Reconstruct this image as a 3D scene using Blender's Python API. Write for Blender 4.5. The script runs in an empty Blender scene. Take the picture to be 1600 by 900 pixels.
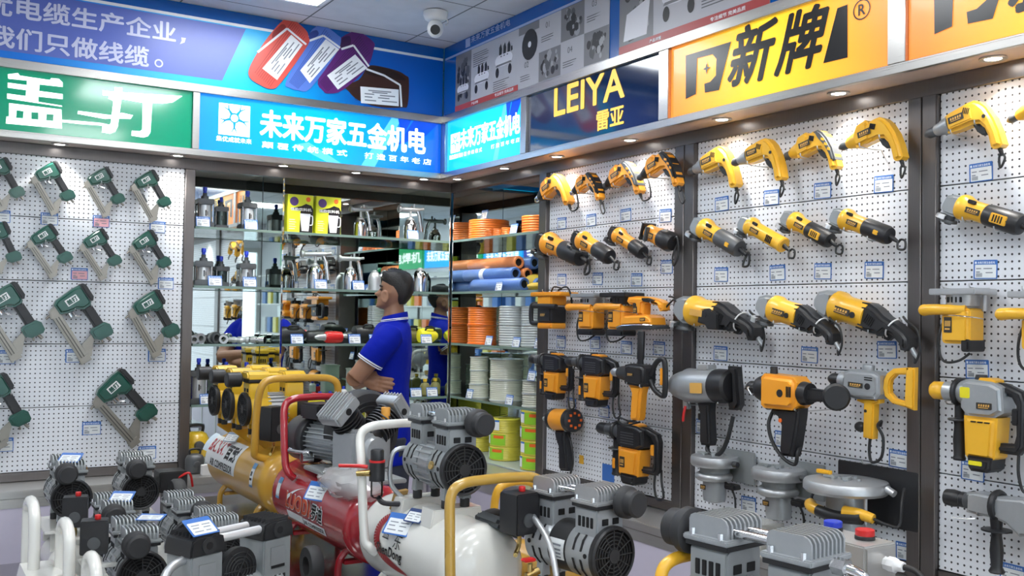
import bpy, bmesh, math, random
from mathutils import Matrix, Vector, Euler
random.seed(7)
SC = bpy.context.scene
COL = SC.collection
PI = math.pi
V = Vector

# ------------------------------------------------------------------ camera
CAM = V((0.0, 0.0, 1.55))
FW = V((0.52935361, 0.84797837, 0.02678517))
RT = V((0.84795816, -0.52983365, 0.0155968))
UP = V((-0.02741744, -0.01445648, 0.99951953))
FPX = 1538.87
cd = bpy.data.cameras.new('camera'); cam = bpy.data.objects.new('camera', cd); COL.objects.link(cam)
cd.sensor_width = 36.0; cd.lens = FPX / 1600 * 36.0; cd.clip_start = 0.05; cd.clip_end = 100
cam.matrix_world = Matrix(((RT.x, UP.x, -FW.x, CAM.x), (RT.y, UP.y, -FW.y, CAM.y), (RT.z, UP.z, -FW.z, CAM.z), (0, 0, 0, 1)))
SC.camera = cam
# ------------------------------------------------------------------ world, exposure
w = bpy.data.worlds.new('world'); SC.world = w; w.use_nodes = True
bg = w.node_tree.nodes['Background']; bg.inputs[0].default_value = (0.80, 0.90, 1.0, 1); bg.inputs[1].default_value = 2.6
SC.view_settings.view_transform = 'Standard'; SC.view_settings.look = 'None'
SC.view_settings.exposure = 0.28; SC.view_settings.gamma = 1.0; SC.view_settings.use_curve_mapping = False
PANEL_E = 15.5      # ceiling panels
SPOT_W = 12.0        # each downlight
# ------------------------------------------------------------------ room numbers (metres)
XR, YL = 2.705, 5.0          # pegboard planes: right wall x = XR, left wall y = YL
XS, YB, YF = -1.9, -6.0, 5.36  # side wall, shop front, wall behind the cabinets
ZC = 3.03                    # ceiling
ZT = 0.755                   # counter top
DEP = 0.34                   # cabinet depth behind the pegboard planes

def ray(u, v): return FW + RT * ((u - 800) / FPX) - UP * ((v - 450) / FPX)
def onY(u, v, y): d = ray(u, v); return CAM + d * (y / d.y)
def onX(u, v, x): d = ray(u, v); return CAM + d * (x / d.x)
def onZ(u, v, z): d = ray(u, v); return CAM + d * ((z - CAM.z) / d.z)
def WL(u, v, off=0.0): return onY(u, v, YL - off)
def WR(u, v, off=0.0): return onX(u, v, XR - off)
def deep(u, v, d): return CAM + ray(u, v) * d

# ------------------------------------------------------------------ materials
MATS = {}
def mat(name, col, rough=0.5, metal=0.0, noise=0.06, scale=40.0, bump=0.0, coat=0.0, emit=0.0, trans=0.0, ecol=None, aniso=None, alpha=1.0, spec=0.5):
    if name in MATS: return MATS[name]
    m = bpy.data.materials.new(name); m.use_nodes = True
    nt = m.node_tree; n = nt.nodes; L = nt.links; b = n['Principled BSDF']
    c = (col[0], col[1], col[2], 1)
    b.inputs['Base Color'].default_value = c
    b.inputs['Roughness'].default_value = rough; b.inputs['Metallic'].default_value = metal
    b.inputs['Coat Weight'].default_value = coat; b.inputs['Coat Roughness'].default_value = 0.08
    b.inputs['Specular IOR Level'].default_value = spec
    if trans: b.inputs['Transmission Weight'].default_value = trans; b.inputs['IOR'].default_value = 1.45
    if alpha < 1: b.inputs['Alpha'].default_value = alpha
    if emit:
        b.inputs['Emission Color'].default_value = (*(ecol or col), 1); b.inputs['Emission Strength'].default_value = emit
    tc = n.new('ShaderNodeTexCoord'); nz = n.new('ShaderNodeTexNoise'); nz.inputs['Scale'].default_value = scale; nz.inputs['Detail'].default_value = 3
    if aniso:
        mp = n.new('ShaderNodeMapping'); mp.inputs['Scale'].default_value = aniso
        L.new(tc.outputs['Object'], mp.inputs[0]); L.new(mp.outputs[0], nz.inputs['Vector'])
    else: L.new(tc.outputs['Object'], nz.inputs['Vector'])
    if noise and not emit:
        mx = n.new('ShaderNodeMix'); mx.data_type = 'RGBA'; mx.inputs[6].default_value = tuple(max(0, x * (1 - noise)) for x in c[:3]) + (1,)
        mx.inputs[7].default_value = tuple(min(1, x * (1 + noise)) for x in c[:3]) + (1,)
        L.new(nz.outputs['Fac'], mx.inputs[0]); L.new(mx.outputs[2], b.inputs['Base Color'])
        mr = n.new('ShaderNodeMapRange'); mr.inputs[3].default_value = max(0.01, rough - noise * 0.8); mr.inputs[4].default_value = min(1, rough + noise * 0.8)
        L.new(nz.outputs['Fac'], mr.inputs[0]); L.new(mr.outputs[0], b.inputs['Roughness'])
    if bump:
        bp = n.new('ShaderNodeBump'); bp.inputs['Strength'].default_value = bump; bp.inputs['Distance'].default_value = 0.002
        L.new(nz.outputs['Fac'], bp.inputs['Height']); L.new(bp.outputs[0], b.inputs['Normal'])
    MATS[name] = m; return m

def gridmat(name, base, line, cell, width, axes=(0, 2), dots=False, rough=0.5, off=(0, 0), soft=0.0, noise=0.0, bump=0.0):
    """a repeating pattern on object coordinates: round holes (dots) or joint lines"""
    m = bpy.data.materials.new(name); m.use_nodes = True
    nt = m.node_tree; n = nt.nodes; L = nt.links; b = n['Principled BSDF']; b.inputs['Roughness'].default_value = rough
    tc = n.new('ShaderNodeTexCoord'); sp = n.new('ShaderNodeSeparateXYZ'); L.new(tc.outputs['Object'], sp.inputs[0])
    def M(op, a, c=None):
        q = n.new('ShaderNodeMath'); q.operation = op
        for i, x in enumerate((a, c)):
            if x is None: continue
            if isinstance(x, (int, float)): q.inputs[i].default_value = x
            else: L.new(x, q.inputs[i])
        return q.outputs[0]
    ds = []
    for i, a in enumerate(axes):
        ce = cell[i] if isinstance(cell, tuple) else cell
        t = M('DIVIDE', M('ADD', sp.outputs[a], off[i]), ce)
        fr = M('SUBTRACT', M('FRACT', t), 0.5)
        ds.append(M('MULTIPLY', M('ABSOLUTE', fr), ce))
    if dots:
        d = M('SQRT', M('ADD', M('MULTIPLY', ds[0], ds[0]), M('MULTIPLY', ds[1], ds[1])))
        fac = M('LESS_THAN', d, width)
    else:
        h = [ (cell[i] if isinstance(cell, tuple) else cell) / 2 - width for i in (0, 1)]
        fac = M('MAXIMUM', M('GREATER_THAN', ds[0], h[0]), M('GREATER_THAN', ds[1], h[1]))
    mx = n.new('ShaderNodeMix'); mx.data_type = 'RGBA'; mx.inputs[6].default_value = (*base, 1); mx.inputs[7].default_value = (*line, 1)
    L.new(fac, mx.inputs[0])
    out = mx.outputs[2]
    if noise:
        nz = n.new('ShaderNodeTexNoise'); nz.inputs['Scale'].default_value = 9; nz.inputs['Detail'].default_value = 6; L.new(tc.outputs['Object'], nz.inputs['Vector'])
        m2 = n.new('ShaderNodeMix'); m2.data_type = 'RGBA'; m2.blend_type = 'MULTIPLY'; m2.inputs[0].default_value = 1
        cr = n.new('ShaderNodeMapRange'); cr.inputs[3].default_value = 1 - noise; cr.inputs[4].default_value = 1 + noise
        L.new(nz.outputs['Fac'], cr.inputs[0]); L.new(out, m2.inputs[6]); L.new(cr.outputs[0], m2.inputs[7]); out = m2.outputs[2]
    L.new(out, b.inputs['Base Color'])
    MATS[name] = m; return m

STEEL = mat('brushed_steel', (0.56, 0.55, 0.53), 0.34, 0.8, 0.10, 6, aniso=(2, 2, 90))
STEELX = mat('brushed_steel_strip', (0.50, 0.49, 0.47), 0.30, 1.0, 0.10, 6, aniso=(1, 1, 120))
DSTEEL = mat('dark_steel_post', (0.17, 0.155, 0.15), 0.36, 0.85, 0.12, 8, aniso=(60, 60, 1))
SOFF = mat('soffit_laminate', (0.50, 0.42, 0.39), 0.5, 0.0, 0.08, 20)
CHROME = mat('chrome', (0.75, 0.75, 0.76), 0.15, 1.0, 0.03)
ALU = mat('cast_aluminium', (0.52, 0.53, 0.54), 0.42, 0.75, 0.07, 60, bump=0.15)
SILV = mat('silver_paint', (0.42, 0.44, 0.455), 0.36, 0.5, 0.05, 80)
GREYP = mat('grey_paint', (0.33, 0.35, 0.355), 0.42, 0.3, 0.06, 50, bump=0.1)
DGREY = mat('dark_grey_metal', (0.10, 0.105, 0.11), 0.42, 0.4, 0.1)
BLACK = mat('black_plastic', (0.018, 0.018, 0.02), 0.42, 0.0, 0.1)
RUBBER = mat('black_rubber', (0.028, 0.028, 0.03), 0.62, 0.0, 0.15, 30)
DARK = mat('dark_gap', (0.006, 0.006, 0.007), 0.7, 0, 0)
YEL = mat('yellow_tool_plastic', (0.86, 0.46, 0.03), 0.36, 0, 0.04, coat=0.25)
ORA = mat('orange_tool_plastic', (0.90, 0.36, 0.025), 0.38, 0, 0.04, coat=0.2)
MUST = mat('mustard_enamel', (0.60, 0.33, 0.035), 0.30, 0, 0.05, 12, coat=0.6)
BROWN = mat('ochre_enamel', (0.50, 0.30, 0.05), 0.28, 0, 0.05, 12, coat=0.6)
PUMPY = mat('yellow_pump_enamel', (0.80, 0.50, 0.03), 0.28, 0, 0.04, 12, coat=0.6)
REDE = mat('red_enamel', (0.40, 0.018, 0.028), 0.24, 0, 0.05, 12, coat=0.8)
WHTE = mat('white_enamel', (0.74, 0.73, 0.68), 0.26, 0, 0.04, 10, coat=0.7)
GREEN = mat('green_tool_enamel', (0.008, 0.075, 0.052), 0.32, 0.1, 0.08, coat=0.3)
NICKEL = mat('nickel_plate', (0.56, 0.52, 0.46), 0.30, 1.0, 0.08, 30)
BRASS = mat('brass', (0.62, 0.44, 0.16), 0.28, 1.0, 0.06)
REDP = mat('red_plastic', (0.62, 0.02, 0.02), 0.35, 0, 0.05)
BLUEP = mat('blue_plastic', (0.02, 0.05, 0.55), 0.3, 0, 0.05)
WHITEP = mat('white_plastic', (0.80, 0.80, 0.80), 0.4, 0, 0.03)
PAPER = mat('white_card', (0.76, 0.79, 0.80), 0.5, 0, 0.03)
PRED = mat('pink_card', (0.85, 0.45, 0.50), 0.5, 0, 0.05)
TAGB = mat('tag_blue', (0.045, 0.16, 0.50), 0.35, 0, 0.04)
TAGL = mat('tag_light_print', (0.75, 0.85, 0.95), 0.5, 0, 0.0)
INK = mat('grey_ink', (0.22, 0.24, 0.28), 0.6, 0, 0.0)
PLATE = mat('tool_nameplate', (0.04, 0.035, 0.03), 0.35, 0, 0.1)
PLATEO = mat('nameplate_print', (0.75, 0.42, 0.10), 0.4, 0, 0.05)
WIREC = mat('cable_sheath', (0.015, 0.015, 0.016), 0.5, 0, 0.1)

# ------------------------------------------------------------------ mesh builder
def basis(d):
    d = V(d).normalized(); a = V((0, 0, 1)) if abs(d.z) < 0.9 else V((1, 0, 0))
    x = a.cross(d).normalized(); return x, d.cross(x), d
def catmull(pts, k=6, closed=False):
    P = [V(p) for p in pts]; out = []
    n = len(P)
    if n < 3: return P
    rng = range(n if closed else n - 1)
    for i in rng:
        if closed: p0, p1, p2, p3 = P[(i - 1) % n], P[i], P[(i + 1) % n], P[(i + 2) % n]
        else: p0, p1, p2, p3 = P[max(i - 1, 0)], P[i], P[i + 1], P[min(i + 2, n - 1)]
        for j in range(k):
            t = j / k
            out.append(0.5 * ((2 * p1) + (p2 - p0) * t + (2 * p0 - 5 * p1 + 4 * p2 - p3) * t * t + (3 * p1 - p0 - 3 * p2 + p3) * t ** 3))
    if not closed: out.append(P[-1])
    return out
def rr(w, h, r, n=4, cx=0, cz=0):
    """rounded rectangle outline, counter-clockwise in (x, z)"""
    o = []
    for (sx, sz, a0) in ((1, -1, -90), (1, 1, 0), (-1, 1, 90), (-1, -1, 180)):
        for i in range(n + 1):
            a = math.radians(a0 + 90 * i / n)
            o.append((cx + sx * (w / 2 - r) + r * math.cos(a), cz + sz * (h / 2 - r) + r * math.sin(a)))
    return o
class MB:
    def __init__(s, M=None): s.bm = bmesh.new(); s.M = M or Matrix()
    def _v(s, p): return s.bm.verts.new(s.M @ V(p))
    def _f(s, vs):
        try: return s.bm.faces.new(vs)
        except ValueError: return None
    def _bev(s, faces, bev, seg=2):
        if bev <= 0: return
        es = list({e for f in faces if f for e in f.edges})
        es = [e for e in es if len(e.link_faces) == 2 and e.calc_face_angle(0) > 0.5]
        bmesh.ops.bevel(s.bm, geom=es, offset=bev, segments=seg, affect='EDGES', clamp_overlap=True)
    def box(s, c, sz, bev=0.0, rot=None, seg=2):
        h = [x / 2 for x in sz]; R = Euler(rot).to_matrix() if rot else Matrix.Identity(3); c = V(c)
        vs = [s._v(c + R @ V((x * h[0], y * h[1], z * h[2]))) for x in (-1, 1) for y in (-1, 1) for z in (-1, 1)]
        fs = [s._f([vs[i] for i in q]) for q in ((0, 1, 3, 2), (4, 6, 7, 5), (0, 4, 5, 1), (2, 3, 7, 6), (0, 2, 6, 4), (1, 5, 7, 3))]
        bmesh.ops.recalc_face_normals(s.bm, faces=[f for f in fs if f]); s._bev(fs, bev, seg); return s
    def prism(s, pts, y0, y1, bev=0.0, seg=2, taper=None):
        A = [s._v((x, y0, z)) for x, z in pts]; Bq = [s._v((x, y1, z)) for x, z in (taper or pts)]; n = len(pts)
        fs = [s._f(A), s._f(Bq[::-1])] + [s._f([A[i], Bq[i], Bq[(i + 1) % n], A[(i + 1) % n]]) for i in range(n)]
        bmesh.ops.recalc_face_normals(s.bm, faces=[f for f in fs if f])
        if bev > 0:
            rim = [e for e in {e for f in fs[:2] if f for e in f.edges}]
            bmesh.ops.bevel(s.bm, geom=rim, offset=bev, segments=seg, affect='EDGES', clamp_overlap=True)
        return s
    def rings(s, rs, cap=True, closed=False):
        R = [[s._v(p) for p in r] for r in rs]; n = len(R[0])
        m = len(R)
        for i in range(m if closed else m - 1):
            a, b = R[i], R[(i + 1) % m]
            for j in range(n): s._f([a[j], a[(j + 1) % n], b[(j + 1) % n], b[j]])
        if cap and not closed: s._f(R[0][::-1]); s._f(R[-1])
        return s
    def lathe(s, prof, o=(0, 0, 0), ax=(0, 0, 1), n=24, cap=True, a0=0, sq=1.0):
        x, y, d = basis(ax); o = V(o)
        s.rings([[o + d * t + (x * math.cos(a0 + 2 * PI * k / n) + y * math.sin(a0 + 2 * PI * k / n) * sq) * max(r, 1e-5) for k in range(n)] for r, t in prof], cap); return s
    def cyl(s, p0, p1, r0, r1=None, n=20, bev=0.0):
        p0, p1 = V(p0), V(p1); l = (p1 - p0).length; r1 = r0 if r1 is None else r1
        if bev: pr = [(r0 - bev, 0), (r0 - bev * .3, bev * .3), (r0, bev), (r1, l - bev), (r1 - bev * .3, l - bev * .3), (r1 - bev, l)]
        else: pr = [(r0, 0), (r1, l)]
        return s.lathe(pr, p0, p1 - p0, n)
    def tube(s, pts, r, n=10, k=6, smooth=True, closed=False, cap=True):
        P = catmull(pts, k, closed) if smooth else [V(p) for p in pts]
        m = len(P); T = []
        for i in range(m):
            a = P[(i + 1) % m] if (closed or i < m - 1) else P[i]; b = P[i - 1] if (closed or i > 0) else P[i]
            t = (a - b); T.append(t.normalized() if t.length > 1e-9 else V((0, 0, 1)))
        x, y, _ = basis(T[0]); rs = []
        for i in range(m):
            x = (x - T[i] * x.dot(T[i])); x = x.normalized() if x.length > 1e-6 else basis(T[i])[0]
            y = T[i].cross(x); q = r(i / (m - 1)) if callable(r) else r
            rs.append([P[i] + (x * math.cos(2 * PI * j / n) + y * math.sin(2 * PI * j / n)) * q for j in range(n)])
        return s.rings(rs, cap, closed)
    def torus(s, c, R, r, ax=(0, 0, 1), n=32, m=8, sq=1.0):
        x, y, d = basis(ax); c = V(c)
        rs = []
        for i in range(n):
            a = 2 * PI * i / n; e = x * math.cos(a) + y * math.sin(a) * sq
            rs.append([c + e * (R + r * math.cos(2 * PI * j / m)) + d * r * math.sin(2 * PI * j / m) for j in range(m)])
        return s.rings(rs, False, True)
    def ball(s, c, r, n=16, m=10, rot=None):
        r = (r, r, r) if isinstance(r, (int, float)) else r; c = V(c); R = Euler(rot).to_matrix() if rot else Matrix.Identity(3)
        rs = []
        for i in range(m + 1):
            t = PI * (0.001 + 0.998 * i / m)
            rs.append([c + R @ V((r[0] * math.sin(t) * math.cos(2 * PI * j / n), r[1] * math.sin(t) * math.sin(2 * PI * j / n), -r[2] * math.cos(t))) for j in range(n)])
        return s.rings(rs)
    def flat(s, pts, y=0.0):
        s._f([s._v((x, y, z)) for x, z in pts]); return s
    def quad(s, a, b, c, d): s._f([s._v(a), s._v(b), s._v(c), s._v(d)]); return s
    def build(s, name, m, parent=None, ang=38, recalc=True):
        if recalc: bmesh.ops.recalc_face_normals(s.bm, faces=s.bm.faces)
        me = bpy.data.meshes.new(name); s.bm.to_mesh(me); s.bm.free()
        me.polygons.foreach_set('use_smooth', [True] * len(me.polygons))
        try: me.set_sharp_from_angle(angle=math.radians(ang))
        except Exception: pass
        me.materials.append(m)
        o = bpy.data.objects.new(name, me); COL.objects.link(o)
        if parent: o.parent = parent
        return o
def tag(o, label, cat, group=None):
    o['label'] = label; o['category'] = cat
    if group: o['group'] = group
    return o
def thing(name, label, cat, M=None, group=None):
    o = bpy.data.objects.new(name, None); COL.objects.link(o); o.empty_display_size = 0.05
    if M is not None: o.matrix_world = M if isinstance(M, Matrix) else Matrix.Translation(V(M))
    return tag(o, label, cat, group)
def struct(o): o['kind'] = 'structure'; return o
def dup(root, M, label=None, group=None):
    r = root.copy(); COL.objects.link(r)
    if M is not None: r.matrix_world = M
    if label: r['label'] = label
    if group: r['group'] = group
    for ch in list(root.children):
        c = ch.copy(); COL.objects.link(c); c.parent = r
        for g in list(ch.children):
            d = g.copy(); COL.objects.link(d); d.parent = c
    return r
def wallM(side, P, ang=0.0, s=1.0):
    """a frame on a wall: x along the wall to the viewer's right, z up, -y out of the wall"""
    u, i = (V((1, 0, 0)), V((0, 1, 0))) if side == 'L' else (V((0, -1, 0)), V((1, 0, 0)))
    z = V((0, 0, 1)); c, q = math.cos(ang), math.sin(ang)
    ex, ez = (u * c + z * q) * s, (z * c - u * q) * s; ey = i * s
    return Matrix(((ex.x, ey.x, ez.x, P.x), (ex.y, ey.y, ez.y, P.y), (ex.z, ey.z, ez.z, P.z), (0, 0, 0, 1)))
def fit(side, p1, p2, A, B, off, smin=0.6, smax=1.6):
    """the wall frame in which local points A, B (x, z) of a tool hang over two places on the wall"""
    f = WL if side == 'L' else WR
    w1, w2 = f(*p1, off), f(*p2, off)
    uu = (lambda q: q.x) if side == 'L' else (lambda q: -q.y)
    d = (uu(w2) - uu(w1), w2.z - w1.z); e = (B[0] - A[0], B[1] - A[1])
    s = math.hypot(*d) / math.hypot(*e); s = min(max(s, smin), smax)
    th = math.atan2(d[1], d[0]) - math.atan2(e[1], e[0])
    mid = (w1 + w2) / 2; ma = ((A[0] + B[0]) / 2, (A[1] + B[1]) / 2)
    M = wallM(side, V((0, 0, 0)), th, s); o = M @ V((ma[0], 0, ma[1]))
    return Matrix.Translation(mid - o) @ M
_TC = {}
def text_polys(txt, size=1.0, bold=0.0, shear=0.0, space=1.0, align='LEFT', res=3):
    """outline faces of a line of lettering in the (x, z) plane, as (verts, faces)"""
    key = (txt, size, bold, shear, space, align, res)
    if key in _TC: return _TC[key]
    cu = bpy.data.curves.new('lettering', 'FONT'); cu.body = txt; cu.size = size; cu.offset = bold; cu.shear = shear
    cu.space_character = space; cu.align_x = align; cu.resolution_u = res; cu.fill_mode = 'FRONT'
    ob = bpy.data.objects.new('lettering', cu); COL.objects.link(ob)
    dg = bpy.context.evaluated_depsgraph_get(); me = ob.evaluated_get(dg).to_mesh()
    out = ([(v.co.x, v.co.y) for v in me.vertices], [tuple(p.vertices) for p in me.polygons])
    ob.evaluated_get(dg).to_mesh_clear(); bpy.data.objects.remove(ob); bpy.data.curves.remove(cu)
    _TC[key] = out; return out
def letter(mb, txt, x, z, w=None, h=None, y=0.0, bold=0.0, shear=0.0, space=1.0, wrap=None, italic=0.0):
    """lettering fitted to the box (x, z, w, h); wrap maps (x, y, z) onto a curved surface"""
    vs, fs = text_polys(txt, 1.0, bold, shear, space)
    if not vs: return
    x0, x1 = min(p[0] for p in vs), max(p[0] for p in vs); z0, z1 = min(p[1] for p in vs), max(p[1] for p in vs)
    sz = h / max(z1 - z0, 1e-6) if h else w / (x1 - x0); sx = w / max(x1 - x0, 1e-6) if w else sz
    pts = [((p[0] - x0) * sx + x + italic * (p[1] - z0) * sz, y, (p[1] - z0) * sz + z) for p in vs]
    q = [mb._v(wrap(*p) if wrap else p) for p in pts]
    for f in fs: mb._f([q[i] for i in f])
# ------------------------------------------------------------------ lettering with robust bold strokes
def blet(mb, txt, x, z, w=None, h=None, y=0.0, bold=0.0, shear=0.0, wrap=None, italic=0.0):
    if bold:
        hh = h or 0.1
        for i, (dx, dz) in enumerate(((0, 0), (1, 0), (-1, 0), (0, 1), (0, -1), (.7, .7), (-.7, .7), (.7, -.7), (-.7, -.7))):
            letter(mb, txt, x + dx * bold * hh, z + dz * bold * hh, w, h, y - 0.00004 * i, 0, shear, wrap=wrap, italic=italic)
    else: letter(mb, txt, x, z, w, h, y, 0, shear, wrap=wrap, italic=italic)
class WRoot:
    """a thing on a wall: geometry is written in wall coordinates (x along the wall, z height, y depth from the given plane)"""
    def __init__(s, side, off, x, z, name=None, label=None, cat=None, group=None, structure=False):
        s.side, s.off, s.x, s.z = side, off, x, z
        P = V((x, YL - off, z)) if side == 'L' else V((XR - off, -x, z))
        if structure:
            s.o = bpy.data.objects.new(name, None); COL.objects.link(s.o); s.o.matrix_world = wallM(side, P); struct(s.o)
        else: s.o = thing(name, label, cat, wallM(side, P), group)
    def mb(s): return MB(Matrix.Translation(V((-s.x, 0, -s.z))))
    def px(s, u, v, e=0.0):
        p = (WL if s.side == 'L' else WR)(u, v, s.off + e)
        return (p.x if s.side == 'L' else -p.y, p.z)
    def poly(s, mb, pts, e=0.001): mb.flat([s.px(u, v, e) for u, v in pts], -e)
    def text(s, mb, txt, bl, br, top, e=0.002, bold=0.0, italic=0.0):
        a, b, t = s.px(*bl, e), s.px(*br, e), s.px(*top, e)
        blet(mb, txt, a[0], (a[1] + b[1]) / 2, b[0] - a[0], t[1] - a[1], -e, bold, italic=italic)

# ------------------------------------------------------------------ room shell
TILE = gridmat('ceiling_tile', (0.60, 0.60, 0.63), (0.12, 0.12, 0.13), 0.6, 0.004, axes=(0, 1), off=(0.08, 0.09), rough=0.8, noise=0.12)
FLOORM = gridmat('floor_tile', (0.55, 0.55, 0.55), (0.25, 0.25, 0.25), 0.6, 0.002, axes=(0, 1), rough=0.18, noise=0.05)
WALLM_ = mat('wall_paint', (0.72, 0.73, 0.76), 0.7, 0, 0.03)
def slab(name, lo, hi, m):
    c = [(a + b) / 2 for a, b in zip(lo, hi)]
    mb = MB(Matrix.Translation(-V(c))); mb.box(c, [b - a for a, b in zip(lo, hi)]); o = mb.build(name, m); o.location = c; return struct(o)
o = slab('floor', (XS - .1, YB - .1, -.1), (3.2, 5.5, 0), FLOORM)
mbx = MB(Matrix.Translation((0, 0, -ZC))); mbx.box(((XS + 3.15) / 2, -.3, ZC + .05), (5.2, 11.6, .1)); o = struct(mbx.build('ceiling', TILE)); o.location.z = ZC
slab('wall_back', (XS - .1, YF + .02, 0), (3.2, YF + .12, ZC), WALLM_)
slab('wall_right', (XR + DEP + .02, YB, 0), (XR + DEP + .12, YF + .12, ZC), WALLM_)
slab('wall_left', (XS - .1, YB, 0), (XS, YF + .12, ZC), WALLM_)
slab('wall_front', (XS, YB - .1, 2.62), (3.1, YB, ZC), WALLM_)
WIN = mat('shopfront_glass', (0.9, 0.95, 0.97), 0.02, 0, 0, trans=1.0)
o = bpy.data.objects.new('window_1', None); COL.objects.link(o); struct(o); o.location = (0.6, YB, 0)
mb = MB(Matrix.Translation((-.6, -YB, 0)))
for k in range(5):
    x = XS + .04 + k * (4.95 - .08) / 4; mb.box((x, YB, 1.31), (.07, .07, 2.62))
for z in (.05, 2.1, 2.58): mb.box(((XS + 3.05) / 2, YB, z), (4.95, .06, .08))
mb.build('window_frame', STEEL, o)
mb = MB(Matrix.Translation((-.6, -YB, 0)))
mb.box(((XS + 3.05) / 2, YB, 1.3), (4.9, .01, 2.56)); mb.build('pane', WIN, o)
# ceiling light panels (real fittings, over the part of the shop behind and above the camera)
LEDM = mat('led_diffuser', (1, 0.98, 0.95), 0.5, 0, 0, emit=PANEL_E, ecol=(0.93, 0.97, 1.0))
k = 0
for px_, py_ in ((1.38, 4.19), (-.5, 2.6), (1.3, 2.6), (-.5, .8), (1.3, .8), (.4, -1.0), (1.9, -1.0), (-.9, -2.8), (1.3, -2.8), (-.3, -4.6), (1.5, -4.6)):
    t = thing('ceiling_light', 'square white LED panel in the tiled ceiling', 'ceiling light', (px_, py_, ZC), 'LED panels of the ceiling')
    mb = MB()
    for sx, sy, lx, ly in ((-.3, 0, .02, .62), (.3, 0, .02, .62), (0, -.3, .62, .02), (0, .3, .62, .02)): mb.box((sx, sy, -.008), (lx, ly, .016))
    mb.build('frame', WHITEP, t); MB().box((0, 0, -.006), (.58, .58, .008)).build('diffuser', LEDM, t)

# ------------------------------------------------------------------ pegboard panels, posts, counters
PH = 0.2915; Z0 = 0.797
def pegmat():
    m = gridmat('pegboard_enamel', (0.74, 0.76, 0.80), (0.05, 0.05, 0.055), PH / 14, 0.0034, dots=True, rough=0.32)
    return m
PEG = pegmat()
HOOK = mat('zinc_hook', (0.6, 0.6, 0.6), 0.3, 1.0, 0.05)
BOARDS = []
def pegboard(side, x0, x1, label):
    R = WRoot(side, 0.0, (x0 + x1) / 2, Z0, 'pegboard', label, 'pegboard', 'pegboard sections of the shop walls')
    for k in range(5):
        mb = MB(); mb.prism(rr(x1 - x0, PH - .0035, .002, 1, 0, PH / 2), -.004, .012, .0015, 1)
        p = mb.build('panel', PEG, R.o); p.location = (0, 0, k * PH)
    R.x0, R.x1 = x0, x1
    BOARDS.append(R); return R
PB_LA = pegboard('L', -1.85, .235, 'white pegboard at the far end of the nail gun wall')
PB_L = pegboard('L', .255, 1.194, 'white pegboard hung with green nail guns')
PB_R1 = pegboard('R', -3.99, -3.055, 'white pegboard of orange tools beside the mirrored cabinet')
PB_R2 = pegboard('R', -2.938, -1.96, 'middle white pegboard of yellow tools under the large yellow sign')
PB_R3 = pegboard('R', -1.859, -.92, 'white pegboard of yellow tools at the photo edge')
PB_R4 = pegboard('R', -.80, 1.2, 'white pegboard of the tool wall past the photo edge')
def hook(side, P):
    """a wire peg that carries a tool: from the board out to the tool"""
    for bd in BOARDS:
        c = P.x if side == 'L' else -P.y
        if bd.side == side and bd.x0 < c < bd.x1:
            d = (YL - P.y) if side == 'L' else (XR - P.x)
            Q = V((P.x, YL, P.z)) if side == 'L' else V((XR, P.y, P.z))
            t = MB().tube([(0, -.004, 0), (0, -d * .6, -.002), (0, -d - .02, 0), (0, -d - .026, .012)], .0022, 6, 3).build('wire_peg', HOOK); t.matrix_world = wallM(side, Q)
            tag(t, 'zinc wire peg of the pegboards that carries a power tool', 'peg', 'wire pegs of the pegboards')
def post(side, x0, x1, z0, z1, label, m=DSTEEL):
    R = WRoot(side, 0.012, (x0 + x1) / 2, z0, 'steel_post', label, 'steel post', 'steel posts of the display walls')
    mb = R.mb(); mb.box(((x0 + x1) / 2, .05, (z0 + z1) / 2), (x1 - x0, .124, z1 - z0), .002, None, 1); mb.build('post_body', m, R.o)
for side, a, b, lab in (('L', .236, .254, 'thin steel post at the photo edge of the nail gun wall'), ('L', 1.195, 1.243, 'steel post between nail guns and mirrored cabinet'),
                        ('R', -4.055, -3.991, 'dark steel post between hose cabinet and orange tools'), ('R', -3.054, -2.998, 'dark steel post closing the orange tool section'),
                        ('R', -2.995, -2.939, 'dark steel post opening the middle yellow tool section'), ('R', -1.959, -1.912, 'dark steel post closing the middle yellow tool section'),
                        ('R', -1.909, -1.860, 'dark steel post opening the last yellow tool section'), ('R', -.919, -.801, 'dark steel post past the photo edge')):
    post(side, a, b, ZT + .001, 2.245, lab)
# header strip above the boards, soffit, counter
def wallbar(side, x0, x1, z0, z1, y0, y1, m, name, bev=.0015):
    P = V(((x0 + x1) / 2, YL, z0)) if side == 'L' else V((XR, -(x0 + x1) / 2, z0))
    mb = MB(); mb.box((0, (y0 + y1) / 2, (z1 - z0) / 2), (x1 - x0, y1 - y0, z1 - z0), bev, None, 1); o = mb.build(name, m); o.matrix_world = wallM(side, P); return o
struct(wallbar('L', XS, XR - .014, 2.246, 2.299, -.014, .03, DSTEEL, 'trim_1'))
struct(wallbar('R', -(YL + .03), 1.2, 2.246, 2.299, -.014, .03, DSTEEL, 'trim_2'))
struct(wallbar('L', XS, XR + .02, 2.30, 2.318, -.165, .36, SOFF, 'trim_3'))
struct(wallbar('R', -(YL - .166), 1.2, 2.30, 2.318, -.165, .36, SOFF, 'trim_4'))
struct(wallbar('L', XS, 1.194, ZT + .002, Z0 - .001, -.010, .02, DSTEEL, 'trim_5'))
for i, (a, b) in enumerate(((-3.99, -3.055), (-2.938, -1.96), (-1.859, -.92))): struct(wallbar('R', a, b, ZT + .002, Z0 - .001, -.010, .02, DSTEEL, 'trim_%d' % (6 + i)))
LAV = mat('lavender_door', (0.60, 0.56, 0.68), 0.35, 0, 0.02)
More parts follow.
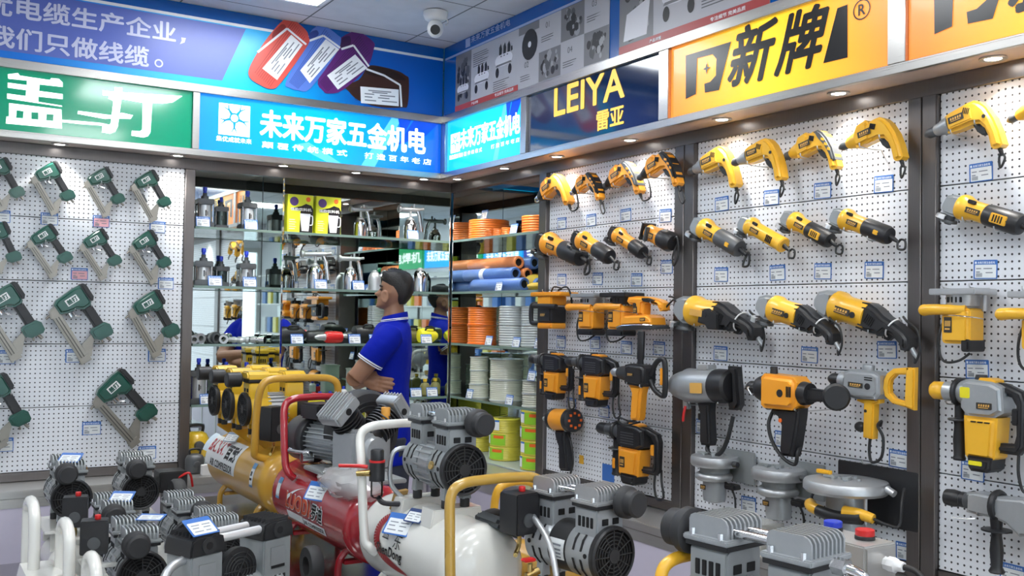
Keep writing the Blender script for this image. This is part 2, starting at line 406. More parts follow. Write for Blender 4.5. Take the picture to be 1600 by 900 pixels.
def counter(side, x0, x1, label, front=.25):
    R = WRoot(side, 0, (x0 + x1) / 2, 0, 'wall_counter', label, 'counter')
    mb = R.mb(); mb.box(((x0 + x1) / 2, (.33 - front) / 2, ZT - .017), (x1 - x0, front + .33, .034), .003, None, 2); mb.build('worktop', STEEL, R.o)
    mb = R.mb(); mb.box(((x0 + x1) / 2, .155 - front / 2 + .02, .38), (x1 - x0, front + .29, .65)); mb.build('body', mat('counter_carcass', (0.45, 0.43, 0.48), .5), R.o)
    n = max(1, round((x1 - x0) / .48)); w = (x1 - x0) / n
    for k in range(n):
        mb = R.mb(); mb.prism(rr(w - .045, .60, .004, 1, x0 + (k + .5) * w, .40), -front + .006, -front + .022, .001, 1); d = mb.build('door', LAV, R.o)
    mb = R.mb()
    for k in range(n + 1): mb.box((x0 + k * w if 0 < k < n else (x0 + .011 if k == 0 else x1 - .011), -front + .014, .37), (.024, .022, .70))
    mb.box(((x0 + x1) / 2, -front + .012, .70), (x1 - x0, .018, .04)); mb.box(((x0 + x1) / 2, -front + .012, .06), (x1 - x0, .018, .08))
    mb.build('frame', STEEL, R.o); return R
counter('L', XS + .01, XR - .262, 'steel topped counter with lavender doors below the nail guns')
counter('R', -(YL - .002), .6, 'steel topped counter with lavender doors below the yellow tools')

# ------------------------------------------------------------------ fascia: lightbox signs, banner, posters
SO = 0.15
def bluegrad(name, c0, c1, e, ax=0, x0=0.0, x1=1.0, c2=None):
    """a printed colour ramp across a backlit or plain panel"""
    m = bpy.data.materials.new(name); m.use_nodes = True; n = m.node_tree.nodes; L = m.node_tree.links; b = n['Principled BSDF']
    tc = n.new('ShaderNodeTexCoord'); sp = n.new('ShaderNodeSeparateXYZ'); L.new(tc.outputs['Object'], sp.inputs[0])
    mr = n.new('ShaderNodeMapRange'); mr.inputs[1].default_value = x0; mr.inputs[2].default_value = x1; L.new(sp.outputs[ax], mr.inputs[0])
    cr = n.new('ShaderNodeValToRGB'); cr.color_ramp.elements[0].color = (*c0, 1); cr.color_ramp.elements[1].color = (*c1, 1)
    if c2: q = cr.color_ramp.elements.new(0.5); q.color = (*c2, 1)
    L.new(mr.outputs[0], cr.inputs[0]); L.new(cr.outputs[0], b.inputs['Base Color'])
    if e: L.new(cr.outputs[0], b.inputs['Emission Color']); b.inputs['Emission Strength'].default_value = e
    b.inputs['Roughness'].default_value = 0.28; b.inputs['Coat Weight'].default_value = 0.15 if e else 0.0; b.inputs['Coat Roughness'].default_value = 0.05
    MATS[name] = m; return m
LITW = mat('lit_white_letter', (0.95, 0.98, 1.0), 0.4, 0, 0, emit=1.0, ecol=(0.95, 1.0, 1.0))
def signbox(side, x0, x1, m, label, z0=2.325, z1=2.603):
    R = WRoot(side, SO, (x0 + x1) / 2, z0, 'shop_sign', label, 'sign')
    mb = R.mb(); mb.prism(rr(x1 - x0, z1 - z0, .002, 1, (x0 + x1) / 2, (z0 + z1) / 2), 0.0, .05, .001, 1); R.panel = mb.build('sign_panel', m, R.o); return R
G_OR = bluegrad('print_orange', (1.0, 0.24, 0.03), (1.0, 0.25, 0.035), 0.62, 0, -.53, .53, (1.0, 0.62, 0.02))
G_BL = bluegrad('print_sky_blue', (0.0, 0.20, 0.78), (0.0, 0.09, 0.56), .72, 0, -.66, .66, (0.0, 0.38, 0.86))
G_CY = bluegrad('print_cyan', (0.0, 0.42, 0.92), (0.0, 0.42, 0.92), .85, 0, -.4, .4, (0.0, 0.60, 0.95))
G_GR = mat('print_green', (0.0, 0.27, 0.145), 0.14, 0, 0.02, coat=0.6, emit=0.28, ecol=(0.0, 0.30, 0.16))
G_NV = mat('print_navy', (0.006, 0.02, 0.075), 0.08, 0, 0.02, coat=0.8)
PALE = mat('print_pale_blue', (0.10, 0.50, 0.95), 0.3, 0, 0, emit=0.75)
DEEPB = mat('print_deep_blue', (0.0, 0.06, 0.55), 0.3, 0, 0, emit=0.7)
WPRINT = mat('print_white', (0.85, 0.87, 0.90), 0.3, 0, 0.0)
KPRINT = mat('print_black', (0.012, 0.012, 0.014), 0.25, 0, 0.0)
GOLD = mat('print_gold_glow', (0.95, 0.62, 0.10), 0.35, 0, 0, emit=0.45)  # glow added to the gold letters; the navy sign has no backlight
def stroke(mb, a, b, w, y, w2=None):
    a, b = V((a[0], 0, a[1])), V((b[0], 0, b[1])); d = (b - a).normalized(); n = V((-d.z, 0, d.x)); w2 = w if w2 is None else w2
    mb.quad(a + n * w / 2 + V((0, y, 0)), a - n * w / 2 + V((0, y, 0)), b - n * w2 / 2 + V((0, y, 0)), b + n * w2 / 2 + V((0, y, 0)))
# green sign
S = signbox('L', .02, 1.186, G_GR, 'glossy green sign with two large white characters above the nail guns')
mb = S.mb()
for pts in ([(12, 116), (28, 114), (31, 118), (78, 125), (80, 122), (92, 123), (98, 129), (98, 136), (62, 132), (61, 142), (98, 147), (98, 155), (60, 151), (60, 159), (97, 165), (97, 167), (11, 154), (11, 146), (40, 150), (41, 141), (12, 137), (12, 129), (42, 133), (42, 126), (13, 123)],
            [(14, 161), (96, 171), (97, 201), (9, 193), (10, 182), (14, 182)],):
    S.poly(mb, pts, .002)
for pts in ([(160, 141), (178, 143), (179, 136), (191, 137), (191, 144), (285, 150), (270, 160), (254, 162), (238, 161), (235, 207), (231, 213), (224, 215), (205, 212), (206, 204), (218, 205), (222, 203), (223, 161), (190, 155), (184, 198), (180, 206), (172, 209), (159, 207), (160, 196), (170, 197), (173, 192), (177, 158), (169, 154), (170, 150), (160, 149)],
            [(122, 173), (175, 180), (190, 176), (208, 180), (204, 186), (176, 185), (164, 186), (121, 178)],
            [(97, 187), (125, 189), (158, 192), (172, 195), (168, 197), (125, 194), (97, 191)]):
    S.poly(mb, pts, .002)
mb.build('lettering', LITW, S.o)
mb = S.mb()
for pts in ([(26, 172), (37, 174), (36, 185), (25, 184)], [(49, 175), (60, 176), (60, 187), (49, 186)], [(73, 178), (84, 179), (83, 189), (72, 188)]): S.poly(mb, pts, .0028)
mb.build('lettering_gap', G_GR, S.o)
# the two lit blue signs of the shop
def logo(mb, mg, x, z, s, y):
    mb.quad((x, y, z), (x + s, y, z), (x + s, y, z + s), (x, y, z + s))
    c = (x + s * .5, z + s * .56)
    for q in range(5):
        a = math.radians(90 + 72 * q + 36); e = (c[0] + s * .3 * math.cos(a), c[1] + s * .3 * math.sin(a)); b = (c[0] + s * .12 * math.cos(a), c[1] + s * .12 * math.sin(a))
        stroke(mg, b, e, s * .10, y - .0006, s * .06)
        for da in (-.5, .5): stroke(mg, e, (e[0] + s * .2 * math.cos(a + da), e[1] + s * .2 * math.sin(a + da)), s * .05, y - .0007, s * .02)
    for q in range(12):
        a, b = 2 * PI * q / 12, 2 * PI * (q + 1) / 12
        for r0, r1 in ((.12, .17),): mg.quad((c[0] + s * r0 * math.cos(a), y - .0008, c[1] + s * r0 * math.sin(a)), (c[0] + s * r1 * math.cos(a), y - .0008, c[1] + s * r1 * math.sin(a)), (c[0] + s * r1 * math.cos(b), y - .0008, c[1] + s * r1 * math.sin(b)), (c[0] + s * r0 * math.cos(b), y - .0008, c[1] + s * r0 * math.sin(b)))
def shop_sign_blue(side, x0, x1, m, label, u, big):
    S = signbox(side, x0, x1, m, label); f = (x1 - x0)
    X = lambda t: x0 + t * f
    mb = S.mb(); mb.flat([(X(.64), 2.326), (X(.70), 2.326), (X(.815), 2.602), (X(.77), 2.602)], -.0012); mb.flat([(X(.36), 2.40), (X(.5), 2.326), (X(.56), 2.326), (X(.42), 2.42)], -.0012) if big else None; mb.build('pale_stripe', PALE, S.o)
    mb = S.mb(); mb.flat([(X(.80), 2.602), (X(.86), 2.602), (X(.82), 2.50)], -.0014); mb.flat([(X(.87), 2.602), (X(.985), 2.602), (X(.93), 2.53), (X(.80), 2.46)], -.0014); mb.build('deep_stripe', DEEPB, S.o)
    lg, lt, gp = u
    mb = S.mb(); mg = S.mb(); logo(mb, mg, X(lg[0]), lg[1], lg[2], -.002); mb.build('logo', LITW, S.o); mg.build('logo_figure', m, S.o)
    mb = S.mb(); blet(mb, '未来万家五金机电', X(lt[0]), lt[1], (lt[2] - lt[0]) * f, lt[3], -.003, .032)
    blet(mb, '集优成就未来', X(lg[0]) - .01, lg[1] - .034, lg[2] + .02, .026, -.003, .012)
    blet(mb, '颠 覆 传 统 模 式', X(gp[0]), gp[1], (gp[1 + 1] - gp[0]) * f, gp[5], -.003, .02); blet(mb, '打 造 百 年 老 店', X(gp[3]), gp[1], (gp[4] - gp[3]) * f, gp[5], -.003, .02)
    mb.build('lettering', LITW, S.o); return S
shop_sign_blue('L', 1.222, 2.546, G_BL, 'lit blue sign of the shop name above the mirrored cabinet', ((.07, 2.412, .155), (.228, 2.425, .925, .135), (.235, 2.368, .58, .655, .955, .032)), True)
shop_sign_blue('R', -4.79, -4.018, G_CY, 'narrow lit cyan sign of the shop name above the hose cabinet', ((.055, 2.425, .105), (.20, 2.435, .97, .105), (.20, 2.392, .50, .62, .97, .022)), False)
# navy sign
S = signbox('R', -3.966, -2.996, G_NV, 'glossy navy sign with gold lettering beside the yellow sign')
mb = S.mb(); S.text(mb, 'LEIYA', (866, 182), (975, 150), (866, 140), .002, .030); S.text(mb, '雷亚', (932, 205), (974, 194), (932, 176), .002, .03); mb.build('lettering', GOLD, S.o)
# orange signs
def orange_sign(x0, x1, label, dx, full):
    S = signbox('R', x0, x1, G_OR, label)
    # outline points read off one sign, moved along the wall for its repeat
    P = lambda pts: [(lambda q: (q[0] + dx, q[1]))(S.px(u, v)) for u, v in pts]
    def ok(pp): return [(min(q[0], x1 - .004), q[1]) for q in pp]
    mb = S.mb(); A = lambda pts: mb.flat(ok(P(pts)), -.002)
    A([(1072, 87), (1098, 79), (1143, 65), (1124, 141), (1102, 145), (1101, 131), (1110, 128), (1119, 118), (1120, 92), (1114, 85), (1090, 91), (1088, 147), (1072, 155)])
    a, b, t = P([(1131, 138), (1290, 106), (1131, 74)])
    if full:
        blet(mb, '新', *P([(1136, 138)])[0], .195, .205, -.002, .030, italic=.28); blet(mb, '牌', *P([(1211, 119)])[0], .185, .20, -.002, .030, italic=.28)
    else: blet(mb, '新', *P([(1136, 138)])[0], .195, .205, -.002, .030, italic=.28); blet(mb, '牌', *P([(1211, 119)])[0], .185, .20, -.002, .030, italic=.28)
    A([(1309, 13), (1325, 7), (1325, 90), (1287, 99)])
    c = P([(1347, 15)])[0]; r = .033
    for q in range(24):
        a0, a1 = 2 * PI * q / 24, 2 * PI * (q + 1) / 24; rr_ = ((r, r * .86),)
        for ro, ri in rr_: mb.flat([(c[0] + ro * math.cos(a0), c[1] + ro * math.sin(a0)), (c[0] + ro * math.cos(a1), c[1] + ro * math.sin(a1)), (c[0] + ri * math.cos(a1), c[1] + ri * math.sin(a1)), (c[0] + ri * math.cos(a0), c[1] + ri * math.sin(a0))], -.002)
    blet(mb, 'R', c[0] - .012, c[1] - .017, .025, .034, -.002, .03)
    mb.build('lettering', KPRINT, S.o)
    mb = S.mb(); c = P([(1105, 107)])[0]
    mb.flat([(c[0] - .02, c[1]), (c[0] - .005, c[1] - .005), (c[0], c[1] - .024), (c[0] + .005, c[1] - .005), (c[0] + .02, c[1]), (c[0] + .005, c[1] + .005), (c[0], c[1] + .024), (c[0] - .005, c[1] + .005)], -.003); mb.build('star', KPRINT, S.o)
    return S
orange_sign(-2.937, -1.931, 'large backlit yellow sign with black characters above the middle pegboard', 0, True)
orange_sign(-1.866, -.70, 'cropped backlit yellow sign at the photo edge', 1.071, False)
# stainless frames round the signs
FR = STEELX
def frames(side, x0, x1, cuts):
    k = 20 if side == 'L' else 30
    struct(wallbar(side, x0, x1, 2.3185, 2.326, -SO - .016, -SO + .06, FR, 'trim_%d' % k)); struct(wallbar(side, x0, x1, 2.602, 2.642, -SO - .018, -SO + .06, FR, 'trim_%d' % (k + 1)))
    struct(wallbar(side, x0, x1, 2.294, 2.3195, -SO - .020, -SO - .001, FR, 'trim_%d' % (k + 2)))
    for i, (a, b) in enumerate(cuts): struct(wallbar(side, a, b, 2.3265, 2.6015, -SO - .015, -SO + .05, FR, 'trim_%d' % (k + 3 + i)))
frames('L', XS, XR - SO + .015, ((1.187, 1.221), (2.547, 2.565)))
frames('R', -(YL - SO - .016), 1.2, ((-4.83, -4.791), (-4.017, -3.967), (-2.995, -2.938), (-1.930, -1.867)))
struct(wallbar('R', -.699, 1.2, 2.3265, 2.6015, -SO, -SO + .05, G_NV, 'trim_40')); struct(wallbar('L', XS, .0, 2.3265, 2.6015, -SO, -SO + .05, G_GR, 'trim_41'))
# blue banner above the signs of the nail gun wall
BAN = bluegrad('print_banner', (0.0, 0.20, 0.78), (0.0, 0.11, 0.52), 0.0, 0, -.25, 1.35, (0.0, 0.55, 0.98))
BAN2 = mat('print_dark_blue', (0.0, 0.10, 0.42), 0.18, 0, 0.02, coat=0.4)
BAN3 = mat('print_violet_blue', (0.10, 0.15, 0.52), 0.34, 0, 0.03)
LETP = mat('print_lilac_white', (0.62, 0.65, 0.85), 0.3, 0, 0.0)
BX0, BX1 = -1.2, XR - SO - .004
S = WRoot('L', SO, .75, 2.643, 'banner', 'blue wire banner with four printed cable coils above the signs', 'banner')
mb = S.mb(); mb.box(((BX0 + BX1) / 2, .02, (2.643 + ZC) / 2 - .001), (BX1 - BX0, .04, ZC - 2.643 - .002)); mb.build('banner_panel', BAN, S.o)
WZ = 2.957
mb = S.mb(); mb.flat([(BX0, WZ + .012), (BX1, WZ + .012), (BX1, ZC - .003), (BX0, ZC - .003)], -.0008); mb.build('top_band', BAN2, S.o)
mb = S.mb(); mb.flat([(BX0, WZ), (BX1, WZ), (BX1, WZ + .014), (BX0, WZ + .014)], -.0012); mb.build('white_line', WPRINT, S.o)
p0, p1 = S.px(347, 126), S.px(384, 46)
mb = S.mb(); mb.flat([(BX0, p0[1]), (p0[0], p0[1]), (p1[0], WZ - .005), (BX0, WZ - .005)], -.0008); mb.build('violet_field', BAN3, S.o)
mb = S.mb(); S.text(mb, '优电缆生产企业', (-25, 23), (274, 64), (-25, -10), .002, .025); S.text(mb, '我们只做线缆', (-20, 73), (232, 102), (-20, 40), .002, .025)
c = S.px(287, 63); mb.flat([(c[0] - .012, c[1] + .012), (c[0] - .010, c[1] - .004), (c[0] - .018, c[1] - .022), (c[0] + .004, c[1] - .010), (c[0] + .010, c[1] + .012)], -.002)
c = S.px(248, 99)
for q in range(16):
    a, b = 2 * PI * q / 16, 2 * PI * (q + 1) / 16
    mb.flat([(c[0] + r * math.cos(t), c[1] + r * math.sin(t)) for r, t in ((.02, a), (.02, b), (.013, b), (.013, a))], -.002)
mb.build('lettering', LETP, S.o)
def coil_print(col, dark, body, inner, label_, strap):
    e = .0016 + coil_print.k * .0012; coil_print.k += 1
    A = mat('print_coil_' + col[1], col[0], 0.3, 0, 0.02); D = mat('print_coil_dark_' + col[1], dark, 0.3, 0, 0.02)
    sm = lambda P: [(p.x, p.y) for p in catmull([(u, v, 0) for u, v in P], 4, True)]
    mb = S.mb(); S.poly(mb, sm(body), e); ob = mb.build('coil_picture', A, S.o)
    mb = S.mb(); S.poly(mb, sm(inner), e + .0003)
    # printed wire turns, as thin darker lines along the body
    n = 11; b0, b1, b2, b3 = strap[1]
    for i in range(1, n):
        t = i / n; p = [(b0[0] + (b1[0] - b0[0]) * t, b0[1] + (b1[1] - b0[1]) * t), (b3[0] + (b2[0] - b3[0]) * t, b3[1] + (b2[1] - b3[1]) * t)]
        q = [S.px(*x) for x in p]; stroke(mb, q[0], q[1], .0022, -e - .0004)
    mb.build('inner_shade', D, ob)
    mb = S.mb(); S.poly(mb, label_, e + .0006); q = [S.px(*x) for x in strap[0]]
    for a, b in zip(q, q[1:]): stroke(mb, a, b, .011, -e - .0006)
    mb.build('label_print', WPRINT, ob)
    mb = S.mb(); L4 = label_
    f = lambda s, t: tuple(L4[0][i] * (1 - s) * (1 - t) + L4[1][i] * s * (1 - t) + L4[2][i] * s * t + L4[3][i] * (1 - s) * t for i in (0, 1))
    for (s0, s1, t) in ((.2, .8, .2), (.3, .7, .3), (.1, .35, .42), (.5, .9, .45), (.1, .3, .6), (.45, .75, .6), (.1, .4, .8), (.55, .95, .78)):
        a, b = S.px(*f(s0, t)), S.px(*f(s1, t)); stroke(mb, a, b, .006, -e - .0010)
    mb.build('label_text', INK, ob)
coil_print.k = 0
coil_print(((0.05, 0.018, 0.012), 'brown'), (0.022, 0.009, 0.006), [(538, 133), (545, 143), (556, 154), (575, 163), (600, 168), (628, 168), (637, 164), (639, 125), (634, 118), (622, 111), (600, 105), (580, 102), (572, 108), (560, 125)], [(574, 108), (590, 105), (612, 110), (630, 120), (632, 126), (610, 122), (585, 119), (572, 114)], [(563, 135), (623, 140), (623, 166), (564, 161)], ([(572, 108), (600, 118), (625, 133), (627, 167)], ((545, 135), (556, 158), (630, 168), (636, 135))))
coil_print(((0.12, 0.02, 0.17), 'purple'), (0.045, 0.008, 0.07), [(497, 125), (505, 142), (513, 146), (535, 141), (572, 108), (584, 77), (583, 65), (560, 49), (547, 51), (530, 62), (525, 80)], [(532, 62), (544, 56), (548, 60), (547, 70), (534, 77)], [(511, 118), (555, 85), (574, 106), (528, 140)], ([(533, 77), (552, 71), (576, 104)], ((498, 128), (512, 145), (580, 85), (560, 52))))
coil_print(((0.10, 0.20, 0.62), 'blue'), (0.03, 0.06, 0.28), [(447, 127), (453, 137), (466, 141), (485, 138), (525, 84), (533, 62), (528, 55), (505, 39), (492, 43), (484, 52), (478, 70)], [(484, 52), (494, 47), (498, 52), (495, 57), (483, 64)], [(469, 110), (509, 61), (530, 77), (484, 130)], ([(483, 64), (505, 56), (531, 75)], ((450, 128), (466, 140), (528, 75), (506, 42))))
coil_print(((0.66, 0.09, 0.07), 'red'), (0.30, 0.03, 0.03), [(390, 105), (390, 121), (405, 132), (424, 139), (440, 128), (480, 72), (482, 57), (477, 46), (454, 28), (441, 33), (425, 50), (408, 73)], [(426, 52), (440, 38), (447, 42), (444, 48), (428, 62)], [(410, 107), (455, 54), (473, 70), (433, 125)], ([(402, 82), (448, 45), (478, 70)], ((395, 112), (424, 138), (478, 60), (455, 30))))
# upper panel of the tool wall: blue with two product posters
S = WRoot('R', SO, -3.6, 2.643, 'banner', 'dark blue banner with small shop lettering behind two product posters', 'banner')
mb = S.mb(); mb.box((-1.85, .02, (2.643 + ZC) / 2 - .001), (6.0 - .02, .04, ZC - 2.643 - .002)); mb.build('banner_panel', BAN2, S.o)
mb = S.mb(); a = S.px(704, 92); b = S.px(860, 30); mb.flat([(-4.83, 2.955), (1.0, 2.955), (1.0, 2.967), (-4.83, 2.967)], -.001)
S.text(mb, '未来万家五金机电', (736, 66), (797, 41), (736, 56), .002, .03); q = S.px(728, 72); mb.flat([(q[0], 2.975), (q[0] + .05, 2.975), (q[0] + .05, 3.022), (q[0], 3.022)], -.002)
mb.build('lettering', mat('print_faded_white', (0.35, 0.45, 0.70), .4, 0, 0), S.o)
PG = [mat('print_grey_%d' % i, (g, g, g * 1.08), 0.3, 0, 0.03, 6) for i, g in enumerate((0.70, 0.36, 0.20, 0.10, 0.03))]
PSHEET = mat('print_sheet', (0.46, 0.46, 0.50), 0.3, 0, 0.02)
PRD = mat('print_dull_red', (0.42, 0.06, 0.06), 0.3, 0, 0.02)
def photo(mb_of, x, z, w, h, seed, y):
    """one printed monochrome photo of machinery: grey field with lighter and darker printed shapes"""
    rnd = random.Random(seed)
    mb_of[2].flat([(x, z), (x + w, z), (x + w, z + h), (x, z + h)], y)
    for k in range(26):
        cx, cz, r = x + w * rnd.uniform(.15, .85), z + h * rnd.uniform(.15, .85), min(w, h) * rnd.uniform(.05, .15); n = rnd.choice((4, 5, 12)); a0 = rnd.uniform(0, 2)
        mb_of[rnd.choice((1, 3, 4, 4))].flat([(cx + r * math.cos(a0 + 2 * PI * i / n), cz + r * 1.3 * math.sin(a0 + 2 * PI * i / n)) for i in range(n)], y - .0003 - k * .00002)
def machine(mb_of, x, z, w, y):
    """a printed little air compressor: white tank, three dark heads, two wheels"""
    n = 16
    mb_of[0].flat([(x + w * (.5 + .42 * math.copysign(abs(math.cos(t)) ** .6, math.cos(t))), z + w * (.42 + .16 * math.sin(t))) for t in [2 * PI * i / n for i in range(n)]], y)
    mb_of[2].flat([(x + w * (.12 + .76 * t), z + w * (.28 + .0 * t)) for t in (0, 1)] + [(x + w * .84, z + w * .33), (x + w * .16, z + w * .33)], y - .0003)
    for q in (.28, .48, .68, .84): mb_of[4].flat([(x + w * q, z + w * .56), (x + w * (q + .12), z + w * .56), (x + w * (q + .14), z + w * .70), (x + w * (q + .08), z + w * .84), (x + w * q, z + w * .76)] if q < .8 else [(x + w * q, z + w * .56), (x + w * (q + .08), z + w * .57), (x + w * (q + .07), z + w * .68), (x + w * q, z + w * .68)], y - .0005)
    for q in (.2, .8): mb_of[4].flat([(x + w * q + w * .085 * math.cos(2 * PI * i / 14), z + w * .13 + w * .13 * math.sin(2 * PI * i / 14)) for i in range(14)], y - .0006)
    for q in (.35, .5, .65): mb_of[3].flat([(x + w * q, z + w * .5), (x + w * (q + .06), z + w * .5), (x + w * (q + .06), z + w * .53), (x + w * q, z + w * .53)], y - .0007)
def lines(mbk, x, z, w, n, y, seed, s=.012):
    rnd = random.Random(seed)
    for i in range(n): mbk.flat([(x, z - i * s), (x + w * rnd.uniform(.5, 1), z - i * s), (x + w * rnd.uniform(.5, 1), z - i * s - s * .35), (x, z - i * s - s * .35)], y)
def poster(x0, x1, label, kind):
    z0, z1 = 2.646, 2.952; w = x1 - x0; h = z1 - z0
    Q = WRoot('R', SO + .001, (x0 + x1) / 2, z0, 'poster', label, 'poster'); mb = Q.mb(); mb.box(((x0 + x1) / 2, -.001, (z0 + z1) / 2), (w, .002, h)); mb.build('sheet', PSHEET, Q.o)
    ms = [Q.mb() for _ in PG]; mr_ = Q.mb(); mk = Q.mb(); y = -.0026
    c = w * .55 if kind == 0 else w * .62   # width of the catalogue half
    if kind == 0:
        photo(ms, x0, z0 + .03, .17, h - .03, 3, y); machine(ms, x0 + .01, z0 + .05, .15, y - .002)
        machine(ms, x0 + .19, z0 + .06, .18, y); lines(mk, x0 + .19, z1 - .03, .17, 7, y, 5, .011)
        machine(ms, x0 + .40, z0 + .10, .20, y); lines(mk, x0 + .40, z0 + .085, .17, 5, y, 6, .011)
        mr_.flat([(x0, z0), (x0 + .64, z0), (x0 + .64, z0 + .030), (x0, z0 + .030)], y - .001)
        d = x0 + .64; q = (w - .64) / 4
        pass
        ms[2].flat([(d, z1 - .04), (d + q, z1 - .04), (d + q, z1), (d, z1)], y - .0002)
        ms[4].flat([(d + q * .55 + q * .38 * math.cos(2 * PI * i / 20), z0 + .205 + .075 * math.sin(2 * PI * i / 20)) for i in range(20)], y - .0005)
        ms[0].flat([(d + q * .55 + q * .08 * math.cos(2 * PI * i / 10), z0 + .205 + .015 * math.sin(2 * PI * i / 10)) for i in range(10)], y - .0008)
        photo(ms, d + q, z0 + .005, q, h * .46, 11, y); photo(ms, d + 2 * q, z0 + h * .5, q, h * .5, 12, y); photo(ms, d + 3 * q, z0 + .005, q, h * .48, 13, y)
        for i, (xx, zz, num) in enumerate(((d + q * 1.1, z0 + h * .82, '01'), (d + q * .1, z0 + h * .32, '02'), (d + 3 * q + q * .1, z0 + h * .84, '03'), (d + q * 2.1, z0 + h * .30, '04'))):
            letter(mk, num, xx + q * .2, zz, h=.028, y=y); lines(mk, xx, zz - .035, q * .6, 3, y, 20 + i, .011)
    else:
        photo(ms, x0, z0 + .03, .22, h - .03, 8, y); ms[0].flat([(x0 + .03 + .15 * (i % 2), z0 + .05) if i < 2 else (x0 + (.2 if i == 2 else .05), z0 + (.2 if i == 2 else .16)) for i in range(4)], y - .001)
        machine(ms, x0 + .25, z0 + .07, .24, y); lines(mk, x0 + .50, z0 + .16, .26, 8, y, 9, .012)
        mr_.flat([(x0, z0), (x1, z0), (x1, z0 + .034), (x0, z0 + .034)], y - .001)
    for i, m_ in enumerate(ms): m_.build('printed_pattern', PG[i], Q.o, recalc=False)
    mr_.build('red_strip', PRD, Q.o); mk.build('printed_text', PG[3], Q.o)
    mb = Q.mb(); blet(mb, '专注细节 完美品质', (x0 + .42) if kind == 0 else x0 + .55, z0 + .008, .18, .016, y - .0015, .02); blet(mb, '产品详情', x0 + .18 if kind == 0 else x0 + .2, z0 + .008, .07, .014, y - .0015, .02); mb.build('strip_lettering', WPRINT, Q.o)
poster(-4.70, -3.335, 'long product poster of white air compressors with numbered photos, above the navy sign', 0)
poster(-3.265, -2.42, 'product poster with red strip above the large yellow sign', 1)
# ------------------------------------------------------------------ downlights under the soffit
GLOW = mat('downlight_lens', (1, 1, 1), 0.4, 0, 0, emit=18.0, ecol=(1.0, 0.98, 0.94))
def downlight(side, x, label, y=-.085, on=True):
    P = V((x, YL + y, 2.2995)) if side == 'L' else V((XR + y, -x, 2.2995))
    t = thing('downlight', label, 'downlight', wallM(side, P), 'downlights under the sign soffit')
    MB().lathe([(.022, -.0005), (.036, -.001), (.038, -.005), (.030, -.007), (.023, -.004), (.022, -.0005)], n=28, cap=False).build('trim_ring', STEEL, t)
    MB().cyl((0, 0, -.0035), (0, 0, -.001), .0225, n=24).build('lens', GLOW if on else mat('downlight_lens_off', (.7, .7, .68), .3), t)
    if on:
        ld = bpy.data.lights.new('downlight_beam', 'SPOT'); ld.energy = SPOT_W; ld.spot_size = math.radians(105); ld.spot_blend = 0.7; ld.shadow_soft_size = 0.03; ld.color = (1.0, 0.97, 0.92)
        lo = bpy.data.objects.new('downlight_beam', ld); COL.objects.link(lo); lo.parent = t; lo.location = (0, 0, -.014)
for u, v in ((90, 228), (271, 246), (432, 262), (546, 272), (655, 281)):
    p = onZ(u, v, 2.2995); downlight('L', p.x, 'round lit downlight in the soffit of the nail gun and cabinet wall')
downlight('L', -.2, 'round lit downlight in the soffit of the nail gun and cabinet wall')
for i, (u, v) in enumerate(((725, 280), (795, 263), (880, 245), (991, 219), (1130, 186), (1312, 145), (1551, 90))):
    p = onZ(u, v, 2.2995); downlight('R', -p.y, 'round lit downlight in the soffit of the tool wall' if i != 5 else 'round lit downlight over the middle pegboard', on=True)  # every fitting of this row is switched on
downlight('R', -.5, 'round lit downlight in the soffit of the tool wall')
# ------------------------------------------------------------------ mirrored cabinets with glass shelves
def thinglass(name, tint, refl=0.06):
    m = bpy.data.materials.new(name); m.use_nodes = True; n = m.node_tree.nodes; L = m.node_tree.links
    for q in list(n): n.remove(q)
    o = n.new('ShaderNodeOutputMaterial'); t = n.new('ShaderNodeBsdfTransparent'); t.inputs[0].default_value = (*tint, 1)
    g = n.new('ShaderNodeBsdfGlossy'); g.inputs['Roughness'].default_value = 0.03; fr = n.new('ShaderNodeFresnel'); fr.inputs[0].default_value = 1.35
    mx = n.new('ShaderNodeMixShader'); L.new(fr.outputs[0], mx.inputs[0]); L.new(t.outputs[0], mx.inputs[1]); L.new(g.outputs[0], mx.inputs[2]); L.new(mx.outputs[0], o.inputs[0])
    MATS[name] = m; return m
GLASS = thinglass('shelf_glass', (0.90, 0.96, 0.93)); CLEARF = thinglass('clear_film', (0.86, 0.88, 0.88))
GEDGE = mat('glass_edge', (0.16, 0.24, 0.21), 0.15, 0, 0.05, coat=0.5)
MIRR = mat('mirror_glass', (0.70, 0.76, 0.74), 0.015, 1.0, 0.0)
YBK, XBK = YL + DEP, XR + DEP
def slabthing(name, lo, hi, m, label, cat, part):
    c = [(a + b) / 2 for a, b in zip(lo, hi)]; c[2] = lo[2]
    t = thing(name, label, cat, c); MB(Matrix.Translation(-V(c))).box([(a + b) / 2 for a, b in zip(lo, hi)], [b - a for a, b in zip(lo, hi)], .001, None, 1).build(part, m, t); return t
XD = 1.706
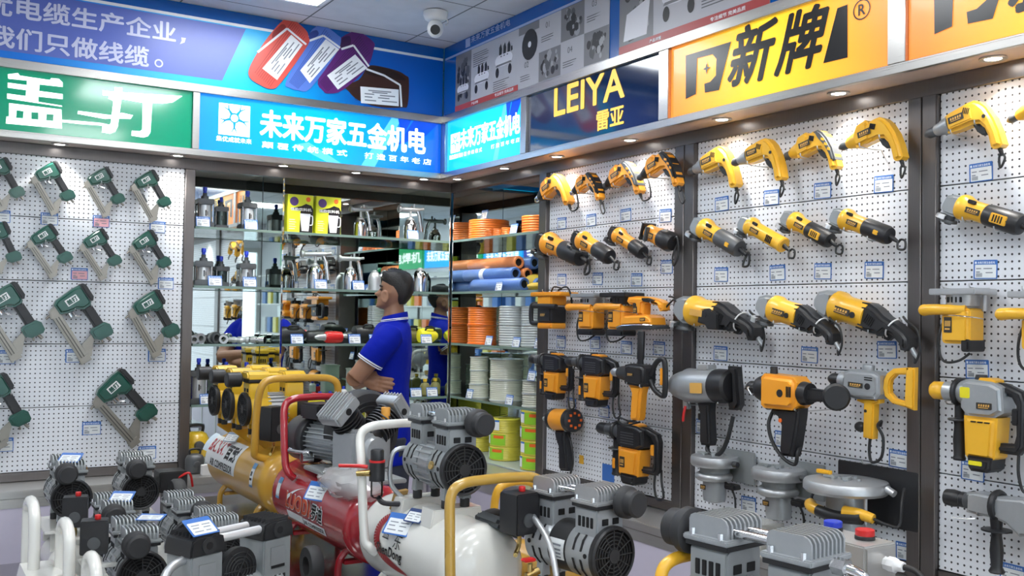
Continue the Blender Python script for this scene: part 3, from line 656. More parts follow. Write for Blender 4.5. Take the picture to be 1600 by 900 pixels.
for lo, hi, lab in (((1.246, YBK, ZT), (XD - .006, YBK + .008, 2.298), 'mirror back of the narrow cabinet bay beside the nail guns'), ((XD + .006, YBK, ZT), (2.702, YBK + .008, 2.298), 'mirror back of the wide cabinet bay behind the man'),
                    ((2.694, YL + .004, ZT), (2.702, YBK - .001, 2.298), 'mirrored end panel beside the spray gun shelves'), ((1.246, YL + .11, ZT), (1.252, YBK - .001, 2.298), 'mirrored side panel behind the nail gun post'),
                    ((XD - .005, YL + .006, ZT), (XD + .005, YBK - .001, 2.298), 'upright mirrored divider between the two cabinet bays'),
                    ((XBK, 4.058, ZT), (XBK + .008, YL - .001, 2.298), 'mirror back of the hose cabinet'), ((XR + .004, YL - .008, ZT), (XBK - .001, YL - .0005, 2.298), 'mirrored end panel beside the orange hose coils'),
                    ((XR + .12, 4.056, ZT), (XBK - .001, 4.062, 2.298), 'mirrored side panel behind the orange tool section')):
    slabthing('mirror_panel', lo, hi, MIRR, lab, 'mirror', 'mirror_face')
SZ = (1.966, 1.670, 1.377, 1.075)
ords = ('top', 'second', 'third', 'lowest')
def shelf(lo, hi, z, label, front):
    t = thing('glass_shelf', label, 'shelf', ((lo[0] + hi[0]) / 2, (lo[1] + hi[1]) / 2, z - .010))
    I = Matrix.Translation(-t.location); c = ((lo[0] + hi[0]) / 2, (lo[1] + hi[1]) / 2, z - .005)
    MB(I).box(c, (hi[0] - lo[0], hi[1] - lo[1], .010)).build('pane', GLASS, t)
    if front == 'y': MB(I).box((c[0], lo[1] - .0015, z - .0055), (hi[0] - lo[0], .003, .013)).build('edge', GEDGE, t)
    else: MB(I).box((lo[0] - .0015, c[1], z - .0055), (.003, hi[1] - lo[1], .013)).build('edge', GEDGE, t)
for k, z in enumerate(SZ):
    shelf((1.254, YL + .006), (XD - .007, YBK - .002), z, ords[k] + ' glass shelf of the narrow bay beside the nail guns', 'y')
    shelf((XD + .007, YL + .006), (2.692, YBK - .002), z, ords[k] + ' glass shelf of the wide bay behind the man', 'y')
    shelf((XR + .006, 4.064), (XBK - .002, YL - .010), z + .004, ords[k] + ' glass shelf of the hose cabinet', 'x')
SZR = tuple(z + .004 for z in SZ)
def PL(u, v, d): p = onY(u, v, YL + d); return p.x
def PR(u, v, d): p = onX(u, v, XR + d); return p.y
BASEZ = ZT + .0005
# ------------------------------------------------------------------ price tags
def make_tag(pink=False, stand=False):
    t = bpy.data.objects.new('price_tag', None); COL.objects.link(t); t['category'] = 'price tag'
    w, h = .074, .056
    mb = MB(); mb.prism(rr(w, h, .002, 1), -.0018, 0, .0004, 1); mb.build('sleeve', TAGB, t)
    mb = MB(); mb.prism(rr(w - .008, h - .017, .001, 1, .001, -.0055), -.0026, -.0015); mb.build('card', PRED if pink else PAPER, t)
    mb = MB(); blet(mb, '未来万家五金机电', -.024, .0165, .054, .0072, -.0022, .02); mb.quad((-.033, -.0022, .0165), (-.027, -.0022, .0165), (-.027, -.0022, .0235), (-.033, -.0022, .0235)); mb.build('heading', TAGL, t)
    mb = MB()
    for z, a, b in ((.004, -.028, -.012), (.004, -.005, .022), (-.006, -.028, -.016), (-.008, .002, .024)): mb.quad((a, -.0029, z - .003), (b, -.0029, z - .003), (b, -.0029, z), (a, -.0029, z))
    for i in range(9): mb.quad((-.028 + i * .0022, -.0029, -.022), (-.0265 + i * .0022, -.0029, -.022), (-.0265 + i * .0022, -.0029, -.011 + .002 * (i % 2)), (-.028 + i * .0022, -.0029, -.011))
    mb.build('print', INK, t)
    return t
TAG, TAGPK = make_tag(), make_tag(True)
used = {False: 0, True: 0}
def ptag(side, u, v, label, ang=0.0, pink=False, off=0.0045, s=1.0):
    P = (WL if side == 'L' else WR)(u, v, off); src = TAGPK if pink else TAG; M = wallM(side, P, ang, s)
    if not used[pink]: used[pink] = 1; o = src; o.matrix_world = M
    else: o = dup(src, M)
    o['label'] = label; o['category'] = 'price tag'; o['group'] = 'blue-headed price tags'; return o
def stag(side, u, v, d, z, label, s=.95):
    """a price tag leaning on a shelf front"""
    if side == 'L': P = V((PL(u, v, d), YL + d, z + .027 * s))
    else: P = V((XR + d, PR(u, v, d), z + .027 * s))
    M = wallM(side, P, 0, s) @ Matrix.Rotation(-.22, 4, 'X')
    o = dup(TAG, M) if used[False] else TAG
    if not used[False]: o.matrix_world = M; used[False] = 1
    o['label'] = label; o['category'] = 'price tag'; o['group'] = 'blue-headed price tags'; return o
# ------------------------------------------------------------------ goods on the shelves of the narrow and wide bays
CYLB = mat('cylinder_tube', (0.60, 0.61, 0.61), 0.30, 0.55, 0.05, 20); CYLD = mat('cylinder_dark_tube', (0.09, 0.12, 0.115), 0.32, 0.7, 0.05)
def air_cylinder(x, y, z, label, s=1.0, h=.145, w=.084, dark=False, cap=True):
    t = thing('air_cylinder', label, 'air cylinder', Matrix.Translation(V((x, y, z))) @ Matrix.Rotation(random.uniform(-.15, .15), 4, 'Z') @ Matrix.Scale(s, 4), 'pneumatic cylinders on the shelves')
    tube = CYLD if dark else CYLB
    mb = MB(); mb.lathe([(w * .42, .028), (w * .42, h - .028)], n=28); mb.build('barrel', tube, t)
    for zz, nm in ((.0, 'end_block'), (h - .03, 'end_block')):
        mb = MB(); mb.box((0, 0, zz + .015), (w, w, .030), .004); mb.cyl((0, -w / 2 - .002, zz + .016), (0, -w / 2 + .004, zz + .016), .008); o = mb.build(nm, DGREY, t)
    for sx in (-1, 1):
        for sy in (-1, 1): MB().cyl((sx * w * .43, sy * w * .43, .02), (sx * w * .43, sy * w * .43, h - .02), .004, n=8).build('tie_rod', CHROME, t)
    mb = MB(); mb.cyl((0, 0, h - .002), (0, 0, h + .016), .020, .018); mb.cyl((0, 0, h + .014), (0, 0, h + .032), .012, n=6); mb.build('rod_gland', DGREY, t)
    MB().lathe([(.0085, 0), (.0085, .012), (.011, .013), (.011, .030), (.009, .033)], (0, 0, h + .030), n=16).build('rod_cap', BLUEP if cap else BLACK, t)
    mb = MB(); mb.box((0, -w * .425, h * .5), (.006, .002, .030)); mb.box((.008, -w * .42, h * .5), (.003, .002, .018)); mb.build('type_print', KPRINT, t)
for (u, v, d, z, lab, s, h, dark) in (
        (319, 352, .075, SZ[0], 'silver air cylinder with blue rod cap nearest the post on the top shelf', 1.0, .145, False), (345, 352, .15, SZ[0], 'smaller dark green-grey air cylinder on the top shelf', .82, .145, True),
        (386, 355, .075, SZ[0], 'silver air cylinder beside the mirrored divider on the top shelf', 1.0, .142, False), (317, 445, .075, SZ[1], 'wide silver air cylinder nearest the post on the second shelf', 1.05, .12, False),
        (345, 445, .17, SZ[1], 'dark air cylinder half hidden on the second shelf', .85, .125, True), (384, 446, .075, SZ[1], 'silver air cylinder beside the mirrored divider on the second shelf', 1.02, .12, False),
        (309, 629, .08, SZ[3], 'tall silver air cylinder at the post on the lowest shelf', 1.0, .165, False), (352, 622, .16, SZ[3], 'dark topped air cylinder behind the yellow pumps on the lowest shelf', 1.0, .14, False),
        (384, 622, .13, SZ[3], 'blue capped air cylinder beside the divider on the lowest shelf', 1.0, .14, False)):
    air_cylinder(PL(u, v, d), YL + d, z, lab, s, h, .084, dark)
for i, (u, v, d, z, lab) in enumerate(((317, 345, .018, SZ[0], 'price tag at the first silver cylinder on the top shelf'), (392, 349, .018, SZ[0], 'price tag at the second silver cylinder on the top shelf'),
        (336, 437, .018, SZ[1], 'price tag at the wide silver cylinder on the second shelf'), (390, 441, .018, SZ[1], 'price tag by the divider on the second shelf'), (323, 624, .018, SZ[3], 'price tag at the tall cylinder on the lowest shelf'),
        (501, 441, .018, SZ[1], 'price tag before the first silver spray cup'), (560, 441, .018, SZ[1], 'price tag before the second silver spray cup'), (645, 363, .018, SZ[0], 'price tag at the spray gun on the top shelf'),
        (464, 527, .018, SZ[2], 'price tag at the black tool cases on the third shelf'), (554, 527, .018, SZ[2], 'price tag after the red and black drill'), (586, 526, .018, SZ[2], 'price tag behind the shoulder of the man'),
        (666, 526, .018, SZ[2], 'price tag before the yellow blower'), (650, 606, .018, SZ[3], 'first of two price tags at the olive bottles'), (675, 605, .018, SZ[3], 'second of two price tags at the olive bottles'),
        (303, 722, -.05, BASEZ, 'price tag standing on the counter below the cylinders'))):
    stag('L', u, v, d, z, lab)
# pipe couplings on the third shelf
for i, (u, d, r, l, rz, m, lab) in enumerate(((310, .11, .026, .05, .3, ALU, 'grey flanged coupling at the back of the third shelf'), (301, .045, .022, .045, .15, SILV, 'pale ring coupling nearest the post on the third shelf'),
        (333, .08, .030, .05, .5, DGREY, 'large dark ribbed coupling on the third shelf'), (349, .05, .023, .04, -.2, SILV, 'white ring coupling on the third shelf'), (367, .10, .018, .06, 1.1, ALU, 'small grey hose coupling on the third shelf'),
        (379, .07, .018, .06, 1.3, GREYP, 'small dull coupling lying on the third shelf'), (399, .05, .020, .10, .9, CHROME, 'long bright pipe coupling by the divider'), (326, .17, .02, .04, .2, DGREY, 'small dark coupling at the back of the third shelf'))):
    t = thing('pipe_coupling', lab, 'pipe fitting', Matrix.Translation(V((PL(u, 535, d), YL + d, SZ[2] + r * 1.02))) @ Matrix.Rotation(rz, 4, 'Z'), 'pipe couplings on the third shelf')
    mb = MB(); mb.lathe([(r * .55, 0), (r, 0), (r, l * .25), (r * .8, l * .3), (r * .8, l), (r * .55, l), (r * .55, 0)], (0, -l / 2, 0), (0, 1, 0), 20, False); mb.build('collar', m, t)
    mb = MB(); mb.lathe([(r * .8, l * .45), (r * .95, l * .47), (r * .95, l * .7), (r * .8, l * .72)], (0, -l / 2, 0), (0, 1, 0), 8, False); mb.build('nut', ALU, t)
# yellow and black pump parts under the lowest shelf
def small_pump(u, v, d, z, m, label, s=1.0):
    t = thing('water_pump', label, 'pump', Matrix.Translation(V((PL(u, v, d), YL + d, z))) @ Matrix.Scale(s, 4))
    mb = MB(); mb.lathe([(.02, 0), (.055, .004), (.060, .03), (.060, .09), (.050, .11), (.03, .122)], n=24); mb.build('housing', m, t)
    MB().cyl((0, -.05, .06), (0, -.085, .06), .022, bev=.002).build('outlet', DGREY, t); mb = MB(); mb.tube([(-.03, 0, .115), (-.03, 0, .15), (.03, 0, .15), (.03, 0, .115)], .007); mb.build('carry_handle', BLACK, t)
small_pump(306, 680, .09, .805 + .0, PUMPY, 'yellow pump under the lowest shelf beside the post', 1.05)
slabthing('display_riser', (1.256, YL + .02, ZT + .001), (1.60, YL + .2, .804), mat('riser_acrylic', (0.35, 0.40, 0.38), .3), 'low grey riser on the counter under the yellow pump', 'stand', 'riser_body')
small_pump(304, 730, -.10, BASEZ, DGREY, 'dark grey pump on the counter below the yellow one', .75)
# yellow printed cartons
CART = mat('carton_yellow', (0.72, 0.76, 0.03), 0.4, 0, 0.02); PURP = mat('print_purple', (0.10, 0.05, 0.20), .4, 0, 0); RORA = mat('print_orange_red', (0.85, 0.15, 0.02), .4, 0, 0)
def carton(u, d, label):
    w, h, dp = .142, .205, .12
    t = thing('carton', label, 'box', Matrix.Translation(V((PL(u, 360, d), YL + d, SZ[0]))), 'yellow cartons on the top shelf')
    MB().box((0, dp / 2, h / 2), (w, dp, h), .001, None, 1).build('box_body', CART, t)
    y = -.0008
    mb = MB(); mb.flat([(-.005 + .0, .0), (.068, .0), (.070, .13), (.060, .150), (.030, .158), (.005, .145), (-.045, .132), (-.05, .125), (.0, .12)], y); mb.build('black_print', KPRINT, t)
    mb = MB(); mb.flat([(.008, .012), (.046, .012), (.052, .07), (.056, .105), (-.002, .105), (.0, .07)], y * 1.6); mb.tube([(.056, -.002, .095), (.067, -.002, .09), (.066, -.002, .05), (.052, -.002, .045)], .003, 6); mb.build('jug_print', WPRINT, t)
    mb = MB(); c = (-.036, .168)
    for a in range(20): mb.flat([(c[0], c[1])] + [(c[0] + .024 * math.cos(2 * PI * q / 20), c[1] + .024 * math.sin(2 * PI * q / 20)) for q in (a, a + 1)], y)
    mb.build('purple_disc', PURP, t)
    mb = MB(); c = (.042, .182); mb.flat([(c[0] + .013 * math.cos(2 * PI * q / 16), c[1] + .013 * math.sin(2 * PI * q / 16)) for q in range(16)], y); mb.build('orange_disc', RORA, t)
    mb = MB(); blet(mb, '强励饮料机', -.055, .118, .115, .016, y * 2.4, .04)
    for i in range(5): mb.quad((-.062, y, .02 + i * .012), (-.030 + .01 * (i % 2), y, .02 + i * .012), (-.030, y, .0235 + i * .012), (-.062, y, .0235 + i * .012))
    mb.build('lettering', mat('print_grey_white', (.6, .62, .6), .4, 0, 0), t)
carton(469, .05, 'yellow jug carton against the mirrored divider on the top shelf'); carton(513, .05, 'second yellow jug carton, beside the spray gun end of the shelf')
# spray guns with cups
def spray_gun(u, v, d, z, label, s=1.0, gun=True, flip=False, m=None):
    M = Matrix.Translation(V((PL(u, v, d), YL + d, z))) @ Matrix.Rotation(PI if flip else random.uniform(-.2, .2), 4, 'Z') @ Matrix.Scale(s, 4)
    t = thing('spray_gun' if gun else 'spray_cup', label, 'spray gun' if gun else 'spray cup', M, 'spray guns and cups of the mirrored cabinet')
    m = m or CHROME
    mb = MB(); mb.lathe([(.030, 0), (.037, .003), (.038, .07), (.036, .082), (.028, .10), (.020, .108)], n=28); mb.build('cup', m, t)
    mb = MB(); mb.lathe([(.021, .104), (.021, .114), (.014, .116), (.009, .122)], n=20); mb.build('lid', ALU, t)
    if gun:
        mb = MB(); mb.cyl((0, 0, .115), (0, 0, .155), .007); mb.cyl((-.055, 0, .165), (.05, 0, .165), .012, bev=.002); mb.lathe([(.012, 0), (.019, .004), (.019, .016), (.009, .022)], (-.052, 0, .165), (-1, 0, 0), 16); mb.build('gun_body', ALU, t)
        mb = MB(); mb.tube([(.035, 0, .165), (.05, 0, .13), (.058, 0, .08), (.062, 0, .045)], .010); mb.build('grip', CHROME, t)
        mb = MB(); mb.tube([(.005, 0, .185), (-.004, 0, .155), (.012, 0, .115), (.02, 0, .095)], .004, 6); mb.build('trigger', CHROME, t)
        mb = MB(); mb.cyl((.05, 0, .168), (.075, 0, .172), .007); mb.cyl((.02, 0, .175), (.02, 0, .195), .006); mb.build('valve_knob', ALU, t)
spray_gun(563, 363, .12, SZ[0], 'bright spray gun on its cup, half way along the top shelf', .95); spray_gun(641, 368, .07, SZ[0], 'silver spray gun on a cup near the mirrored end panel', 1.05)
spray_gun(492, 446, .10, SZ[1], 'silver spray gun with tilted grip on the second shelf', 1.15); spray_gun(547, 447, .10, SZ[1], 'silver spray gun behind the second cup tag', 1.05)
spray_gun(585, 449, .10, SZ[1], 'dull spray cup before the face of the man', .95, False, m=ALU); spray_gun(656, 449, .10, SZ[1], 'polished spray cup beside the head of the man', 1.15, False)
spray_gun(697, 449, .16, SZ[1], 'small spray gun in the corner of the second shelf', .8, True, m=ALU)
# drills and soft cases on the third shelf
def cordless(u, d, z, m, label, rz=0, s=1.0):
    t = thing('cordless_drill', label, 'drill', Matrix.Translation(V((PL(u, 535, d), YL + d, z + .034))) @ Matrix.Rotation(rz, 4, 'Z') @ Matrix.Scale(s, 4))
    MB().lathe([(.006, -.09), (.016, -.07), (.019, -.035), (.02, -.03)], (0, 0, 0), (1, 0, 0), 16).build('chuck', ALU, t)
    MB().lathe([(.022, -.03), (.028, -.02), (.030, .03), (.026, .07), (.016, .075)], (0, 0, 0), (1, 0, 0), 20, sq=1.1).build('body', m, t)
    mb = MB(); mb.prism([(.03, -.02), (.06, -.02), (.075, -.033), (.11, -.033), (.11, -.010), (.07, .0)], -.02, .02, .006); mb.build('grip', BLACK, t)
cordless(515, .06, SZ[2], REDP, 'red and black cordless drill lying on the third shelf', .1); cordless(545, .12, SZ[2], BLACK, 'black cordless drill behind the red one', .4)
cordless(487, .15, SZ[2], BLACK, 'black drill lying at the back of the third shelf', -.2, 1.1)
def soft_case(u, d, z, w, h, m, label):
    t = thing('tool_case', label, 'case', V((PL(u, 535, d), YL + d, z)))
    mb = MB(); mb.lathe([(.02, 0), (h * .45, .006), (h * .5, .03), (h * .46, w - .03), (h * .2, w)], (-w / 2, 0, h * .5), (1, 0, 0), 18, sq=1.0); mb.build('case_body', m, t)
    mb = MB(); mb.tube([(-.03, -h * .3, h * .85), (-.02, -h * .4, h * 1.02), (.02, -h * .4, h * 1.02), (.03, -h * .3, h * .85)], .005); mb.build('carry_strap', BLACK, t)
soft_case(455, .12, SZ[2], .16, .09, BLACK, 'black padded case beside the divider on the third shelf'); soft_case(571, .10, SZ[2], .15, .10, BLACK, 'black padded case before the man on the third shelf')
YSOFT = mat('yellow_moulded_case', (0.80, 0.70, 0.02), 0.4, 0, 0.04); OLIVE = mat('olive_bottle', (0.22, 0.19, 0.06), 0.3, 0, 0.1)
soft_case(668, .09, SZ[2], .12, .085, YSOFT, 'yellow moulded tool beside the back of the man'); soft_case(697, .14, SZ[2], .11, .085, YSOFT, 'second yellow moulded tool, against the mirrored end panel'); soft_case(641, .2, SZ[2], .12, .085, OLIVE, 'olive bundle behind the shoulder of the man')
# clear boxes, bottles
FROST = mat('frosted_plastic', (0.62, 0.68, 0.62), 0.35, 0, 0.05, coat=0.3)
for i, (u, d, k, lab) in enumerate(((557, .14, 0, 'frosted plastic box at the base of a stack of two'), (557, .14, 1, 'frosted plastic box on top of the other'), (592, .17, 0, 'tall white plastic tub beside the frosted boxes'))):
    t = thing('plastic_box', lab, 'box', V((PL(u, 600, d), YL + d, SZ[3] + k * .082)))
    hh = .13 if i == 2 else .07
    MB().prism(rr(.09, .09, .012, 3), -hh, 0).build('tub', FROST, t).rotation_euler = (-PI / 2, 0, 0)
    o = MB().prism(rr(.098, .098, .014, 3), -.008, 0, .002).build('lid', FROST, t); o.rotation_euler = (-PI / 2, 0, 0); o.location = (0, 0, hh)
for i, (u, d, lab) in enumerate(((664, .12, 'olive oil bottle standing first behind the two tags'), (680, .15, 'olive oil bottle in the middle behind the two tags'), (686, .20, 'olive oil bottle in the corner behind the two tags'), (631, .16, 'olive oil bottle half behind the man'))):
    t = thing('oil_bottle', lab, 'bottle', V((PL(u, 605, d), YL + d, SZ[3])), 'olive bottles on the lowest shelf')
    MB().lathe([(.026, 0), (.03, .004), (.03, .05), (.022, .066), (.010, .072), (.010, .08)], n=20).build('bottle_body', OLIVE, t); MB().cyl((0, 0, .078), (0, 0, .094), .012, n=14).build('cap', PUMPY, t)
t = thing('glue_bottle', 'white bottle with blue cap on the lowest shelf beside the elbow', 'bottle', V((PL(537, 605, .1), YL + .1, SZ[3])))
MB().lathe([(.018, 0), (.02, .003), (.02, .04), (.008, .05)], n=18).build('bottle_body', WHITEP, t); MB().cyl((0, 0, .048), (0, 0, .066), .008).build('cap', BLUEP, t)
for i, (u, m, lab) in enumerate(((516, DGREY, 'dark air valve on the lowest shelf'), (552, REDP, 'red air valve on the lowest shelf'), (500, SILV, 'silver air valve on the lowest shelf'))):
    t = thing('air_valve', lab, 'valve', V((PL(u, 608, .07), YL + .07, SZ[3]))); MB().box((0, 0, .014), (.05, .03, .028), .004).build('valve_body', m, t); MB().cyl((.0, 0, .026), (0, 0, .042), .009).build('knob', BLUEP, t)
t = thing('gold_fitting', 'gold cylinder under the lowest shelf beside the man', 'fitting', V((PL(650, 650, .05), YL + .05, ZT + .001)))
MB().lathe([(.05, 0), (.055, .01), (.055, .2), (.04, .22)], n=24).build('canister', BRASS, t); MB().cyl((0, 0, .219), (0, 0, .24), .02).build('neck', CHROME, t)
GBAG = mat('pale_green_film', (0.45, 0.66, 0.50), 0.25, 0, 0.15, 12, coat=0.5)
t = thing('plastic_bag', 'pale green plastic wrapped bundle on the counter behind the white compressor', 'bag', V((PL(690, 655, -.06), YL - .06, ZT + .001)))
MB().ball((0, 0, .09), (.10, .08, .092), 20, 12).build('wrapped_bundle', GBAG, t)
# ------------------------------------------------------------------ hose cabinet goods
OHOSE = mat('orange_hose', (0.86, 0.20, 0.025), 0.35, 0, 0.05, 30, coat=0.3); OHD = mat('orange_mesh_hose', (0.78, 0.26, 0.09), 0.4, 0, 0.12, 60, coat=0.3)
BHOSE = mat('blue_mesh_hose', (0.10, 0.20, 0.50), 0.4, 0, 0.15, 60, coat=0.3); CLRH = mat('clear_hose', (0.52, 0.55, 0.55), 0.22, 0, 0.08, 20, coat=0.8); CLRW = mat('clear_hose_warm', (0.62, 0.62, 0.52), 0.22, 0, 0.08, 20, coat=0.8)
YHOSE = mat('yellow_wire', (0.72, 0.62, 0.07), 0.35, 0, 0.08, 20, coat=0.4); LGRN = mat('lime_band', (0.30, 0.62, 0.03), 0.4, 0, 0.03)
def coil(P, R, h, m, label, name='hose_coil', inner=.45, turn=.011, band=None, flange=None, group=None, card=None):
    t = thing(name, label, 'hose coil' if name == 'hose_coil' else 'spool', P, group)
    n = max(2, int(h / turn)); pr = [(R * inner, .001)]
    for i in range(n):
        for j in range(5): a = PI * j / 4; pr.append((R - turn * .25 * (1 - math.sin(a)), h * (i + j / 4 * .98 + .01) / n))
    pr.append((R * inner, h - .001)); pr.append((R * inner, .001))
    MB().lathe(pr, n=40, cap=False).build('winding', m, t, ang=60)
    if flange:
        for z in (0, h - .003): MB().lathe([(R * .3, z), (R * 1.05, z), (R * 1.05, z + .003), (R * .3, z + .003), (R * .3, z)], n=40, cap=False).build('flange', flange, t)
    if band:
        aa = band[1]
        mb = MB()
        for i in range(10):
            a0, a1 = aa + 1.15 * i / 10, aa + 1.15 * (i + 1) / 10; r = R + .0012
            mb.quad((r * math.cos(a0), r * math.sin(a0), h * .12), (r * math.cos(a1), r * math.sin(a1), h * .12), (r * math.cos(a1), r * math.sin(a1), h * .9), (r * math.cos(a0), r * math.sin(a0), h * .9))
        o = mb.build('label_band', band[0], t)
        mb = MB()
        for i in range(6):
            a0, a1 = aa + .35 + .7 * i / 6, aa + .35 + .7 * (i + 1) / 6; r = R + .002
            mb.quad((r * math.cos(a0), r * math.sin(a0), h * .62), (r * math.cos(a1), r * math.sin(a1), h * .62), (r * math.cos(a1), r * math.sin(a1), h * .84), (r * math.cos(a0), r * math.sin(a0), h * .84))
        mb.build('red_print', RORA, o)
    if card is not None:
        r = R + .0028
        for nm, z0, z1, mm in (('card', .2, .80, PAPER), ('card_heading', .80, .93, TAGB)):
            mb = MB()
            for i in range(3):
                a0, a1 = card + .42 * i / 3, card + .42 * (i + 1) / 3
                mb.quad((r * math.cos(a0), r * math.sin(a0), h * z0), (r * math.cos(a1), r * math.sin(a1), h * z0), (r * math.cos(a1), r * math.sin(a1), h * z1), (r * math.cos(a0), r * math.sin(a0), h * z1))
            mb.build(nm, mm, t)
    return t
def onR(u, v, d, z): return V((XR + d, PR(u, v, d), z))
coil(onR(764, 365, .165, SZR[0]), .118, .115, OHOSE, 'large orange hose coil on the top shelf of the hose cabinet', turn=.012)
coil(onR(840, 355, .13, SZR[0]), .085, .095, OHOSE, 'orange hose coil beside the post on the top shelf', turn=.012)
for i, u in enumerate((766, 778, 791)): coil(onR(u, 366, .035, SZR[0]), .027, .040, OHOSE, ('first', 'middle', 'last')[i] + ' of three small orange coils before the large coil', turn=.01, inner=.5, group='small orange coils')
def tube_roll(u0, u1, v, d, z, r, m, label, strap=False):
    y0, y1 = PR(u0, v, d), PR(u1, v, d); t = thing('hose_roll', label, 'hose roll', V((XR + d, (y0 + y1) / 2, z)), 'rolled mesh hoses on the second shelf'); l = abs(y0 - y1)
    MB().lathe([(r * .62, -l / 2), (r * .9, -l / 2), (r, -l / 2 + .006), (r, l / 2 - .006), (r * .9, l / 2), (r * .62, l / 2), (r * .62, -l / 2)], (0, 0, 0), (0, 1, 0), 24, False).build('sleeve', m, t)
    MB().lathe([(r * .6, -l / 2 + .01), (r * .6, l / 2 - .01)], (0, 0, 0), (0, 1, 0), 16).build('core', DARK, t)
    if strap: MB().lathe([(r + .001, -.03), (r + .001, .015)], (0, .05, 0), (0, 1, 0), 24, False).build('paper_band', PAPER, t)
r = .035
tube_roll(742, 820, 444, .07, SZR[1] + r, r, BHOSE, 'blue mesh hose roll lowest at the front of the pile'); tube_roll(735, 845, 444, .145, SZR[1] + r, r, BHOSE, 'blue mesh hose roll lowest at the back of the pile')
tube_roll(728, 806, 430, .105, SZR[1] + r * 2.75, r, BHOSE, 'blue mesh hose roll with white paper band in the middle of the pile', True); tube_roll(760, 825, 428, .18, SZR[1] + r * 2.75, r * .9, OHD, 'short orange mesh hose roll at the end of the middle layer')
tube_roll(735, 811, 415, .135, SZR[1] + r * 4.5, r, OHD, 'orange mesh hose roll on top of the pile'); tube_roll(770, 836, 414, .205, SZR[1] + r * 4.45, r, BHOSE, 'blue mesh hose roll at the back on top of the pile')
YBAG = mat('yellow_strap_roll', (0.66, 0.45, 0.05), 0.5, 0, 0.15, 25)
for i, (u, d, z, s, lab) in enumerate(((838, .06, SZR[1] + .021, 1.0, 'flat yellow strap bundle at the shelf edge by the post'), (836, .15, SZR[1] + .045, 1.35, 'tall yellow strap bundle by the post'))):
    t = thing('strap_bundle', lab, 'strap', onR(u, 440, d, z)); MB().ball((0, 0, 0), (.05 * s, .045, .020 if i == 0 else .045), 18, 10).build('wrapped_strap', YBAG, t)
    MB().torus((0, 0, 0), .034 * s, .006, (0, 1, .3), 24, 6, .5).build('binding', RORA if i == 0 else OLIVE, t)
CLF = mat('clear_flange', (0.62, 0.66, 0.66), 0.2, 0, 0.03, coat=0.5)
P = onR(753, 533, .13, SZR[2]); coil(P, .083, .104, OHOSE, 'lower orange hose spool on the third shelf', 'hose_spool', .4, .012, flange=OHOSE); coil(P + V((0, 0, .106)), .083, .10, OHOSE, 'upper orange hose spool on the third shelf', 'hose_spool', .4, .012, flange=OHOSE)
for i, (u, k) in enumerate(((800, 0), (800, 1), (835, 0), (835, 1))):
    P = onR(u, 535, .11 if u == 800 else .15, SZR[2] + k * .108); coil(P, .073, .106, CLRH, ('lower' if k == 0 else 'upper') + ' clear hose coil of the stack ' + ('beside the orange spools' if u == 800 else 'by the post'), 'hose_coil', .5, .012)
for i, (u, d, R_, hh, ks) in enumerate(((748, .10, .052, .075, 3), (791, .16, .092, .112, 2), (834, .09, .060, .066, 2))):
    for k in range(ks):
        P = onR(u, 615, d, SZR[3] + k * (hh + .002)); coil(P, R_ * (1 if k or i != 0 else 1.1), hh, CLRW, ('lowest', 'middle' if ks == 3 else 'upper', 'topmost')[k] + ' clear hose spool of the ' + ('small stack by the end panel', 'large stack in the middle', 'low stack by the post')[i], 'hose_spool', .5, .010, flange=CLF)
LO = ZT + .010
slabthing('display_riser', (XR - .02, 4.07, ZT + .001), (XBK - .01, YL - .012, LO - .001), mat('riser_acrylic', (0.35, 0.40, 0.38), .3), 'low grey riser under the yellow wire coils', 'stand', 'riser_body')
for i, (u, d, ks) in enumerate(((790, .12, 3), (840, .09, 4), (748, .17, 2))):
    for k in range(ks):
        P = onR(u, 700, d, LO + k * .0745); a = 2.75 + (.3 if i == 1 else 0) + random.uniform(-.1, .25)
        coil(P, .088, .073, YHOSE, ('lowest', 'second', 'third', 'topmost')[k] + ' yellow wire coil of the stack ' + ('in the middle of the hose cabinet floor', 'against the post', 'by the mirrored end panel')[i], 'wire_coil', .5, .0095, band=None if (i == 0 and k == 2) else (LGRN, a), card=a - .42 + (.9 if k == 2 and i == 0 else 0), group=None)
for (u, v, d, z, lab) in ((757, 330, .10, SZR[0] + .116, 'price tag standing on the large orange coil'), (803, 362, .012, SZR[0], 'price tag after the small orange coils'), (780, 447, .012, SZR[1], 'price tag at the blue hose rolls'), (764, 532, .012, SZR[2], 'price tag at the orange spools'),
        (807, 533, .012, SZR[2], 'price tag at the clear hose coils'), (842, 538, .012, SZR[2], 'price tag by the post on the third hose shelf'), (734, 610, .012, SZR[3], 'price tag at the small stack of clear spools'), (796, 619, .012, SZR[3], 'price tag at the large stack of clear spools'),
        (831, 582, .03, SZR[3] + .137, 'price tag on top of the low spool stack')):
    stag('R', u, v, d, z, lab)
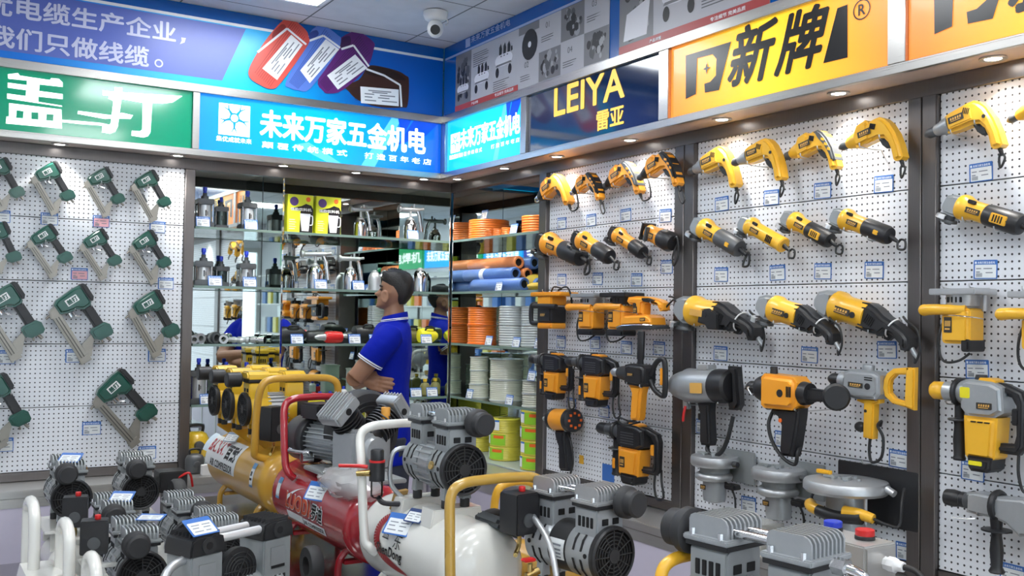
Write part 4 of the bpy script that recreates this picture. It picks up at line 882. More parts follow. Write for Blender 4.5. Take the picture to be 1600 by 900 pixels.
# the rest of the shop, seen only in the mirrors: signs and shelves of the side wall
def flat_sign(y0, y1, m, txt, label, bold=.03):
    t = thing('shop_sign', label, 'sign', Matrix.Translation((XS + .02, (y0 + y1) / 2, 2.28)) @ Matrix.Rotation(-PI / 2, 4, 'Z').inverted())
    w_ = abs(y1 - y0); MB().box((0, .01, .18), (w_, .03, .36), .002, None, 1).build('sign_panel', m, t)
    mb = MB(); blet(mb, txt, -w_ * .42, .10, w_ * .84, .17, -.008, bold); mb.build('lettering', LITW, t)
G_GR2 = mat('print_lit_green', (0.0, 0.32, 0.10), .3, 0, 0, emit=.7); G_DB = mat('print_lit_dark_blue', (0.01, 0.02, 0.30), .3, 0, 0, emit=.7); G_SB = mat('print_lit_blue', (0.0, 0.35, 0.90), .3, 0, 0, emit=.8)
for (a, b, m, tx, lab) in ((-4.9, -3.7, G_GR2, '电焊机', 'green lit sign on the opposite wall, seen in the mirrors'), (-3.66, -2.5, G_SB, '未来万家五金机电', 'blue lit sign on the opposite wall, seen in the mirrors'), (-2.46, -1.4, G_DB, '泵宝', 'dark blue lit sign on the opposite wall, seen in the mirrors'), (-1.36, -.1, G_GR2, '电焊机', 'second green lit sign on the opposite wall, seen in the mirrors'), (-.06, 1.2, G_SB, '未来万家五金机电', 'second blue lit sign on the opposite wall, seen in the mirrors')):
    flat_sign(a, b, m, tx, lab)
for k, (y, m) in enumerate(((-4.4, GREEN), (-3.2, OHOSE), (-2.0, BHOSE), (-.8, YEL), (.4, GREEN))):
    t = thing('backing_sheet', 'steel sheet on the opposite wall below the ' + ('first', 'second', 'third', 'fourth', 'fifth')[k] + ' sign, seen in the mirrors', 'shelf', V((XS + .2, y, 0)))
    MB().box((-.165, 0, 1.1), (.01, 1.1, 2.2)).build('back_panel', STEEL, t)
    for z in (.1, .75, 1.2, 1.65, 2.1):
        o = tag(MB().box((0, 0, 0), (.32, 1.1, .02)).build('shelf_board', WHITEP), 'white shelf board on the opposite wall, seen in the mirrors', 'shelf', 'shelf boards of the opposite wall'); o.location = (XS + .21, y, z)
    for j, z in enumerate((.76, 1.21, 1.66)):
        for q in range(4):
            o = tag(MB().box((0, 0, .12), (.2, .17, .24), .008).build('tool_carton', (m, PAPER, TAGB, YHOSE)[(q + j + k) % 4]), 'plain carton on the shelving of the opposite wall', 'box', 'cartons on the opposite shelving'); o.location = (XS + .22, y - .4 + q * .27, z)
# ------------------------------------------------------------------ tools: common pieces (x along the tool, z up, -y towards the viewer)
def put(side, p, loc, off, ang=0.0, s=1.0, sx=1.0):
    """the wall frame in which the local point loc (x, y, z) hangs at a place on the wall"""
    f = WL if side == 'L' else WR; M = wallM(side, V((0, 0, 0)), ang, s) @ Matrix.Scale(sx, 4, (1, 0, 0)); l = V(loc)
    P = f(*p, off - l.y * s); q = M @ V((l.x, l.y, l.z)); return Matrix.Translation(P - q) @ M
def cord(t, pts, r=.0042, name='cord', relief=True):
    MB().tube(pts, r, 8, 6).build(name, WIREC, t)
def nameplate(t, x, z, w, h, y, col=PLATE, rot=0):
    o = MB().prism(rr(w, h, .002, 2), -.0012, .0005).build('nameplate', col, t); o.location = (x, y, z); o.rotation_euler = (0, rot, 0)
    mb = MB(); n = 5
    for i in range(n): mb.quad((-w * .36 + i * w * .155, -.0018, -h * .10), (-w * .36 + i * w * .155 + w * .10, -.0018, -h * .10), (-w * .34 + i * w * .155 + w * .10, -.0018, h * .26), (-w * .34 + i * w * .155, -.0018, h * .26))
    mb.quad((-w * .36, -.0018, -h * .32), (w * .30, -.0018, -h * .32), (w * .30, -.0018, -h * .22), (-w * .36, -.0018, -h * .22)); mb.build('plate_print', PLATEO, o)
def vents(t, x, z, n, dx, w, h, y, rot=0, m=DARK):
    mb = MB()
    for i in range(n): mb.prism(rr(w, h, min(w, h) * .45, 2, i * dx, 0), -.001, .003)
    o = mb.build('vent_grille', m, t); o.location = (x, y, z); o.rotation_euler = (0, rot, 0)
def hang(side, M, pts):
    for p in pts: hook(side, M @ V(p))
def chuck(t, x0, m=DGREY, s=1.0, key=True):
    mb = MB(); mb.lathe([(.004 * s, 0), (.010 * s, .006 * s), (.0165 * s, .016 * s), (.0185 * s, .020 * s), (.0185 * s, .046 * s), (.016 * s, .050 * s)], (x0, 0, 0), (1, 0, 0), 20); mb.build('chuck', m, t)
# -------- pistol drills
def drill(side, p1, p2, label, off=.055, body=YEL, grip=None, gear=SILV, style=0, chuckm=DGREY, cordpts=None):
    A, B = (0, 0), (.268, -.150)
    M = fit(side, p1, p2, A, B, off); t = thing('electric_drill', label, 'drill', M)
    chuck(t, 0, chuckm)
    if style == 0: # metal gear case
        MB().lathe([(.017, .046), (.022, .052), (.024, .07), (.030, .085), (.034, .112)], (0, 0, 0), (1, 0, 0), 24).build('gear_case', gear, t)
    else:
        MB().lathe([(.017, .046), (.022, .05), (.026, .062), (.034, .090), (.036, .112)], (0, 0, 0), (1, 0, 0), 24).build('gear_case', body if style == 1 else BLACK, t)
    pts = [(.104, -.034), (.104, .030), (.125, .036), (.20, .044), (.226, .043), (.243, .030), (.262, .004), (.280, -.045), (.289, -.095), (.292, -.146), (.280, -.154), (.256, -.152), (.249, -.140), (.249, -.100), (.242, -.068), (.228, -.046), (.205, -.038), (.15, -.039)]
    MB().prism(pts, -.032, .032, .013, 3).build('housing', body, t)
    if style == 0 and not grip: # raised bump of the motor cover
        MB().prism([(.118, -.026), (.118, .026), (.20, .036), (.218, .026), (.216, -.026)], -.0355, .0355, .006, 2).build('motor_cover', body, t)
    if style in (1, 2): MB().prism([(.100, -.040), (.092, .012), (.118, .048), (.165, .054), (.176, .04), (.176, -.034)], -.0365, .0365, .012, 3).build('motor_cover', body, t)
    if grip:
        MB().prism([(.206, .040), (.232, .040), (.250, .022), (.268, -.010), (.285, -.060), (.291, -.118), (.268, -.122), (.262, -.085), (.246, -.040), (.224, -.006)], -.0335, .0335, .008, 2).build('grip_cover', grip, t)
        mb = MB()
        for q in range(3): mb.prism([(.246 + q * .012, -.002 - q * .026), (.262 + q * .010, -.012 - q * .026), (.258 + q * .010, -.022 - q * .026), (.243 + q * .011, -.012 - q * .026)], -.0345, -.033)
        mb.build('grip_ribs', body, t)
    mb = MB(); mb.prism([(.196, -.036), (.236, -.048), (.242, -.090), (.222, -.086), (.206, -.066)], -.011, .011, .003); mb.build('trigger', BLACK, t)
    if style == 0: MB().cyl((.255, -.034, -.03), (.255, -.0315, -.03), .007, n=14).build('lock_button', BLACK, t)
    nameplate(t, .155, .002, .06, .024, -.0365); vents(t, .188, .018, 4, .007, .0035, .022, -.0365 if style else -.036, .5)
    cord(t, cordpts or [(.268, 0, -.148), (.274, -.004, -.170), (.285, -.012, -.195), (.262, -.012, -.222), (.262, -.006, -.185), (.272, .006, -.160)])
    MB().lathe([(.009, 0), (.0075, .02), (.0055, .034)], (.268, 0, -.146), (.1, 0, -1), 12).build('cord_sleeve', BLACK, t)
    hang(side, M, [(.12, .0, -.042), (.215, .0, -.044)])
    return t
def loopr(a): return a
c1 = [(.268, 0, -.148), (.290, -.01, -.20), (.345, -.01, -.205), (.350, -.004, -.13), (.318, .012, -.09), (.29, .025, -.075)]
c2 = [(.268, 0, -.148), (.268, -.01, -.20), (.280, -.012, -.245), (.300, -.010, -.235), (.285, 0, -.18), (.27, .02, -.16)]
drill('R', (836.7, 315), (889, 319), 'orange and black drill nearest the mirrored cabinet, first in the top row', body=ORA, grip=None, gear=BLACK, style=2, chuckm=CHROME, cordpts=c1)
drill('R', (891, 304), (938, 312), 'orange drill with dark grip, second in the top row from the cabinet', off=.085, body=ORA, grip=BLACK, style=2, cordpts=c2, chuckm=CHROME)
drill('R', (941, 295), (1000, 302), 'orange drill with grey grip band, third in the top row from the cabinet', body=ORA, grip=DGREY, style=2, cordpts=c1)
drill('R', (996, 280), (1060, 290), 'orange drill with ribbed black grip, last in the top row before the double post', off=.085, body=ORA, grip=BLACK, style=2, cordpts=c2)
drill('R', (1075, 271), (1150, 292), 'yellow drill with worn grey nose, first in the top row, middle board', style=0)
drill('R', (1143, 256), (1221, 281), 'yellow drill with long silver gear case, second in the top row, middle board', off=.085, style=0)
drill('R', (1224, 247), (1307, 264), 'yellow drill with dark grip strip, third in the top row of the middle board', style=1, grip=DGREY)
drill('R', (1311, 232), (1408, 250), 'large yellow drill with yellow nose, last in the top row of the middle board', off=.085, style=1)
drill('R', (1445, 212), (1562, 231), 'yellow drill with silver gear case at the top of the last board', style=0)
drill('R', (1573, 190), (1690, 196), 'black chuck of a drill cut off by the photo edge', style=1)
# -------- grinders and other barrel tools
def grinder(side, p1, p2, label, off=.06, kind=0, name='angle_grinder'):
    A, B = (0, 0), (.262, 0)
    M = fit(side, p1, p2, A, B, off); t = thing(name, label, 'grinder' if name == 'angle_grinder' else 'power tool', M)
    hm = {0: SILV, 1: SILV, 2: SILV, 3: SILV, 4: BLACK, 5: BLACK, 6: BLACK}[kind]; bm_ = ORA if kind >= 4 else YEL
    MB().prism([(.0, -.006), (.006, .022), (.03, .032), (.062, .033), (.062, -.033), (.045, -.036), (.012, -.034), (.0, -.02)], -.028, .028, .009, 3).build('gear_head', hm, t)
    mb = MB(); mb.cyl((.025, 0, -.034), (.025, 0, -.050), .018, .017); mb.cyl((.025, 0, -.048), (.025, 0, -.066), .011, n=6); mb.lathe([(.026, 0), (.028, .003), (.028, .009), (.022, .011)], (.025, 0, -.05), (0, 0, -1), 22); mb.build('spindle_flange', DGREY, t)
    mb = MB(); mb.lathe([(.030, 0), (.040, .002), (.042, .014), (.038, .015), (.037, .004), (.030, .003), (.030, 0)], (.025, 0, -.036), (0, 0, -1), 28, False)
    for v in list(mb.bm.verts):
        if v.co.x > .035: mb.bm.verts.remove(v)
    mb.build('disc_guard', ALU if kind < 4 else BLACK, t)
    e = {0: .150, 1: .245, 2: .150, 3: .160, 4: .16, 5: .170, 6: .185}[kind]
    MB().lathe([(.038, .052), (.041, .058), (.041, .072), (.036, .084), (.031, .10), (.0315, e)], (0, 0, 0), (1, 0, 0), 26, sq=1.0).build('motor_housing', bm_, t)
    tail = BLACK if kind != 1 else YEL
    if kind == 1: MB().lathe([(.0315, e - .002), (.033, e + .004), (.033, .262), (.028, .266)], (0, 0, 0), (1, 0, 0), 26).build('rear_cap', YEL, t)
    else:
        MB().lathe([(.0325, e - .004), (.034, e + .003), (.0345, .250), (.030, .262), (.018, .266)], (0, 0, 0), (1, 0, 0), 26).build('rear_housing', tail if kind != 0 else DGREY, t)
        if kind in (0, 2, 3): MB().prism(rr(.055 if kind == 2 else .022, .030 if kind == 2 else .016, .004, 2, .205 if kind == 2 else .225, 0), -.0362, -.030, .002).build('side_panel', bm_, t)
    nameplate(t, .115, .0, .05, .018, -.0325, PLATE if kind != 6 else BLACK)
    if kind in (1, 2): vents(t, .19, 0, 4, .009, .004, .030 if kind == 1 else .022, -.0335 if kind == 1 else -.0367)
    MB().prism(rr(.028, .012, .004, 2, .10 if kind != 3 else .088, .026), -.030, -.020, .002).build('switch', BLACK, t)
    MB().lathe([(.010, 0), (.008, .025), (.0055, .04)], (.262, 0, 0), (1, 0, -.2), 12).build('cord_sleeve', BLACK, t)
    cord(t, [(.30, 0, -.006), (.318, -.01, -.028), (.345, -.012, -.02), (.335, -.008, .004), (.312, 0, .004), (.29, .02, -.012)] if kind not in (4, 0) else [(.30, 0, -.006), (.320, -.01, .008), (.338, -.012, -.03), (.315, -.012, -.045), (.305, -.005, -.02), (.29, .02, .0)])
    hang(side, M, [(.09, .0, -.038), (.20, .0, -.036)])
    return t
grinder('R', (844, 374), (908, 402), 'orange sander grinder with long black tail nearest the cabinet, second row', kind=4)
grinder('R', (899, 368), (953, 402), 'orange grinder with black rear, second in the second row from the cabinet', off=.125, kind=5)
grinder('R', (956, 360), (1005, 395), 'orange grinder with shiny rear cap, third in the second row from the cabinet', kind=6)
grinder('R', (1086, 348), (1156, 389), 'slim yellow grinder with glossy rear, first in the second row, middle board', kind=0)
grinder('R', (1159, 345), (1224, 383), 'all yellow grinder with vented rear, second in the second row of the middle board', off=.095, kind=1)
grinder('R', (1226, 337), (1297, 376), 'yellow grinder with yellow panelled rear, third in the second row, middle board', kind=2)
grinder('R', (1303, 335), (1390, 369), 'large yellow grinder with long black rear, last in the second row of the middle board', off=.095, kind=3)
grinder('R', (1480, 316), (1596, 352), 'yellow grinder with yellow ribbed panel on the last board', kind=2)
# small laminate trimmer in clear wrap, last of the second row by the double post
M = fit('R', (1007, 360), (1052, 380), (0, 0), (.19, 0), .06); t = thing('laminate_trimmer', 'orange and black trimmer, end of the second row beside the double post', 'power tool', M)
MB().lathe([(.030, 0), (.034, .006), (.034, .05), (.030, .06)], (.03, 0, 0), (1, 0, 0), 22).build('collet_housing', ORA, t)
MB().lathe([(.034, .085), (.038, .10), (.038, .125), (.034, .135)], (0, 0, 0), (1, 0, 0), 22).build('orange_band', ORA, t)
MB().lathe([(.033, .088), (.040, .13), (.042, .17), (.030, .19)], (0, 0, 0), (1, 0, 0), 22).build('motor_cap', BLACK, t)
MB().prism(rr(.012, .072, .004, 2, .02, 0), -.036, .036, .003).build('base_plate', BLACK, t)
MB().prism(rr(.016, .06, .004, 2, .062, 0), -.048, -.030, .003).build('depth_bracket', DGREY, t); nameplate(t, .09, .0, .03, .024, -.039)
cord(t, [(.18, 0, 0), (.215, -.01, .03), (.245, -.01, -.03), (.235, -.01, -.08), (.205, 0, -.05), (.19, .02, .0)]); hang('R', M, [(.1, 0, -.04)])
# -------- large angle grinders with curved handles
def big_grinder(p1, p2, label, dark=True, plate=PLATE, off=.085):
    A, B = (0, 0), (.415, -.045)
    M = fit('R', p1, p2, A, B, off, .5); t = thing('large_angle_grinder', label, 'grinder', M)
    MB().prism([(0, .0), (.012, .034), (.05, .050), (.088, .052), (.088, -.050), (.06, -.052), (.03, -.040), (.004, -.02)], -.042, .042, .014, 3).build('gear_head', SILV, t)
    mb = MB(); mb.cyl((.045, 0, -.048), (.045, 0, -.07), .024); mb.lathe([(.034, 0), (.037, .004), (.037, .012), (.028, .014)], (.045, 0, -.066), (0, 0, -1), 24); mb.cyl((.045, 0, -.078), (.045, 0, -.09), .012, n=6); mb.build('spindle_flange', DGREY, t)
    mb = MB(); mb.lathe([(.045, 0), (.060, .002), (.062, .022), (.058, .023), (.056, .005), (.045, .004), (.045, 0)], (.045, 0, -.05), (0, 0, -1), 30, False)
    for v in list(mb.bm.verts):
        if v.co.x > .05: mb.bm.verts.remove(v)
    mb.build('disc_guard', ALU, t)
    MB().lathe([(.050, .078), (.057, .086), (.057, .108), (.050, .122), (.048, .14), (.049, .23)], (0, 0, 0), (1, 0, 0), 28).build('motor_housing', YEL, t)
    pts = [(.20 if dark else .185, -.048), (.205, .046), (.235, .050), (.27, .040), (.305, .022), (.35, .010), (.395, -.006), (.418, -.022), (.426, -.050), (.418, -.068), (.396, -.070), (.384, -.050), (.355, -.034), (.325, -.030), (.31, -.048), (.296, -.052), (.285, -.046), (.25, -.050)]
    MB().prism(pts, -.040, .040, .016, 3).build('rear_handle', BLACK, t)
    if not dark: MB().prism([(.16, -.036), (.165, .012), (.215, .022), (.26, .006), (.27, -.05), (.215, -.054), (.20, -.04)], -.0505, .0, .004).build('side_cover', BLACK, t)
    nameplate(t, .145, -.002, .075, .024, -.0505, plate); MB().cyl((.195, -.052, -.004), (.195, -.045, -.004), .011, n=16).build('brush_cap', BLACK, t)
    vents(t, .245, .0, 5, .008, .0035, .034, -.0415, .35); mb = MB(); mb.prism([(.305, -.03), (.35, -.034), (.33, -.058), (.312, -.056)], -.012, .012, .003); mb.build('trigger', BLACK, t)
    mb = MB(); mb.torus((.335, 0, -.012), .036, .0028, (.95, 0, -.3), 24, 6, 1.0); mb.build('cable_tie', WHITEP, t)
    MB().lathe([(.010, 0), (.008, .03), (.0055, .045)], (.415, 0, -.055), (.6, 0, -.5), 12).build('cord_sleeve', SILV, t)
    cord(t, [(.436, 0, -.078), (.448, -.006, -.100), (.455, -.006, -.05), (.43, -.006, .005), (.38, .0, .024), (.34, .03, .03)]); hang('R', M, [(.12, 0, -.058), (.26, 0, -.052)])
    return t
big_grinder((1061, 481), (1183, 522), 'large yellow grinder with brown nameplate, first in the third row of the middle board', False, PLATEO)
big_grinder((1188, 475), (1305, 530), 'large yellow grinder in the middle of the third row of the middle board', off=.135)
big_grinder((1280, 469), (1424, 538), 'largest yellow grinder reaching to the post, last in the third row of the middle board')
# -------- routers, sanders (third row)
def router(p, s, label, mplate=ALU, body=ORA, big=False, name='router'):
    """metal base above, sideways knob handle, motor hanging below"""
    M = put('R', p, (.02, 0, -.035), .075, 0, s, 1.3 if not big else 1.05); t = thing(name, label, 'router', M)
    mb = MB(); mb.prism(rr(.155, .020, .004, 2, 0.02, .062), -.062, .062, .003)
    for x in (-.04, .08): mb.cyl((x, .02, .0), (x, .02, .06), .007)
    mb.build('base', mplate, t)
    MB().lathe([(.046, .016), (.048, .02), (.048, .060)], (.02, 0, 0), (0, 0, 1), 26).build('lower_housing', mplate, t)
    MB().tube([(-.082, -.045, .002), (-.05, -.052, .004), (.0, -.045, .004), (.05, -.03, .004)], lambda q: .019 - .003 * q, 14, 6).build('side_handle', body, t)
    MB().ball((-.082, -.045, .002), .0195, 14, 10).build('handle_knob', body, t)
    MB().prism(rr(.096, .115, .014, 4, .02, -.048), -.046, .046, .012, 3).build('motor_housing', body, t)
    MB().prism(rr(.100, .030, .010, 3, .02, -.122) if not big else rr(.030, .04, .008, 3, .055, -.11), -.047, .047, .008, 2).build('motor_cap', BLACK, t)
    nameplate(t, .0, -.045, .026, .05, -.0468, PLATE)
    mb = MB()
    for i in range(4): mb.prism(rr(.004, .018, .002, 2, .0 + i * .014, .036), -.0495, -.04)
    mb.build('vent_grille', DARK, t)
    mb = MB(); mb.torus((.02, 0, -.02), .058, .0016, (.05, .1, 1), 28, 5); mb.build('cable_tie', CHROME, t)
    cord(t, [(-.03, .02, .01), (-.035, -.03, -.06), (-.04, -.03, -.13), (-.02, -.03, -.165), (.02, -.02, -.16), (.045, 0, -.135)], .0042)
    hang('R', M, [(-.03, 0, .075), (.06, 0, .075)]); return t
router((924, 492), .88, 'orange router with silver base plate, second in the third row from the cabinet', SILV)
router((971, 492), .88, 'orange router with black base plate, third in the third row from the cabinet', BLACK)
router((1504, 503), .90, 'yellow router with silver base and thick side handle on the last board', ALU, YEL, big=True)
router((1632, 511), .90, 'yellow handle of a router cut off by the photo edge', ALU, YEL, big=True)
# belt planer, first in the row
M = put('R', (862, 492), (.005, 0, -.045), .085, 0, .90, 1.35); t = thing('belt_sander', 'black and orange belt sander with D handle nearest the cabinet, third row', 'sander', M)
MB().prism(rr(.21, .022, .008, 3, .02, .062), -.06, .06, .005).build('top_plate', ORA, t); MB().prism(rr(.10, .05, .008, 2, .005, .03), -.05, .05, .006).build('belt_housing', ORA, t)
MB().prism(rr(.10, .085, .010, 3, .005, -.045), -.052, .052, .010, 3).build('motor_housing', BLACK, t); MB().prism(rr(.10, .030, .008, 3, .005, -.102), -.05, .05, .008).build('motor_cap', ORA, t)
MB().tube([(-.03, -.03, .005), (-.085, -.03, .012), (-.105, -.03, -.01), (-.105, -.03, -.075), (-.09, -.03, -.092), (-.04, -.03, -.09)], .012, 12, 6).build('loop_handle', BLACK, t)
MB().tube([(-.06, -.055, .0), (.0, -.058, .0), (.09, -.052, -.002)], .013, 12, 5).build('side_handle', BLACK, t)
cord(t, [(.0, 0, .075), (.04, -.02, .1), (.09, -.02, .09), (.05, -.01, .08), (.10, 0, .10), (.13, 0, .06), (.12, .02, 0)]); nameplate(t, .0, -.045, .04, .022, -.053); hang('R', M, [(-.03, 0, .076), (.07, 0, .076)])
# orbital sander, last of the row
M = put('R', (1003, 487), (.0, 0, .0), .105, .05, .92, 1.15); t = thing('orbital_sander', 'orange sheet sander with black pad, last in the third row before the double post', 'sander', M)
MB().prism([(-.07, .05), (-.06, .068), (-.01, .07), (.05, .064), (.12, .045), (.145, .03), (.145, .0), (.125, -.005), (.11, .022), (.05, .036), (.035, .03), (.03, -.02), (-.025, -.02), (-.028, .03), (-.055, .036)], -.032, .032, .014, 3).build('housing', ORA, t)
MB().prism([(.03, .058), (.07, .056), (.10, .044), (.095, .034), (.05, .040), (.032, .045)], -.0335, .0335, .004).build('grip_cover', BLACK, t)
MB().prism([(-.09, -.062), (-.088, -.03), (-.06, -.016), (.07, -.016), (.095, -.032), (.098, -.062)], -.05, .05, .010, 3).build('sanding_head', ORA, t)
MB().prism(rr(.215, .016, .003, 2, .004, -.072), -.055, .055, .003).build('pad', DGREY, t); mb = MB(); mb.tube([(-.105, -.05, -.066), (-.06, -.062, -.062), (.06, -.062, -.062), (.11, -.05, -.066)], .004, 6); mb.build('paper_clamp', CHROME, t)
MB().cyl((-.01, -.034, .03), (-.01, -.03, .03), .010).build('brush_cap', BLACK, t); nameplate(t, .055, -.038, .03, .014, -.0508); nameplate(t, -.006, .008, .022, .03, -.0335)
cord(t, [(.14, 0, .01), (.165, 0, .03), (.20, -.01, .04), (.215, 0, .01), (.17, .02, .05), (.13, .03, .06)]); hang('R', M, [(.0, 0, -.014), (.08, 0, .03)])
# -------- rotary and demolition hammers
def hammer(p, s, label, kind=0, off=.08):
    """barrel with chuck on top, motor hanging below, D handle behind"""
    M = put('R', p, (.04, 0, -.035), off, 0, s, 1.48 if kind < 2 else 1.0); t = thing('rotary_hammer', label, 'hammer drill', M)
    bar = BLACK if kind < 2 else SILV; mot = ORA if kind < 2 else YEL; cc = BLACK if kind < 2 else YEL
    MB().lathe([(.010, 0), (.020, .004), (.026, .012), (.026, .038), (.021, .046), (.019, .06)], (-.135, 0, .085), (1, 0, 0), 22).build('chuck', cc, t)
    MB().lathe([(.022, .045), (.028, .05), (.028, .075), (.024, .085), (.033, .10), (.037, .13)], (-.135, 0, .085), (1, 0, 0), 24).build('barrel', DGREY if kind < 2 else SILV, t)
    MB().prism([(-.022, .045), (-.022, .118), (.0, .126), (.07, .122), (.10, .108), (.105, .04), (.072, .02), (.0, .02)], -.040, .040, .012, 3).build('gear_housing', bar, t)
    MB().prism([(-.012, .024), (.088, .024), (.080, -.085), (.070, -.094), (.0, -.094), (-.008, -.085)], -.043, .043, .014, 3).build('motor_housing', mot, t)
    MB().prism([(.001, -.086), (.074, -.086), (.070, -.118), (.058, -.128), (.012, -.128), (.004, -.118)], -.042, .042, .010, 3).build('motor_cap', BLACK, t)
    MB().prism([(.055, .122), (.10, .118), (.145, .10), (.155, .07), (.152, -.05), (.135, -.072), (.075, -.072), (.075, -.045), (.122, -.042), (.128, -.02), (.128, .06), (.115, .082), (.08, .09)], -.018, .018, .010, 3).build('rear_handle', BLACK, t)
    MB().prism(rr(.02, .045, .005, 2, .125, .03), -.012, .012, .003).build('trigger', mot if kind != 2 else BLACK, t)
    if kind != 1 or True:
        mb = MB(); mb.torus((-.045, 0, .085), .034, .008, (1, 0, 0), 22, 8); mb.cyl((-.045, 0, .052), (-.045, 0, .012), .013); mb.build('handle_collar', BLACK, t)
        mb = MB(); mb.lathe([(.030, 0), (.032, .003), (.030, .006), (.016, .008), (.014, .02), (.017, .06), (.015, .105), (.018, .112), (.016, .118)], (-.045, 0, .010), (0, 0, -1), 18); mb.build('side_handle', BLACK if kind == 2 or kind == 0 else BLACK, t)
        if kind < 2: MB().prism(rr(.012, .045, .004, 2, -.045, -.055), -.0185, -.012, .002).build('handle_inlay', ORA, t)
    MB().prism([(.02, .117), (.075, .113), (.075, .126), (.06, .131), (.03, .131)], -.025, .025, .004).build('mode_cover', mot, t)
    MB().cyl((.022, 0, .125), (.022, 0, .138), .018, .015).build('selector_knob', BLACK, t)
    nameplate(t, .018, -.035, .022, .045, -.0438) if kind < 2 else nameplate(t, .055, .055, .045, .018, -.0412)
    mb = MB()
    for i in range(5): mb.prism(rr(.06, .0045, .002, 2, .035, .045 + i * .011), -.0412, -.038)
    if kind < 2: mb.build('cooling_ribs', DGREY, t)
    else:
        mb.bm.free(); MB().prism(rr(.03, .03, .003, 1, -.003, .088), -.0405, -.0398).build('yellow_sticker', YSOFT, t); MB().prism(rr(.04, .012, .002, 1, .03, -.104), -.0425, -.0415).build('yellow_sticker', YSOFT, t)
        vents(t, .025, .010, 3, .02, .016, .0035, -.0436)
    cord(t, [(.13, 0, -.065), (.135, -.01, -.12), (.15, -.012, -.165), (.175, -.012, -.15), (.165, -.01, -.09), (.14, .02, -.05)]); hang('R', M, [(.0, 0, .016), (-.07, 0, .05)])
    return t
hammer((868, 598), .84, 'orange and black rotary hammer nearest the cabinet, fourth row'); hammer((933, 606), .88, 'orange and black rotary hammer beside the first one, fourth row', off=.115)
hammer((992, 722), .98, 'orange and black rotary hammer alone at the bottom of the orange tool board', 0)
hammer((1543, 684), 1.02, 'yellow and silver rotary hammer with yellow chuck on the last board', 2)
# tall drill with long upright grip
M = put('R', (999, 585), (.04, 0, .0), .150, 0, .90, 1.30); t = thing('mixing_drill', 'orange handled black drill with tall upright grip beside the double post', 'drill', M)
chuck(t, -.12, ALU, 1.1); MB().lathe([(.024, .05), (.03, .06), (.034, .085), (.042, .11), (.046, .13)], (-.12, 0, 0), (1, 0, 0), 24).build('gear_case', BLACK, t)
MB().prism([(-.012, -.045), (-.012, .040), (.02, .048), (.085, .044), (.10, .03), (.10, -.035), (.08, -.052)], -.043, .043, .014, 3).build('housing', BLACK, t)
MB().prism([(-.0, -.050), (.078, -.050), (.068, -.085), (.060, -.190), (.052, -.205), (.012, -.205), (.010, -.19), (.016, -.085)], -.026, .026, .010, 3).build('lower_handle', ORA, t)
MB().lathe([(.014, 0), (.012, .02), (.015, .03), (.015, .14), (.013, .15)], (.045, 0, .044), (.02, 0, 1), 16).build('upright_grip', BLACK, t)
MB().tube([(.098, 0, .0), (.13, 0, .06), (.165, 0, .075), (.175, 0, .03), (.175, 0, -.06), (.165, 0, -.085), (.12, 0, -.06), (.098, 0, -.02)], .011, 10, 5).build('loop_handle', BLACK, t)
MB().prism(rr(.012, .075, .005, 2, .163, .0), -.0135, -.005, .003).build('handle_inlay', ORA, t); nameplate(t, .03, .0, .035, .016, -.0438); MB().prism(rr(.012, .02, .004, 2, .012, -.11), -.012, .012, .002).build('trigger', BLACK, t)
cord(t, [(.035, 0, -.2), (.0, -.01, -.215), (-.05, -.012, -.205), (-.06, -.01, -.225), (-.02, -.01, -.235), (.03, .02, -.215)]); hang('R', M, [(.07, 0, -.055), (.0, 0, -.05)])
# impact gun at the bottom
M = fit('R', (850, 654), (886, 730), (-.10, .012), (.038, -.165), .07, .45); t = thing('impact_wrench', 'orange impact wrench with black grip at the bottom beside the hose cabinet', 'power tool', M)
MB().lathe([(.008, 0), (.009, .02), (.014, .026), (.020, .05), (.030, .062)], (-.10, 0, .012), (1, 0, 0), 20).build('anvil_nose', ALU, t); MB().lathe([(.036, 0), (.040, .006), (.040, .022), (.037, .028)], (-.045, 0, .010), (1, 0, 0), 24).build('front_collar', BLACK, t)
MB().lathe([(.039, 0), (.041, .006), (.040, .08), (.038, .09)], (-.02, 0, .008), (1, 0, -.03), 26).build('housing', ORA, t); MB().lathe([(.040, 0), (.043, .005), (.042, .030), (.030, .036)], (.065, 0, .005), (1, 0, -.03), 26).build('rear_cap', BLACK, t)
mb = MB()
for i in range(8): a = 2 * PI * i / 8; mb.box((.102, .026 * math.cos(a), .004 + .026 * math.sin(a)), (.003, .009, .009))
mb.build('vent_grille', RORA, t)
MB().prism([(-.012, -.028), (.052, -.03), (.050, -.06), (.060, -.165), (.055, -.178), (.012, -.178), (.006, -.165), (.010, -.09), (-.006, -.06)], -.020, .020, .009, 3).build('grip', BLACK, t); MB().prism(rr(.016, .03, .004, 2, .0, -.065), -.01, .01, .003).build('trigger', BLACK, t)
nameplate(t, .0, .01, .03, .022, -.0325); MB().cyl((.035, -.033, .0), (.035, -.03, .0), .009).build('brush_cap', BLACK, t); cord(t, [(.05, 0, -.04), (.085, -.01, -.08), (.09, -.01, -.15), (.06, -.01, -.20), (.04, .0, -.185)]); hang('R', M, [(.06, 0, -.034), (-.02, 0, -.034)])
